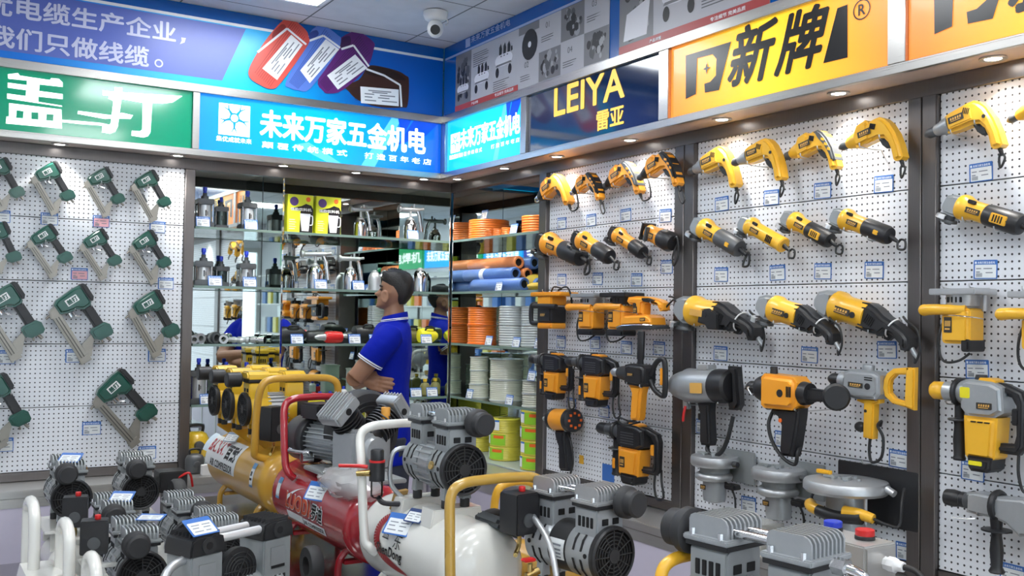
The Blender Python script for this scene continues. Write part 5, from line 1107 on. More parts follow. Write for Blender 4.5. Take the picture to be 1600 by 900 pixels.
# -------- mixers and heavy drills, fourth row of the middle board
M = fit('R', (1052, 602), (1160, 604), (-.02, .0), (.27, -.0), .085, .45); t = thing('core_drill', 'grey bodied drill with black grip, first in the fourth row of the middle board', 'drill', M)
mb = MB(); mb.lathe([(.008, -.045), (.010, -.02), (.026, -.018), (.036, .0), (.042, .02), (.048, .05)], (0, 0, 0), (1, 0, 0), 24); mb.box((.05, -.01, -.055), (.02, .02, .03), .003); mb.build('gear_head', SILV, t)
MB().lathe([(.046, .04), (.052, .055), (.050, .10), (.048, .175)], (0, 0, 0), (1, 0, 0), 28).build('motor_housing', SILV, t); MB().prism(rr(.045, .02, .006, 2, .13, .052), -.02, .02, .004).build('top_boss', ALU, t)
MB().lathe([(.049, 0), (.050, .005), (.048, .055), (.040, .062)], (.172, 0, 0), (1, 0, 0), 28).build('rear_housing', BLACK, t); MB().prism([(.225, .058), (.262, .055), (.268, -.050), (.255, -.066), (.225, -.066), (.222, -.048), (.240, -.042), (.240, .036), (.225, .042)], -.016, .016, .007, 2).build('rear_handle', BLACK, t)
MB().prism([(.098, -.05), (.152, -.048), (.148, -.075), (.150, -.16), (.146, -.172), (.108, -.172), (.104, -.16), (.108, -.08)], -.019, .019, .008, 3).build('grip', BLACK, t); nameplate(t, .135, -.005, .05, .030, -.0505, PLATEO); MB().prism(rr(.012, .02, .004, 2, .10, -.09), -.01, .01, .002).build('trigger', BLACK, t)
cord(t, [(.125, 0, -.17), (.128, -.006, -.185), (.150, -.01, -.198), (.185, -.01, -.19), (.215, -.01, -.15), (.23, .0, -.085)], .0062); hang('R', M, [(.07, 0, -.056), (.19, 0, -.054)]); MB().tube([(.055, -.02, -.06), (.05, -.024, -.085), (.047, -.024, -.105)], .004, 8).build('safety_pin', REDP, t)
M = fit('R', (1166, 604), (1310, 620), (-.08, 0), (.262, -.004), .165, .4); t = thing('mud_mixer', 'orange mixer drill with round black knob, between the grey and the silver drills', 'drill', M)
chuck(t, -.08, BLACK, 1.0); MB().lathe([(.020, -.032), (.034, -.022), (.040, -.006), (.040, .02)], (0, 0, 0), (1, 0, 0), 22).build('front_collar', BLACK, t); MB().tube([(-.035, -.02, .0), (-.04, -.035, .0), (-.03, -.03, -.02)], .003, 6).build('chuck_key', CHROME, t)
MB().prism([(.008, -.046), (.008, .034), (.02, .046), (.125, .042), (.142, .026), (.142, -.038), (.125, -.052), (.02, -.054)], -.043, .043, .014, 3).build('housing', ORA, t)
MB().lathe([(.030, 0), (.034, .006), (.030, .03)], (.136, 0, -.004), (1, 0, 0), 22).build('rear_cap', BLACK, t); MB().prism([(.155, .014), (.26, .008), (.26, -.020), (.155, -.024)], -.016, .016, .006, 2).build('rear_arm', BLACK, t)
MB().lathe([(.033, 0), (.037, .004), (.037, .012), (.031, .018)], (.262, -.01, -.004), (.75, -.75, 0), 28).build('rear_knob', BLACK, t); MB().cyl((.03, 0, .042), (.03, 0, .066), .012, .01).build('side_socket', BLACK, t)
MB().prism([(.04, -.052), (.145, -.046), (.142, -.075), (.128, -.15), (.118, -.185), (.075, -.186), (.070, -.17), (.075, -.10), (.06, -.075), (.036, -.066)], -.024, .024, .010, 3).build('grip', BLACK, t); MB().cyl((.078, -.026, -.085), (.078, -.022, -.085), .006).build('switch_lamp', RORA, t)
MB().cyl((.092, -.0445, -.006), (.092, -.042, -.006), .011).build('brush_cap', BLACK, t); vents(t, .118, 0, 3, .006, .003, .03, -.0442)
cord(t, [(.03, 0, -.06), (.025, -.015, -.10), (.045, -.02, -.15), (.085, -.02, -.19), (.12, -.01, -.205), (.13, -.01, -.17), (.115, .02, -.15)], .0055); hang('R', M, [(.02, 0, -.058), (.13, 0, -.054)])
M = fit('R', (1294, 591), (1430, 604), (-.10, 0), (.285, .012), .085, .35); t = thing('hand_mixer', 'silver drill with yellow D handle and grip, beside the post of the middle board', 'drill', M)
chuck(t, -.10, BLACK, 1.25); MB().lathe([(.022, .06), (.032, .066), (.038, .085), (.036, .10)], (-.10, 0, 0), (1, 0, 0), 24).build('neck', SILV, t)
MB().prism([(-.004, -.05), (-.002, .036), (.03, .048), (.135, .050), (.16, .038), (.165, -.030), (.15, -.050), (.06, -.060)], -.045, .045, .014, 3).build('housing', SILV, t); MB().cyl((.085, 0, .048), (.085, 0, .070), .022, bev=.003).build('top_boss', SILV, t)
MB().prism([(.050, -.056), (.15, -.050), (.15, -.064), (.128, -.072), (.128, -.20), (.085, -.20), (.082, -.075), (.050, -.068)], -.020, .020, .006, 2).build('lower_handle', YEL, t)
mb = MB(); mb.prism([(.252, .074), (.288, .080), (.292, -.072), (.252, -.064)][::-1], -.015, .015, .006, 2); mb.prism([(.160, .020), (.172, .046), (.20, .068), (.26, .078), (.262, .052), (.21, .046), (.190, .026), (.186, .005), (.190, -.022), (.212, -.040), (.262, -.044), (.262, -.066), (.20, -.058), (.168, -.036), (.158, -.010)][::-1], -.014, .014, .005, 2); mb.build('loop_handle', YEL, t)
nameplate(t, .065, -.006, .065, .018, -.0465); MB().cyl((.118, -.047, -.006), (.118, -.044, -.006), .012).build('brush_cap', BLACK, t); vents(t, .12, .026, 1, .01, .035, .004, -.0458); vents(t, .12, .018, 1, .01, .035, .004, -.0458)
MB().cyl((.095, -.022, -.10), (.095, -.018, -.10), .006).build('switch_button', BLACK, t); MB().ball((.06, 0, -.165), (.024, .02, .02), 12, 8).build('plug', BLACK, t)
cord(t, [(.105, 0, -.2), (.107, -.004, -.25), (.125, -.01, -.285), (.165, -.01, -.26), (.165, -.005, -.19), (.14, -.005, -.15), (.155, -.005, -.13), (.14, .01, -.15)], .0055); hang('R', M, [(.02, 0, -.05), (.14, 0, -.056)])
# -------- stone cutters hung by their plates, bottom row of the middle board
def cutter(u, v, label, s=1.0, big=False):
    P = WR(u, v, .095 if not big else .136); t = thing('stone_cutter', label, 'saw', wallM('R', P, 0, s)); pl = DGREY if not big else BLACK
    R1 = .098 if not big else .142
    MB().prism(rr(.215 if not big else .33, .13 if not big else .20, .006, 2, .04 if not big else .03, -.03 if not big else -.045), .072 if not big else .120, .080 if not big else .128, .002).build('base_plate', GREYP if not big else BLACK, t)
    MB().lathe([(.02, .012), (R1 * .75, .014), (R1 * .96, .010), (R1, .0), (R1, -.020), (R1 * .93, -.030), (R1 * .6, -.032), (.03, -.030)], (0, -.0, 0), (0, 0, 1), 40).build('blade_guard', ALU, t)
    mb = MB()
    for a in range(5): q = a * 1.256 + .3; mb.cyl((.045 * math.cos(q), .045 * math.sin(q), .012), (.045 * math.cos(q), .045 * math.sin(q), .018), .006, n=8)
    mb.cyl((0, 0, .012), (0, 0, .022), .018, n=6); mb.box((-.05, -.02, .018), (.05, .02, .008), .002); mb.build('guard_bolts', GREYP, t)
    MB().lathe([(.062, -.03), (.060, -.055), (.056, -.06)], (0, 0, 0), (0, 0, 1), 28).build('gear_housing', GREYP, t)
    if not big:
        MB().torus((0, -.005, -.072), .060, .016, (0, 0, 1), 36, 10).build('handle_ring', ALU, t); mb = MB(); mb.cyl((.105, 0, -.01), (.128, 0, -.01), .012, n=6); mb.cyl((-.105, .02, -.03), (-.075, .02, -.03), .020); mb.build('adjusting_knob', BLACK, t)
        MB().lathe([(.048, -.06), (.047, -.15), (.044, -.17), (.03, -.175)], (0, 0, 0), (0, 0, 1), 26).build('motor_housing', SILV, t); nameplate(t, -.018, -.115, .032, .020, -.0465, PLATE)
        MB().prism(rr(.06, .022, .008, 2, .10, -.10), -.02, .02, .005).build('wing_knob', BLACK, t)
        cord(t, [(.05, 0, -.085), (.10, -.01, -.10), (.125, -.01, -.14), (.122, 0, -.20), (.118, .04, -.23)])
    else:
        MB().lathe([(.066, -.03), (.064, -.15), (.058, -.19), (.04, -.195)], (0, 0, 0), (0, 0, 1), 28).build('motor_housing', SILV, t)
        mb = MB(); mb.tube([(-.11, -.05, -.085), (-.075, -.075, -.09), (.0, -.082, -.098)], lambda q: .021 - .003 * q, 14, 6); mb.build('handle_front', YEL, t)
        MB().tube([(-.05, -.080, -.094), (.03, -.084, -.100), (.12, -.070, -.092)], .020, 14, 6).build('handle_grip', BLACK, t); MB().tube([(.055, -.074, -.082), (.11, -.066, -.080), (.155, -.055, -.088)], lambda q: .022 - .006 * q, 14, 6).build('handle_rear', YEL, t)
        MB().prism(rr(.06, .014, .004, 2, -.085, .028), -.02, .0, .004).build('latch', YEL, t); mb = MB(); mb.cyl((.095, -.02, -.03), (.095, -.02, -.12), .007); mb.cyl((.14, .03, -.0), (.17, .03, -.012), .012); mb.build('depth_rod', ALU, t)
        cord(t, [(.155, -.055, -.088), (.195, -.04, -.100), (.225, -.02, -.10), (.22, .0, -.03), (.20, .04, .01)], .005); cord(t, [(-.07, .04, -.10), (-.12, .02, -.11), (-.165, .02, -.08), (-.15, .03, -.055), (-.09, .04, -.05)], .0045); cord(t, [(.04, -.01, -.19), (.07, 0, -.21), (.09, .03, -.235)], .005)
    hang('R', t.matrix_world, [(.0, .06 if not big else .11, .06 if big else .0)])
    return t
cutter(1117, 716, 'silver stone cutter, first of three at the bottom of the middle board', .92); cutter(1217, 736, 'silver stone cutter, second of three at the bottom of the middle board', .95); cutter(1322, 755, 'large silver cutter with yellow handle at the bottom of the middle board', .93, True)
# silver cut-off machine, bottom of the last board
M = fit('R', (1478, 776), (1600, 797), (-.15, .0), (.12, .0), .085, .5); t = thing('needle_scaler', 'silver tool with black nose and black side handle at the bottom of the last board', 'power tool', M)
MB().lathe([(.018, 0), (.027, .004), (.029, .03), (.026, .05), (.022, .056), (.026, .06), (.026, .075)], (-.15, 0, 0), (1, 0, 0), 22).build('nose', BLACK, t); MB().lathe([(.024, .07), (.030, .085), (.035, .10)], (-.15, 0, 0), (1, 0, 0), 20).build('nose_sleeve', DGREY, t)
MB().prism([(-.06, -.034), (-.058, .030), (-.03, .036), (.06, .032), (.13, .038), (.16, .03), (.16, -.07), (.12, -.08), (.08, -.05), (.04, -.038)], -.034, .034, .010, 3).build('housing', SILV, t)
mb = MB(); mb.torus((.035, 0, 0), .040, .012, (1, 0, 0), 22, 8); mb.cyl((.035, -.01, -.035), (.035, -.01, -.075), .020, .017); mb.build('handle_collar', BLACK, t)
MB().lathe([(.018, 0), (.046, .002), (.046, .007), (.018, .009), (.016, .02), (.021, .07), (.017, .12), (.025, .135), (.022, .14)], (.035, -.01, -.072), (0, 0, -1), 20).build('side_handle', BLACK, t); MB().prism([(.14, .04), (.20, .04), (.20, -.20), (.15, -.20)], -.03, .03, .008).build('rear_motor', YEL, t)
MB().tube([(-.115, -.02, -.06), (-.06, -.02, -.055), (-.03, -.02, -.05)], .003, 6).build('wire_pin', CHROME, t); hang('R', M, [(-.02, 0, -.038)])
NICK2 = mat('magazine_nickel', (0.30, 0.28, 0.245), 0.40, 0.8, 0.10, 30)
# ------------------------------------------------------------------ green pneumatic nail guns
def nailer(p1, p2, label, kind=0):
    M = fit('L', p1, p2, (-.002, -.012), (.150, -.178), .055, .5); t = thing('nail_gun', label, 'nail gun', M, None)
    MB().prism([(.030, -.022), (.028, .022), (.045, .034), (.12, .046), (.148, .046), (.156, .030), (.158, -.030), (.148, -.044), (.118, -.048), (.095, -.034), (.06, -.032)], -.030, .030, .011, 3).build('body', GREEN, t)
    MB().prism([(.150, .048), (.164, .046), (.172, .036), (.174, -.020), (.164, -.034), (.153, -.030)], -.028, .028, .006, 2).build('exhaust_cap', BLACK, t)
    MB().prism([(.112, -.040), (.152, -.040), (.156, -.138), (.116, -.138)], -.017, .017, .008, 2).build('grip', BLACK, t)
    MB().prism([(.092, -.142), (.104, -.132), (.160, -.132), (.174, -.150), (.172, -.182), (.160, -.192), (.112, -.190), (.092, -.172)], -.023, .023, .009, 2).build('grip_base', GREEN, t)
    mb = MB(); mb.prism([(-.008, -.022), (.0, .006), (.034, .018), (.036, -.026), (.015, -.032)], -.014, .014, .004); mb.cyl((-.022, 0, -.014), (.0, 0, -.008), .005); mb.build('nose_plate', NICK2, t)
    ml = -.225 if kind == 0 else -.235
    mb = MB(); mb.prism([(.000, -.018), (.034, -.020), (.040, ml), (.004, ml)], -.012, .012, .004, 2); mb.build('magazine', NICK2, t)
    mb = MB(); mb.prism([(.0075, -.028), (.0115, -.028), (.0165, ml + .012), (.0125, ml + .012)], -.0135, -.010); mb.prism([(.0185, -.028), (.0225, -.028), (.0275, ml + .012), (.0235, ml + .012)], -.0135, -.010); mb.build('magazine_rail', mat('rail_dark_steel', (.10, .095, .085), .4, .6, .05), t)  # two darker steel strips along the magazine
    MB().prism([(.000, ml - .006), (.044, ml - .006), (.046, ml + .022), (.002, ml + .022)], -.0165, .0165, .003).build('magazine_end', NICK2, t)
    MB().prism([(.036, ml + .012), (.050, ml + .005), (.066, ml + .028), (.100, -.165), (.098, -.150), (.070, -.160), (.040, -.172)], -.006, .006, .002).build('bracket', NICK2, t)
    mb = MB(); mb.tube([(.076, 0, -.034), (.080, 0, -.055), (.094, 0, -.070)], .005, 8); mb.cyl((.060, -.02, -.034), (.060, -.02, -.052), .006); mb.build('trigger', CHROME, t)
    mb = MB(); mb.cyl((.140, 0, -.190), (.146, 0, -.212), .007); mb.cyl((.118, 0, -.190), (.114, 0, -.206), .004); mb.build('air_plug', NICK2, t)
    o = MB().prism(rr(.050, .028, .001, 1), -.001, .0).build('maker_plate', WHITEP, t); o.location = (.094, -.0305, .006); o.rotation_euler = (0, -.08, 0)
    mb = MB(); blet(mb, '盖打', -.021, -.010, .042, .020, -.0016, .05); mb.build('plate_print', GREEN, o)
    if kind == 2: MB().prism(rr(.008, .06, .002, 1, .040, -.09), -.013, -.006).build('pusher', DGREY, t)
    hang('L', M, [(.085, 0, -.036), (.145, 0, -.052)]); return t
for p1, p2, lab, kd in (((-30, 277), (33, 303), 'green nail gun cut off by the photo edge in the top row', 0), ((50, 284), (112, 308), 'green nail gun with bright plate, first whole one in the top row', 0), ((133, 291), (190, 313), 'green nail gun over the pink price tag in the top row', 0), ((206, 296), (262, 318), 'green nail gun nearest the post in the top row', 2),
        ((-34, 376), (28, 404), 'green nail gun cut off by the photo edge in the second row', 0), ((44, 385), (108, 404), 'green nail gun, first whole one in the second row', 0), ((126, 390), (185, 409), 'green nail gun over the second pink tag side of the second row', 0), ((203, 393), (262, 412), 'green nail gun nearest the post in the second row', 2),
        ((-30, 490), (61, 517), 'large green nail gun cut off by the photo edge in the third row', 1), ((79, 494), (168, 520), 'large green nail gun in the middle of the third row', 1), ((202, 494), (274, 519), 'green nail gun nearest the post in the third row', 1),
        ((-46, 630), (40, 656), 'green nail gun cut off by the photo edge in the bottom row', 1), ((148, 634), (238, 645), 'green nail gun alone in the bottom row near the post', 1)):
    nailer(p1, p2, lab, kd)
# ------------------------------------------------------------------ price tags on the boards
for u, v, a, pk, lab in ((2, 338, 0, 0, 'price tag cut by the photo edge below the top nail gun row'), (77, 342, 0, 0, 'faded price tag below the first whole nail gun of the top row'), (158, 346, 0, 1, 'pink price tag below the top nail gun row'), (246, 355, 0, 0, 'price tag below the last nail gun of the top row'), (124, 428, 0, 1, 'pink price tag below the second nail gun row'), (259, 443, 0, 0, 'price tag below the last nail gun of the second row'),
        (8, 558, 0, 0, 'price tag at the photo edge below the third nail gun row'), (117, 556, 0, 0, 'price tag below the middle nail gun of the third row'), (245, 555, 0, 0, 'price tag below the last nail gun of the third row'), (143, 669, 0, 0, 'price tag beside the lone nail gun of the bottom row'), (5, 695, 0, 0, 'price tag at the photo edge below the bottom nail gun row'), (230, 707, 0, 0, 'price tag half hidden by a compressor head')):
    ptag('L', u, v, lab, a, bool(pk), s=1.0 + (.12 if v > 540 else 0))
row = {1: 'first', 2: 'second', 3: 'third', 4: 'last'}
for rowname, lst in (('top row of orange drills', ((878, 349), (924, 344), (978, 336), (1040, 337))), ('second row of orange tools', ((878, 437), (934, 435.5), (995, 437), (1042, 417))), ('third row of orange tools', ((876.7, 534), (930, 535.5), (979, 543), (1030, 544))), ('fourth row of orange tools', ((893, 631), (944, 642), (999, 645.5))),
                     ('top row of yellow drills on the middle board', ((1128, 318.6), (1205.5, 308.7), (1285.5, 297.8), (1381, 287.5))), ('second row of yellow grinders on the middle board', ((1127, 429), (1215, 426), (1286, 423.8), (1366, 422))), ('third row of large grinders on the middle board', ((1126, 552), (1265, 554.4), (1386, 546.6))),
                     ('fourth row of mixers on the middle board', ((1098, 666), (1223, 686), (1405, 717))), ('bottom row of stone cutters', ((1170, 788), (1416, 862))), ('tools on the last board', ((1533, 269), (1540, 421), (1527, 577), (1520, 736), (1582, 897)))):
    for i, (u, v) in enumerate(lst): ptag('R', u, v, ('first', 'second', 'third', 'fourth', 'lowest')[i] + ' price tag below the ' + rowname, .03 if (u * 7) % 3 < 1 else -.02)
W_ = WRoot('R', .002, -3.3, 1.0, 'blank_label', 'plain blue label without card at the bottom of the orange tool board', 'label'); p = W_.px(951, 739); mb = W_.mb(); mb.prism(rr(.088, .075, .002, 1, p[0], p[1]), -.0022, -.0005); mb.build('blue_card', TAGB, W_.o)
W_ = WRoot('R', .002, -3.7, 1.0, 'blank_label', 'small yellow sticker beside the impact wrench cord', 'label'); p = W_.px(909, 718); mb = W_.mb(); mb.prism(rr(.035, .04, .002, 1, p[0], p[1]), -.0022, -.0005); mb.build('yellow_card', YEL, W_.o)
# ------------------------------------------------------------------ display tables
TOPS = mat('table_steel', (0.40, 0.40, 0.40), 0.16, 1.0, 0.06, 5)
def table(x0, x1, y0, y1, z, label):
    t = thing('display_table', label, 'table', ((x0 + x1) / 2, (y0 + y1) / 2, 0)); w, d = x1 - x0, y1 - y0
    MB().box((0, 0, z - .015), (w, d, .03), .004).build('tabletop', TOPS, t)
    for sx in (-1, 1):
        for sy in (-1, 1): MB().box((sx * (w / 2 - .03), sy * (d / 2 - .03), (z - .03) / 2), (.04, .04, z - .03), .003).build('leg', STEEL, t)
    MB().box((0, 0, .15), (w - .06, d - .06, .02), .003).build('lower_shelf', STEEL, t)
T1, T2, T3 = .680, .575, .500
table(1.10, 1.70, 2.16, 4.66, T1, 'steel display table carrying the yellow, red and white compressors')
table(1.10, 2.26, .55, 2.14, T2, 'steel display table carrying the silver compressors')
table(.16, 1.02, 2.10, 4.52, T3, 'low steel display table crowded with small grey compressors')
# ------------------------------------------------------------------ compressor parts
def T(x=0, y=0, z=0): return Matrix.Translation(V((x, y, z)))
def RZ(a): return Matrix.Rotation(math.radians(a), 4, 'Z')
def tank(t, R, L, zc, m, n=40):
    pr = [(.002, -L / 2)]
    for i in range(1, 7): a = PI / 2 * i / 6; pr.append((R * math.sin(a), -L / 2 + R * .42 * (1 - math.cos(a))))
    pr += [(R * 1.004, -L / 2 + R * .5), (R * 1.004, -L / 2 + R * .56), (R, -L / 2 + R * .6)]
    pr += [(r, -y) for r, y in pr[::-1]]
    return MB().lathe(pr, (0, 0, zc), (0, 1, 0), n).build('tank', m, t, ang=50)
def loop_handle(t, x0, x1, y, ztop, zfoot, m, r=.014, dy=0.0, inward=.05, name='handle', end=True):
    c = .085; s = 1 if x1 > x0 else -1
    pts = [(x0 + inward * s, y + dy, zfoot - .012), (x0 + .01 * s, y + dy, zfoot + .005), (x0, y + dy * .8, zfoot + .04), (x0, y + dy * .4, ztop - c - .03), (x0 + .008 * s, y, ztop - c * .4), (x0 + c * .45 * s, y, ztop - .006), (x0 + (c + .02) * s, y, ztop)]
    pts += [(x0 + x1 - p[0], p[1], p[2]) for p in pts[::-1]]
    o = MB().tube(pts, r, 14, 5).build(name, m, t)
    if end:
        d = (V(pts[0]) - V(pts[1])).normalized(); MB().cyl(V(pts[0]) + d * .0004, V(pts[0]) + d * .0016, r * .72, n=14).build('tube_mouth', DARK, o)
def pump(t, M, k=1.0, body=SILV, head=ALU, mid='black', filt=(.030, -1), fz=.130, headm=None, hd=0.0, fins=True, covers=False, feet=True, near_only=False):
    """an oil-free twin pump: fan face at local y = 0 looking along -y, barrel running to +y, two finned heads on top"""
    M = M @ Matrix.Scale(k, 4); mk = lambda: MB(M)
    mb = mk(); mb.lathe([(.052, .012), (.066, .016), (.067, .10), (.0645, .104)], (0, 0, 0), (0, 1, 0), 32); mb.lathe([(.0645, .168), (.067, .172), (.066, .258), (.05, .268), (.02, .27)], (0, 0, 0), (0, 1, 0), 32); mb.build('end_bell', body, t)
    if mid == 'black': mk().lathe([(.0655, .10), (.0655, .172)], (0, 0, 0), (0, 1, 0), 32).build('stator', BLACK, t)
    else:
        mb = mk(); mb.lathe([(.062, .10), (.062, .172)], (0, 0, 0), (0, 1, 0), 32)
        for i in range(22): a = 2 * PI * i / 22; mb.box((.0645 * math.cos(a), .136, .0645 * math.sin(a)), (.011, .092, .0045), .0, (0, -a, 0))
        mb.build('cooling_ribs', ALU, t)
    mb = mk()
    for yy in (.045, .072, .198, .225):
        for a in (200, 222, 158, 136): q = math.radians(a); mb.box((.0668 * math.cos(q), yy, .0668 * math.sin(q)), (.0016, .006, .030), .0, (0, -q, 0))
    for yy in (.03, .24): q = math.radians(178); mb.cyl((.064 * math.cos(q), yy, .064 * math.sin(q)), (.0675 * math.cos(q), yy, .0675 * math.sin(q)), .006, n=12)
    mb.build('vent_slot_grille', DARK, t)
    # fan cover
    o = mk().lathe([(.060, .014), (.070, .014), (.073, .008), (.073, -.004), (.069, -.008), (.064, -.006), (.064, .010), (.060, .014)], (0, 0, 0), (0, 1, 0), 40, False).build('fan_cover', BLACK, t)
    mk().cyl((0, .008, 0), (0, .012, 0), .065, n=32).build('fan_disc', DARK, o)
    mb = mk()
    for r in (.020, .030, .039, .048, .057): mb.torus((0, -.003, 0), r, .0014, (0, 1, 0), 36, 5)
    for i in range(12): a = 2 * PI * i / 12; mb.cyl((.014 * math.cos(a), -.004, .014 * math.sin(a)), (.066 * math.cos(a), -.003, .066 * math.sin(a)), .0016, n=6)
    mb.cyl((0, -.007, 0), (0, .006, 0), .017, n=24); mb.build('fan_grille', RUBBER, o)
    for i, yc in enumerate((.050, .210)):
        b = mk().prism(rr(.092, .100 - hd, .010, 3, 0, .066 - hd / 2), yc - .040, yc + .040, .004).build('cylinder_block', body, t)
        mb = mk()
        for j in range(4): mb.prism(rr(.010, .028, .003, 2, yc - .022 + j * .0145, .085), -.0475, -.040) if False else mb.box((-.0462, yc - .022 + j * .0145, .080 - hd), (.003, .0095, .026), .001)
        for j in range(2): mb.box((-.018 + j * .036, yc - .0405, .082 - hd), (.022, .002, .016), .001)
        mb.build('vent_slot_grille', DARK, b)
        if covers:
            mk().prism(rr(.098, .016, .004, 2, 0, .122), yc - .044, yc + .044, .003).build('gasket', BLACK, t)
            mk().prism([(-.052, .130), (.052, .130), (.050, .150), (.036, .163), (-.036, .163), (-.050, .150)], yc - .050, yc + .050, .006, 3).build('head_cover', headm or body, t)
            continue
        mh = lambda: MB(M @ T(0, 0, -hd))
        mh().box((0, yc, .119), (.104, .090, .009), .001).build('gasket', BLACK, t)
        mb = mh(); mb.box((0, yc, .1285), (.112, .096, .010), .003); mb.box((0, yc, .142), (.088, .074, .020), .002)
        mq = MB(M @ T(0, 0, -hd) @ RZ(90)); mq.bm.free(); mq.bm = mb.bm
        for j in range(9):
            x = .044 - j * .011; y0, y1 = yc - .041, yc + .041
            mq.prism([(y0, .133), (y1, .133), (y1, .158), (y1 - .003, .1645), (y1 - .010, .168), (y0 + .014, .168), (y0 + .005, .164), (y0, .156)], x - .0021, x + .0021)
        h = mb.build('cylinder_head', head, t)
        mb = mh()
        for sx in (-.050, .050):
            for sy in (-.030, .030): mb.cyl((sx, yc + sy, .132), (sx, yc + sy, .144), .0048, n=6)
        mb.build('head_bolt', CHROME, h)
    mb = MB(M @ T(0, 0, -hd))
    for x in (-.022, .014): mb.cyl((x, .085, .143), (x, .175, .143), .0075, n=14)
    mb.build('head_pipe', CHROME if not covers else body, t)
    if filt:
        fx, sgn = filt
        y0 = .003 if sgn < 0 else .257; mb = mk(); mb.cyl((fx, y0 + .012 * -sgn * 0, fz), (fx, y0 + sgn * .020, fz), .014); mb.lathe([(.034, 0), (.040, .004), (.040, .020), (.036, .026), (.033, .028), (.033, .050), (.028, .055)], (fx, y0 + sgn * .004, fz), (0, sgn, 0), 30); mb.build('air_filter', RUBBER, t)
    if feet:
        mb = mk()
        for sx in (-1, 1):
            for yy in (.045, .225): mb.prism([(sx * .030 - .014, -.088), (sx * .030 + .014, -.088), (sx * .030 + .010, -.050), (sx * .030 - .010, -.050)], yy - .014, yy + .014, .002)
        mb.build('mount_bracket', body, t)
        for sx in (-1, 1):
            for yy in (.045, .225): mk().cyl((sx * .030, yy, -.112), (sx * .030, yy, -.086), .014, bev=.002).build('rubber_foot', RUBBER, t)
def pressure_switch(t, x, y, z, w=.062, d=.07, h=.09, rz=0, btn=True):
    M = T(x, y, z) @ RZ(rz)
    o = MB(M).prism(rr(w, h, .006, 2, 0, h / 2), -d / 2, d / 2, .003).build('pressure_switch', BLACK, t)
    if btn: MB(M).cyl((.008, 0, h), (.008, 0, h + .014), .009, bev=.002).build('red_button', REDP, o)
    MB(M).cyl((0, -d / 2 - .004, h * .35), (0, -d / 2 + .002, h * .35), .018, n=20).build('gauge', DGREY, o)
    MB(M).tube([(0, 0, 0), (0, 0, -.03), (-.02, -.01, -.05), (-.03, -.02, -.05)], .006, 8).build('brass_fitting', BRASS, o)
def cyl_patch(mb, R, zc, a0, a1, y0, y1, n=8, skew=0.0):
    """a patch on the -x side of a tank: a = angle above the horizontal, y from far to near"""
    for i in range(n):
        b0, b1 = math.radians(a0 + (a1 - a0) * i / n), math.radians(a0 + (a1 - a0) * (i + 1) / n)
        mb.quad((-R * math.cos(b0), y0, zc + R * math.sin(b0)), (-R * math.cos(b0), y1, zc + R * math.sin(b0)), (-R * math.cos(b1), y1, zc + R * math.sin(b1)), (-R * math.cos(b1), y0, zc + R * math.sin(b1)))
def wrapper(R, zc, y0, amid):
    def f(x, y, z): a = math.radians(amid) + z / R; return (-R * math.cos(a), y0 - x, zc + R * math.sin(a))
    return f
def legs(t, R, L, zc, m, w=.05):
    for s in (-1, 1):
        mb = MB()
        for sx in (-1, 1): mb.tube([(sx * R * .55, s * L * .3, zc - R * .75), (sx * R * .75, s * L * .3, zc - R * 1.02), (sx * R * .78, s * L * .3, .004)], .012, 8, 4) 
        mb.box((0, s * L * .3, zc - R - .006), (R * 1.3, .035, .012), .002); mb.build('leg_bracket', m, t)
def hang_tag(t, M, s=1.0, name='hang_tag', backm=TAGB):
    o = MB(M).prism(rr(.085 * s, .062 * s, .003, 2), -.0015, 0).build(name, backm, t)
    MB(M).prism(rr(.074 * s, .042 * s, .002, 1, 0, -.006 * s), -.0024, -.0012).build('card', PAPER, o)
    mb = MB(M)
    for i, (z, a, b) in enumerate(((.006, -.030, -.004), (.006, .004, .030), (-.004, -.030, -.010), (-.004, .004, .026), (-.016, -.03, -.002), (-.016, .006, .022))): mb.quad((a * s, -.0027, (z - .003) * s), (b * s, -.0027, (z - .003) * s), (b * s, -.0027, z * s), (a * s, -.0027, z * s))
    mb.build('print', INK, o)
def tilt(x, y, z, rz, rx, ry=0): return T(x, y, z) @ RZ(rz) @ Matrix.Rotation(math.radians(rx), 4, 'X') @ Matrix.Rotation(math.radians(ry), 4, 'Y')
ORP = mat('print_vermilion', (0.72, 0.10, 0.03), .35, 0, 0); RDP = mat('print_crimson', (0.50, 0.02, 0.03), .35, 0, 0.1); BLP = mat('print_deep_red', (0.30, 0.01, 0.015), .35, 0, 0.1)
FILM = mat('milky_film', (0.70, 0.68, 0.68), 0.22, 0, 0.12, 14, bump=0.6, coat=0.6, alpha=0.55)
XC, ZC_, RR = 1.33, .87, .125
# ---- yellow three-pump compressor
t = thing('air_compressor', 'mustard yellow compressor with three yellow pumps and a white label on its tank', 'air compressor', (XC, 4.13, T1)); zc = ZC_ - T1; L = .84
tank(t, RR, L, zc, MUST); legs(t, RR, L, zc, MUST)
loop_handle(t, -.13, .20, 3.76 - 4.13, 1.285 - T1, .975 - T1, MUST, .0145, .05, .07)
for yy in (3.955, 4.185, 4.40): MB().prism([(-.015, zc + .10), (.085, zc + .09), (.10, 1.0465 - T1), (-.11, 1.0465 - T1), (-.11, 1.037 - T1)], yy - 4.13 - .010, yy - 4.13 + .010, .002).build('pump_saddle', MUST, t)
for i, yy in enumerate((3.955, 4.185, 4.40)):
    pump(t, T(-.13, yy - 4.13, 1.150 - T1) @ RZ(-90), .94, PUMPY, PUMPY, 'plain', None, PUMPY, covers=True)
    MB(T(-.165, yy - 4.13 + .03, 1.268 - T1)).lathe([(.026, -.03), (.030, -.026), (.030, .026), (.026, .03)], (0, 0, 0), (1, 0, 0), 20).build('air_filter', BLACK, t)
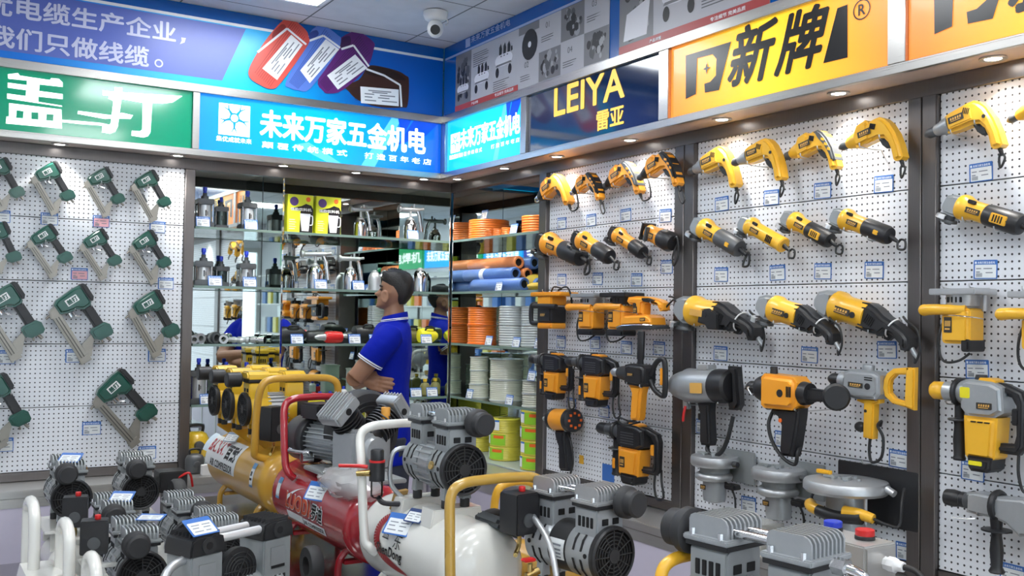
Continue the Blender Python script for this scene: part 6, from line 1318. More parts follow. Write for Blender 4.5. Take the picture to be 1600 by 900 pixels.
mb = MB(); cyl_patch(mb, RR + .0012, zc, -5, 60, 4.53 - 4.13, 4.085 - 4.13, 10); mb.build('white_label', PAPER, t)
wr = wrapper(RR + .0022, zc, .36, 24); mb = MB(); blet(mb, 'BAINAT', .015 - .04, .000, .235, .056, 0, .04, wrap=wr, italic=.1); mb.build('label_lettering', RDP, t)
mb = MB(); blet(mb, '百耐', .225, -.010, .15, .066, 0, .05, wrap=wr); blet(mb, 'AIR COMPRESSOR', .04, -.060, .33, .030, 0, .04, wrap=wr); mb.build('label_lettering', KPRINT, t)
mb = MB(); cyl_patch(mb, RR + .0012, zc, 18, 62, 4.60 - 4.13 - .07, 4.60 - 4.13 - .0, 6); mb.build('small_label', mat('print_pale_blue_card', (.6, .72, .82), .4, 0, .05), t)
mb = MB(); cyl_patch(mb, RR + .0012, zc, -8, 36, 3.875 - 4.13, 3.835 - 4.13, 6); o = mb.build('energy_label', PAPER, t)
mb = MB(); cyl_patch(mb, RR + .002, zc, 25, 36, 3.875 - 4.13, 3.835 - 4.13, 2); cyl_patch(mb, RR + .002, zc, -8, -4, 3.875 - 4.13, 3.835 - 4.13, 1); mb.build('label_heading', mat('print_steel_blue', (.10, .25, .45), .4, 0, 0), o)
mb = MB(); cyl_patch(mb, RR + .0022, zc, 4, 8, 3.87 - 4.13, 3.845 - 4.13, 1); cyl_patch(mb, RR + .0022, zc, 12, 20, 3.868 - 4.13, 3.85 - 4.13, 1); mb.build('label_print', KPRINT, o)
hang_tag(t, tilt(-.078, .15, zc + .128, -60, -48), .85, 'hang_tag', mat('tag_grey_blue', (.25, .32, .42), .4))
pressure_switch(t, -.045, 3.83 - 4.13, zc + .165, .085, .075, .135, 20, False); pressure_switch(t, .10, 3.80 - 4.13, zc + .24, .09, .08, .10, 10, True)
mb = MB(); mb.tube([(.0, -.32, zc + .22), (.06, -.34, zc + .22), (.14, -.34, zc + .215)], .013, 10); mb.cyl((.08, -.34, zc + .12), (.08, -.34, zc + .22), .010); mb.cyl((.08, -.345, zc + .10), (.08, -.345, zc + .135), .016, n=6); mb.build('brass_manifold', BRASS, t)
MB().prism(rr(.07, .05, .003, 1, .10, zc + .30), -.381, -.379).build('yellow_sticker', YSOFT, t)
mb = MB(); mb.tube([(.13, -.33, zc + .24), (.15, -.34, zc + .30), (.14, -.30, zc + .34)], .008, 8); mb.tube([(.16, -.32, zc + .22), (.17, -.34, zc + .30), (.16, -.29, zc + .34)], .008, 8); mb.build('steel_pipe', CHROME, t)
# ---- red belt-less twin compressor
t = thing('air_compressor', 'red compressor with a grey V twin pump and orange lettering on its tank', 'air compressor', (XC, 3.25, T1)); L = .80
tank(t, RR, L, zc, REDE); legs(t, RR, L, zc, REDE)
loop_handle(t, -.135, .12, 3.47 - 3.25, 1.235 - T1, .965 - T1, REDE, .0135, -.055, .028)
YO = 3.25
mb = MB(); cyl_patch(mb, RR + .0012, zc, -3, 32, 3.55 - YO, 3.515 - YO, 5); o = mb.build('energy_label', PAPER, t)
mb = MB(); cyl_patch(mb, RR + .002, zc, 22, 32, 3.55 - YO, 3.515 - YO, 2); cyl_patch(mb, RR + .002, zc, -3, 1, 3.55 - YO, 3.515 - YO, 1); mb.build('label_heading', mat('print_steel_blue', (.10, .25, .45)), o)
wr = wrapper(RR + .0022, zc, 3.44 - YO, -3)
mb = MB(); blet(mb, 'LUODI', 0, -.012, .235, .052, -.0, .09, wrap=wr, italic=.08); blet(mb, '罗迪', .258, -.014, .095, .052, 0, .10, wrap=wr); mb.flat([], 0) if False else None
n = 14
for i in range(n):   # the sweeping stroke above the first letter
    s0, s1 = i / n, (i + 1) / n; f = lambda s: (.012 + .16 * s, .030 + .042 * math.sin(s * PI * .55)); g = lambda s: (.012 + .16 * s, .022 + .050 * math.sin(s * PI * .55) - .012 * (1 - s) ** 2)
    mb.quad(*[wr(p[0], 0, p[1]) for p in (f(s0), f(s1), g(s1), g(s0))])
mb.build('label_lettering', PAPER, t)
wr2 = wrapper(RR + .0030, zc, 3.44 - YO, -3); mb = MB(); blet(mb, 'LUODI', .001, -.011, .233, .050, 0, .055, wrap=wr2, italic=.08); mb.build('label_lettering', ORP, t)
mb = MB(); blet(mb, '罗迪', .258, -.014, .095, .052, 0, .03, wrap=wr2); mb.build('label_lettering', KPRINT, t)
mb = MB(); cyl_patch(mb, RR + .0012, zc, -27, -14, 3.44 - YO, 3.28 - YO, 4); cyl_patch(mb, RR + .0012, zc, -28, -15, 3.275 - YO, 3.075 - YO, 4); mb.build('white_label', PAPER, t)
wr3 = wrapper(RR + .0022, zc, 3.27 - YO, -21); mb = MB(); blet(mb, 'AIR COMPRESSOR', 0, -.009, .185, .016, 0, .03, wrap=wr3); mb.build('label_lettering', KPRINT, t)
mb = MB(); cyl_patch(mb, RR + .0012, zc, 60, 84, 3.43 - YO, 3.34 - YO, 4); mb.build('rating_plate', mat('rating_plate_metal', (.30, .27, .25), .35, .8, .2, 60), t)
hang_tag(t, tilt(-.1135, 3.165 - YO, zc + .075, -65, -36), 1.1)
MB().box((.0, -.12, zc + RR + .006), (.20, .42, .014), .003).build('mount_plate', GREYP, t)
PM = T(.030, -.03, 1.088 - T1) @ RZ(16)   # local -y is the crank end
mb = MB(PM); mb.lathe([(.030, .30), (.075, .295), (.082, .285), (.084, .22)], (0, 0, 0), (0, 1, 0), 32); mb.build('motor_fan_cover', DGREY, t); MB(PM).lathe([(.084, .222), (.086, .20), (.080, .19), (.06, .188)], (0, 0, 0), (0, 1, 0), 32).build('cover_rim', BLACK, t)
mb = MB(PM); mb.lathe([(.058, .02), (.058, .20)], (0, 0, 0), (0, 1, 0), 30)
for i in range(26): a = 2 * PI * i / 26; mb.box((.063 * math.cos(a), .11, .063 * math.sin(a)), (.014, .16, .003), 0, (0, -a, 0))
mb.build('motor_body', SILV, t)
MB(PM).box((-.01, .17, .105), (.10, .11, .055), .008).build('terminal_box', BLACK, t)
mb = MB(PM); mb.box((.0, -.055, -.01), (.17, .13, .15), .014); mb.box((.0, -.05, -.085), (.15, .17, .02), .004); mb.box((.0, .02, -.01), (.11, .02, .10), .006); mb.lathe([(.05, 0), (.045, .02), (.02, .022)], (.0, -.12, -.01), (0, -1, 0), 24); mb.build('crankcase', SILV, t)
for sx in (-1, 1):
    CM = PM @ T(0, -.04 if sx < 0 else -.09, .03) @ Matrix.Rotation(math.radians(-43 if sx < 0 else 53), 4, 'Y') @ T(0, 0, -.026 if sx < 0 else -.012)
    mb = MB(CM); mb.lathe([(.036, .02), (.036, .135)], n=24)
    for i in range(7): mb.lathe([(.036, .045 + i * .0125), (.055, .046 + i * .0125), (.055, .0505 + i * .0125), (.036, .0515 + i * .0125)], n=24, cap=False)
    mb.build('finned_cylinder', BLACK, t)
    mb = MB(CM); mb.prism(rr(.115, .042, .010, 3, 0, .158), -.052, .052, .006)
    h = mb.build('cylinder_head', SILV, t); mb = MB(CM)
    for i in range(6): mb.box((0, -.040 + i * .016, .183), (.112, .0045, .016), .001)
    mb.build('cooling_fins', ALU, h); MB(CM).cyl((sx * .0, -.0535, .156), (sx * .0, -.050, .156), .012).build('outlet_port', DARK, h)
mb = MB(PM); mb.lathe([(.080, -.03), (.140, -.028), (.153, -.01), (.153, .035), (.140, .05), (.08, .052), (.08, -.03)], (.095, .05, .030), (0, 1, 0), 44, False); mb.build('flywheel_shroud', RUBBER, t)
mb = MB(PM); mb.torus((.095, .018, .03), .095, .004, (0, 1, 0), 40, 6); mb.torus((.095, .016, .03), .112, .003, (0, 1, 0), 40, 6); mb.build('shroud_rings', BLACK, t)
mb = MB(PM); mb.cyl((.05, -.12, .055), (.05, -.12, .10), .015, .013); mb.build('breather_base', SILV, t); MB(PM).cyl((.05, -.12, .095), (.05, -.12, .135), .016, bev=.002).build('oil_cap', mat('orange_cap', (.78, .36, .06), .4), t)
mb = MB(); mb.tube([(-.13, .16, zc + .185), (-.10, .13, zc + .18), (-.07, .11, zc + .18)], .008, 8); mb.cyl((-.10, .11, zc + .16), (-.06, .11, zc + .16), .018); mb.build('drain_valve', CHROME, t)
mb = MB(); mb.ball((-.055, -.22, zc + RR * .93), (.075, .21, .050), 26, 14); 
rnd = random.Random(4)
for v in mb.bm.verts: v.co += V((rnd.uniform(-1, 1), rnd.uniform(-1, 1), rnd.uniform(-1, 1))) * .006
mb.build('plastic_film', FILM, t, ang=30)
MB(tilt(.11, -.05, .064, 0, 0)).lathe([(.03, -.02), (.058, -.02), (.062, -.012), (.062, .012), (.058, .02), (.03, .02), (.03, -.02)], (-.30, -.20, zc * 0 + .0), (1, 0, 0), 28, False).build('wheel', RUBBER, t)
# ---- white compressor
YO = 2.52; L = .62
t = thing('air_compressor', 'white compressor with grey twin pump and red dragon emblem on its tank', 'air compressor', (XC, YO, T1))
tank(t, RR, L, zc, WHTE); legs(t, RR, L, zc, WHTE)
loop_handle(t, -.155, .14, 2.735 - YO, 1.212 - T1, .862 - T1, WHTE, .0135, -.075, .030)
for yy in (2.43, 2.62): MB().prism([(-.085, zc + .085), (.085, zc + .085), (.075, 1.012 - T1), (-.075, 1.012 - T1)], yy - YO - .035, yy - YO + .035, .003).build('pump_saddle', WHTE, t)
pump(t, T(.0, 2.365 - YO, 1.122 - T1), .98, GREYP, GREYP, 'ribs', (.036, -1))
MB(T(-.0655, 2.365 - YO + .065, 1.130 - T1)).cyl((0, 0, 0), (-.004, 0, .001), .012, n=20).build('gold_sticker', BRASS, t)
o = MB().tube([(-.02, .12, 1.15 - T1), (-.08, .125, 1.14 - T1), (-.085, .13, 1.05 - T1), (-.05, .10, 1.0 - T1)], .007, 8).build('air_hose', ALU, t)
o = MB().lathe([(.016, .0), (.020, .004), (.020, .030), (.017, .034)], (-.125, 2.66 - YO, 1.115 - T1), (0, 0, 1), 20).build('filter_regulator', BLACK, t)
MB().lathe([(.023, 0), (.023, .055), (.020, .058)], (-.125, 2.66 - YO, 1.058 - T1), (0, 0, 1), 20).build('regulator_body', BLACK, o); MB().lathe([(.0235, 0), (.0235, .006)], (-.125, 2.66 - YO, 1.112 - T1), (0, 0, 1), 20).build('red_ring', REDP, o)
MB().lathe([(.012, 0), (.018, .006), (.018, .05)], (-.125, 2.66 - YO, 1.008 - T1), (0, 0, 1), 20).build('clear_bowl', CLEARF, o); MB().cyl((-.145, 2.66 - YO, 1.082 - T1), (-.175, 2.69 - YO, 1.078 - T1), .010, .008).build('brass_outlet', BRASS, o)
MB().tube([(-.15, 2.67 - YO, 1.098 - T1), (-.175, 2.69 - YO, 1.10 - T1), (-.215, 2.73 - YO, 1.098 - T1)], .0055, 8).build('red_lever', REDP, o)
MB().tube([(-.12, 2.66 - YO, 1.01 - T1), (-.11, 2.64 - YO, .995 - T1), (-.07, 2.60 - YO, .995 - T1)], .008, 8).build('drain_elbow', BLACK, o)
hang_tag(t, tilt(-.1095, 2.535 - YO, zc + .082, -65, -40), 1.1); hang_tag(t, tilt(-.082, 2.49 - YO, zc + .112, -70, -48), .75, 'hang_tag', mat('tag_navy', (.03, .06, .18), .4))
MB(tilt(-.055, 2.655 - YO, zc + .128, 20, 20)).box((0, 0, 0), (.05, .012, .06), .001).build('brown_card', mat('kraft_card', (.45, .28, .09), .7), t)
wr = wrapper(RR + .0015, zc, 2.662 - YO, 20)
mb = MB()   # the red sweeping dragon body: a tapering curved band
P = [(.055, .052), (.020, .044), (.002, .010), (.010, -.030), (.05, -.062), (.12, -.080), (.20, -.088)]; Q = catmull([(x, 0, z) for x, z in P], 6); m_ = len(Q) - 1
for i in range(m_):
    w0, w1 = [.034 * math.sin(PI * min(1, .12 + .88 * q / m_)) ** .7 + .001 for q in (i, i + 1)]; d0 = (Q[i + 1] - Q[i]).normalized(); nn = V((-d0.z, 0, d0.x))
    mb.quad(*[wr(p.x, 0, p.z) for p in (Q[i] + nn * w0 * .5, Q[i] - nn * w0 * .5, Q[i + 1] - nn * w1 * .5, Q[i + 1] + nn * w1 * .5)])
for a, b, c in (((.045, .050), (.085, .058), (.060, .040)), ((.060, .055), (.075, .072), (.078, .050)), ((.03, .05), (.02, .066), (.045, .056))): mb._f([mb._v(wr(p[0], 0, p[1])) for p in (a, b, c)])
mb.build('emblem', BLP, t)
wr2 = wrapper(RR + .0024, zc, 2.690 - YO, 20); mb = MB(); blet(mb, 'ShenDong', .035, -.066, .165, .036, 0, .03, wrap=wr2, italic=.25); letter(mb, '盛', .070, -.012, .04, .046, wrap=wr2); letter(mb, '东', .145, -.028, .045, .046, wrap=wr2); mb.build('label_lettering', KPRINT, t)
o = MB().box((.06, 2.245 - YO + .02, zc + .115), (.10, .12, .03), .01, (0, .5, 0)).build('outlet_hood', DGREY, t); MB().tube([(.02, -.2, zc + .125), (.08, -.19, zc + .135), (.14, -.16, zc + .10)], .012, 10).build('black_hose', RUBBER, t)
# ---- silver compressor with ochre handle
YO = 1.86; t = thing('air_compressor', 'silver twin pump compressor with ochre tank and ochre handle', 'air compressor', (1.46, YO, T2)); zc2 = .135; R2 = .095; L = .38
tank(t, R2, L, zc2, BROWN); legs(t, R2, L, zc2, BROWN)
loop_handle(t, -.275, .020, 2.185 - YO, 1.125 - T2, .80 - T2, BROWN, .0135, -.03, .06)
MB().box((0, .06, zc2 + R2 + .012), (.16, .34, .03), .003).build('mount_plate', BROWN, t)
pump(t, T(.045, 1.925 - YO, .962 - T2) @ RZ(7), 1.0, SILV, ALU, 'black', (.032, -1))
o = MB(T(.045, 1.925 - YO, .962 - T2) @ RZ(7)).prism(rr(.002, .045, .0005, 1, 0, 0), 0, 0); o.bm.free()
mb = MB(T(.045, 1.925 - YO, .962 - T2) @ RZ(7)); R_ = .0665
for i in range(5):
    a0, a1 = math.radians(-22 + 9 * i), math.radians(-13 + 9 * i); mb.quad((-R_ * math.cos(a0), .163, R_ * math.sin(a0)), (-R_ * math.cos(a0), .108, R_ * math.sin(a0)), (-R_ * math.cos(a1), .108, R_ * math.sin(a1)), (-R_ * math.cos(a1), .163, R_ * math.sin(a1)))
lb = mb.build('rating_label', PAPER, t); mb = MB(T(.045, 1.925 - YO, .962 - T2) @ RZ(7)); R_ = .0672
for q in (-18, -10, -2, 8):
    a0, a1 = math.radians(q), math.radians(q + 4); mb.quad((-R_ * math.cos(a0), .158, R_ * math.sin(a0)), (-R_ * math.cos(a0), .118, R_ * math.sin(a0)), (-R_ * math.cos(a1), .118, R_ * math.sin(a1)), (-R_ * math.cos(a1), .158, R_ * math.sin(a1)))
mb.build('label_print', INK, lb)
pressure_switch(t, -.075, 2.165 - YO, .985 - T2, .08, .07, .105, 10)
mb = MB(); mb.tube([(-.05, .28, 1.03 - T2), (-.07, .17, .98 - T2), (-.085, .10, .88 - T2), (-.07, .04, .80 - T2)], .008, 10); mb.build('braided_hose', ALU, t)
mb = MB(); mb.cyl((-.09, .19, .915 - T2), (-.125, .19, .905 - T2), .009); mb.cyl((-.115, .19, .90 - T2), (-.115, .19, .935 - T2), .006); mb.build('brass_outlet', BRASS, t); MB().prism(rr(.034, .008, .003, 1, -.12, .945 - T2), .18, .20, .002).build('red_lever', REDP, t)
mb = MB(); mb.tube([(-.03, .12, .86 - T2), (-.06, .08, .82 - T2), (-.03, .03, .80 - T2), (.01, .06, .82 - T2)], .008, 8); mb.ball((.0, .07, .83 - T2), (.035, .03, .03), 12, 8); mb.build('cable_bundle', RUBBER, t); MB().box((-.005, .015, .845 - T2), (.045, .04, .03), .006, (.2, .3, .2)).build('steel_elbow', CHROME, t)
MB(tilt(-.085, .03, zc2 + .055, -75, -25)).prism(rr(.09, .06, .003, 2), -.001, .0).build('rating_plate', mat('rating_plate_blue', (.45, .55, .62), .4), t)
# ---- grey compressor close to the camera
YO = 1.40; t = thing('air_compressor', 'grey twin pump compressor with tall finned heads at the lower photo edge', 'air compressor', (1.52, YO, T2)); L = .44; R2 = .10; zc2 = .14
tank(t, R2, L, zc2, MUST); legs(t, R2, L, zc2, MUST); loop_handle(t, -.12, .14, 1.632 - YO, 1.030 - T2, .74 - T2, YEL, .0135, -.02, .05)
MB().box((0, .05, zc2 + R2 + .012), (.16, .36, .03), .003).build('mount_plate', MUST, t)
pump(t, T(.02, 1.285 - YO, .927 - T2) @ RZ(7), 1.24, GREYP, SILV, 'ribs', (-.02, 1))
MB(T(-.060, 1.285 - YO + .265, .955 - T2)).cyl((0, 0, 0), (-.022, 0, .008), .016, n=20).build('orange_sticker', RORA, t)
mb = MB(); mb.cyl((.0, -.135, 1.085 - T2), (.0, -.165, 1.085 - T2), .017, n=6); mb.tube([(.0, -.155, 1.085 - T2), (.02, -.185, 1.07 - T2), (.05, -.21, 1.01 - T2), (.06, -.22, .93 - T2)], .011, 10); mb.build('outlet_hose', CHROME, t)
# ---- compressor behind, only handle and tank seen
YO = 2.60; t = thing('air_compressor', 'small yellow compressor half hidden behind the white one', 'air compressor', (1.585, 2.36, T1)); tank(t, .075, .30, .13, MUST); legs(t, .075, .30, .13, MUST)
loop_handle(t, -.085, .075, .125, 1.055 - T1, .78 - T1, YEL, .012, 0, .05); MB().cyl((.0, -.02, .20), (.0, -.02, .24), .03).build('pump_block', BLACK, t); MB().cyl((.03, -.06, .20), (.03, -.06, .25), .007).build('red_knob', REDP, t)
# ---- small grey compressors on the low table
def small(x, y, zm, k, label, L=.42, hang=None, filt=(-.022, -1), handle=None, switch=None, col=GREYP, swp=None):
    R_ = .075; t = thing('air_compressor', label, 'air compressor', (x, y + .13, T3)); zc = .095
    tank(t, R_, L, zc, WHTE); legs(t, R_, L, zc, WHTE)
    zp = zm - .112 * k - T3
    mb = MB(); mb.box((0, .01, zp - .006), (.18, .30, .011), .002)
    for yy in (-.09, .11): mb.box((0, yy, (zc + .05 + zp) / 2), (.13, .010, max(.02, zp - zc - .05)), .001)
    mb.build('pump_saddle', WHTE, t)
    pump(t, T(0, -.13, zm - T3), k, col, GREYP, 'ribs', filt, .095, hd=.032)
    if hang: hang_tag(t, tilt(hang[0], hang[1], zm - T3 + .143 * k, -32, hang[2]), .95)
    if handle:
        x0, y0, y1, zt = handle; mb = MB(); mb.tube([(x0, y0, zc + .05), (x0, y0, zt - .07 - T3), (x0, y0 + .015, zt - .02 - T3), (x0, y0 + .06, zt - T3), (x0, y1 - .06, zt - T3), (x0, y1 - .015, zt - .02 - T3), (x0, y1, zt - .07 - T3), (x0, y1, zc + .05)], .014, 12, 5); mb.build('handle', WHTE, t)
        mb = MB(); mb.box((x0 * .5 + .0, (y0 + y1) / 2, zc + .035), (abs(x0) + .03, abs(y1 - y0) + .03, .05), .008); mb.build('handle_foot', WHTE, t)
    if swp: q = deep(*swp) - t.location; pressure_switch(t, q.x, q.y, q.z, .078, .06, .10, -12); MB().box((q.x * .5, q.y, q.z - .04), (abs(q.x) + .02, .02, .012), .002).build('switch_bracket', WHTE, t)
    if switch: pressure_switch(t, *switch, .062, .06, .085, -12)
    return t
small(0.570, 3.971, 0.842, 1.00, 'small grey compressor in front of the nail gun board beside the white handles', hang=(.0, -.07, -62), L=.28)
small(0.862, 4.203, 0.807, 1.00, 'small grey compressor standing farthest back on the low table')
small(0.683, 3.668, 0.734, 1.00, 'small grey compressor with a tag on its finned head, mid table', hang=(.02, -.06, -62), L=.24, swp=(117, 822, 3.3))
small(0.646, 3.101, 0.750, 1.02, 'small grey compressor with a flat tag in the nearest row of the low table', hang=(.05, -.0, -82), L=.36, swp=(147, 864, 2.95))
small(0.913, 3.583, 0.735, 1.00, 'small grey compressor between the yellow tank and the tagged one', filt=(.03, -1))
small(0.928, 3.220, 0.748, 0.95, 'small grey compressor with low finned heads beside the steel pipes', filt=None, L=.30)
# white handles of the low table's near side, with the tank they belong to
t = thing('air_compressor', 'white tanked compressor with three tall white handles at the photo corner', 'air compressor', (.40, 2.78, T3)); tank(t, .085, .50, .12, WHTE); legs(t, .085, .50, .12, WHTE)
for x, y0, y1, zt in ((-.075, .10, .26, 1.020), (-.01, -.05, .10, .985), (.025, -.24, -.10, .935)):
    mb = MB(); z = zt - T3; mb.tube([(x, y0, .18), (x, y0, z - .07), (x, y0 + .012, z - .02), (x, y0 + .05, z), (x, y1 - .05, z), (x, y1 - .012, z - .02), (x, y1, z - .07), (x, y1, .18)], .015, 12, 5); mb.build('handle', WHTE, t)
MB().prism([(-.14, .17), (.06, .17), (.06, .30), (-.02, .36), (-.10, .36)], -.02, .20, .02, 3).build('tank_bracket', WHTE, t); pressure_switch(t, .09, -.25, .28, .062, .06, .085, -12)
# twin tower compressor with black heads
t = thing('air_compressor', 'grey compressor with two black finned towers joined by bright steel pipes', 'air compressor', (.80, 2.72, T3) ); RT_ = T(0, 0, 0) @ RZ(24)
mb = MB(RT_); mb.lathe([(.002, -.2), (.05, -.19), (.075, -.15), (.075, .15), (.05, .19), (.002, .2)], (0, 0, .10), (1, 0, 0), 32); mb.build('tank', DGREY, t)
MB(RT_).lathe([(.06, -.15), (.07, -.14), (.07, .14), (.06, .15)], (0, .0, .26), (1, 0, 0), 30).build('motor_housing', GREYP, t); mb = MB(RT_); mb.box((0, 0, .18), (.2, .1, .06), .004); mb.box((-.12, 0, .03), (.03, .13, .06)); mb.box((.12, 0, .03), (.03, .13, .06)); mb.build('base_bracket', DGREY, t)
for sx in (-1, 1):
    cx = sx * .122
    b = MB(RT_).prism(rr(.102, .13, .008, 3, cx, .345), -.052, .052, .004).build('cylinder_block', GREYP, t)
    mb = MB(RT_); mb.box((cx, -.0525, .355), (.055, .002, .060), .001); mb.build('block_panel', SILV, b); mb = MB(RT_); mb.box((cx, -.0535, .330), (.050, .002, .008))
    for j in range(4): mb.box((cx - .024 + j * .016, -.0535, .295), (.010, .002, .022), .001)
    mb.build('vent_slot_grille', DARK, b)
    hb = MB(RT_).prism([(cx - .056, .408), (cx + .056, .408), (cx + .056, .425), (cx + .050, .450), (cx + .03, .458), (cx - .03, .458), (cx - .050, .450), (cx - .056, .425)], -.056, .056, .004).build('cylinder_head', BLACK, t)
    mb = MB(RT_)
    for j in range(7): mb.box((cx, -.045 + j * .015, .460), (.085, .004, .012), .001)
    mb.cyl((cx, -.060, .432), (cx, -.052, .432), .022); mb.build('cooling_fins', RUBBER, hb); MB(RT_).cyl((cx, -.0615, .432), (cx, -.059, .432), .010).build('outlet_port', DARK, hb)
mb = MB(RT_); mb.cyl((-.07, -.032, .438), (.07, -.032, .438), .0115); mb.cyl((-.07, .020, .442), (.07, .020, .442), .0115); mb.cyl((-.06, -.055, .275), (.06, -.055, .275), .008); mb.build('steel_pipe', mat('polished_pipe', (.85, .85, .86), .32, .5, .03), t)
o = MB(RT_).lathe([(.05, .0), (.062, .002), (.062, .02), (.05, .022)], (0, -.035, .34), (0, 1, 0), 30).build('fan_cover', BLACK, t); mb = MB(RT_)
for r in (.018, .028, .038, .048): mb.torus((0, -.037, .34), r, .0016, (0, 1, 0), 28, 5)
for i in range(6): a = PI * i / 3; mb.cyl((0, -.037, .34), (.055 * math.cos(a), -.037, .34 + .055 * math.sin(a)), .0016, n=5)
mb.build('fan_grille', RUBBER, o); hang_tag(t, RT_ @ tilt(-.125, -.025, .478, 0, -55), 1.0); mb = MB(RT_); mb.tube([(-.17, -.02, .40), (-.23, -.03, .38), (-.27, -.05, .30), (-.27, -.05, .15)], .012, 10); mb.build('braided_hose', ALU, t)
# compressor at the very bottom of the photo: only head tops show
t = thing('air_compressor', 'grey finned heads with a blue tag at the bottom photo edge', 'air compressor', (.93, 2.36, T3)); MB().lathe([(.002, -.155), (.05, -.145), (.07, -.11), (.07, .11), (.05, .145), (.002, .155)], (0, 0, .09), (1, 0, 0), 30).build('tank', DGREY, t)
mb = MB(); mb.box((0, 0, .02), (.20, .10, .04)); mb.build('base_bracket', DGREY, t); MB().lathe([(.05, -.14), (.06, -.13), (.06, .13), (.05, .14)], (0, 0, .205), (1, 0, 0), 28).build('motor_housing', GREYP, t)
for sx in (-1, 1):
    MB().prism(rr(.10, .09, .006, 2, sx * .09, .255), -.045, .045, .003).build('cylinder_block', GREYP, t); mb = MB(); mb.box((sx * .09, 0, .312), (.115, .10, .022), .004)
    for j in range(6): mb.box((sx * .09, -.04 + j * .016, .328), (.11, .005, .018), .001)
    mb.build('cylinder_head', SILV, t)
hang_tag(t, tilt(-.01, -.02, .345, -10, -70), 1.0)
# black wheel and switch box seen past the far end of the yellow tank
t = thing('compressor_wheel', 'black tyre with white hub standing beside the yellow tank', 'wheel', (1.00, 4.07, T3))
MB().lathe([(.040, -.022), (.075, -.024), (.082, -.014), (.082, .014), (.075, .024), (.040, .022), (.040, -.022)], (0, 0, .0825), (1, 0, .0), 32, False).build('tyre', RUBBER, t); MB().lathe([(.008, -.012), (.042, -.016), (.042, .016), (.008, .012)], (0, 0, .0825), (1, 0, 0), 28).build('hub', WHITEP, t)
bpy.data.objects[t.name].location.z = T3 + .0
slabthing('display_riser', (.95, 3.99, T3 + .001), (1.015, 4.16, .705), STEEL, 'steel riser under the black tyre', 'stand', 'riser_body'); t.location.z = .7055; t.location.x = .975
t = thing('motor_unit', 'black motor box with a cable behind the small compressors', 'motor', (1.005, 4.32, T3 + .0005)); MB().box((0, 0, .14), (.06, .10, .28), .006).build('pedestal', DGREY, t)
MB().prism(rr(.115, .085, .008, 2, -.0, .325), -.055, .055, .004).build('box_body', BLACK, t); MB().tube([(.02, -.05, .34), (.06, -.07, .36), (.08, -.05, .30)], .005, 8).build('cable', REDP, t)
# stacked boards below the counter tag
t = thing('sign_stack', 'white ribbed panel leaning under the cylinder shelf', 'panel', (1.31, 4.80, ZT + .0005)); MB().prism(rr(.10, .05, .003, 1, 0, .025), -.012, .02, .002).build('panel_body', WHITEP, t)
# ------------------------------------------------------------------ things on the tool wall counter
t = thing('control_box', 'stainless switch box with blue and red round buttons', 'control box', (2.152, 1.764, T2 + .001))
ZB = .400
mb = MB(); mb.box((0, 0, ZB / 2), (.126, .235, ZB), .004); mb.build('box_body', mat('satin_steel_box', (.55, .54, .52), .38, .55, .05, 6), t); mb = MB(); mb.box((0, -.119, ZB / 2), (.112, .003, ZB - .012), .001); mb.build('side_cover', STEEL, t)
for x, y, m, nm in ((.025, .055, BLUEP, 'blue_button'), (.015, -.057, REDP, 'red_button')):
    o = MB().lathe([(.0227, 0), (.0245, .003), (.0245, .017), (.0227, .0185)], (x, y, ZB + .008), (0, 0, 1), 28).build(nm, m, t); MB().lathe([(.026, 0), (.026, .0085), (.0245, .010)], (x, y, ZB + .0005), (0, 0, 1), 28).build('button_base', BLACK, o)
MB().box((-.03, .025, ZB + .002), (.025, .042, .004), .001).build('name_strip', BLACK, t)
o = MB().lathe([(.017, 0), (.017, .010), (.020, .012), (.020, .030), (.015, .035), (.013, .052)], (.015, -.1195, ZB - .048), (.1, -1, 0), 8).build('cable_gland', WHITEP, t); MB().tube([(.02, -.165, ZB - .048), (.03, -.21, ZB - .06), (.035, -.26, ZB - .14), (.03, -.28, ZB - .28), (.03, -.30, .012)], .008, 10).build('supply_cable', WIREC, t)
t = thing('acrylic_box', 'clear acrylic box of small parts beside the second stone cutter', 'box', (2.56, 2.47, ZT + .001)); MB().box((0, 0, .045), (.12, .15, .09), .003).build('clear_case', mat('acrylic', (.75, .74, .68), .12, 0, .04, alpha=.45, coat=.6), t); MB().box((0, 0, .035), (.10, .13, .05), .003).build('parts_tray', mat('tray_parts', (.45, .40, .36), .5, 0, .3, 50), t); MB().box((-.02, .02, .066), (.05, .07, .008), .002).build('brown_lid', mat('tray_brown', (.32, .14, .08), .5), t)
t = thing('glass_jar', 'round glass jar between the acrylic box and the blue button', 'jar', (2.53, 2.26, ZT + .001)); MB().lathe([(.002, 0), (.036, .002), (.038, .01), (.038, .105), (.034, .105), (.034, .012), (.002, .010)], n=28, cap=False).build('jar_wall', mat('jar_glass', (.70, .78, .76), .08, 0, .03, alpha=.5, coat=.6), t); MB().cyl((0, 0, .013), (0, 0, .09), .032).build('jar_contents', mat('jar_green', (.22, .34, .28), .4, 0, .2), t)
# ------------------------------------------------------------------ dome camera under the ceiling
P = deep(680, 50, 4.83); P.z = ZC
t = thing('security_camera', 'white dome security camera on the ceiling near the banner corner', 'camera', P)
MB().lathe([(.045, 0), (.060, -.004), (.060, -.020), (.052, -.040), (.040, -.048)], n=30).build('mount_base', WHITEP, t); o = MB().ball((0, 0, -.085), (.040, .040, .046), 22, 14).build('camera_head', WHITEP, t)
d = (CAM - (P + V((0, 0, -.09)))).normalized(); MB().cyl(V((0, 0, -.09)) + d * .034, V((0, 0, -.09)) + d * .047, .024, n=24).build('lens', BLACK, o); MB().tube([(.05, -.01, -.02), (.062, -.015, -.05), (.045, -.02, -.065)], .003, 6).build('cable', WHITEP, t)
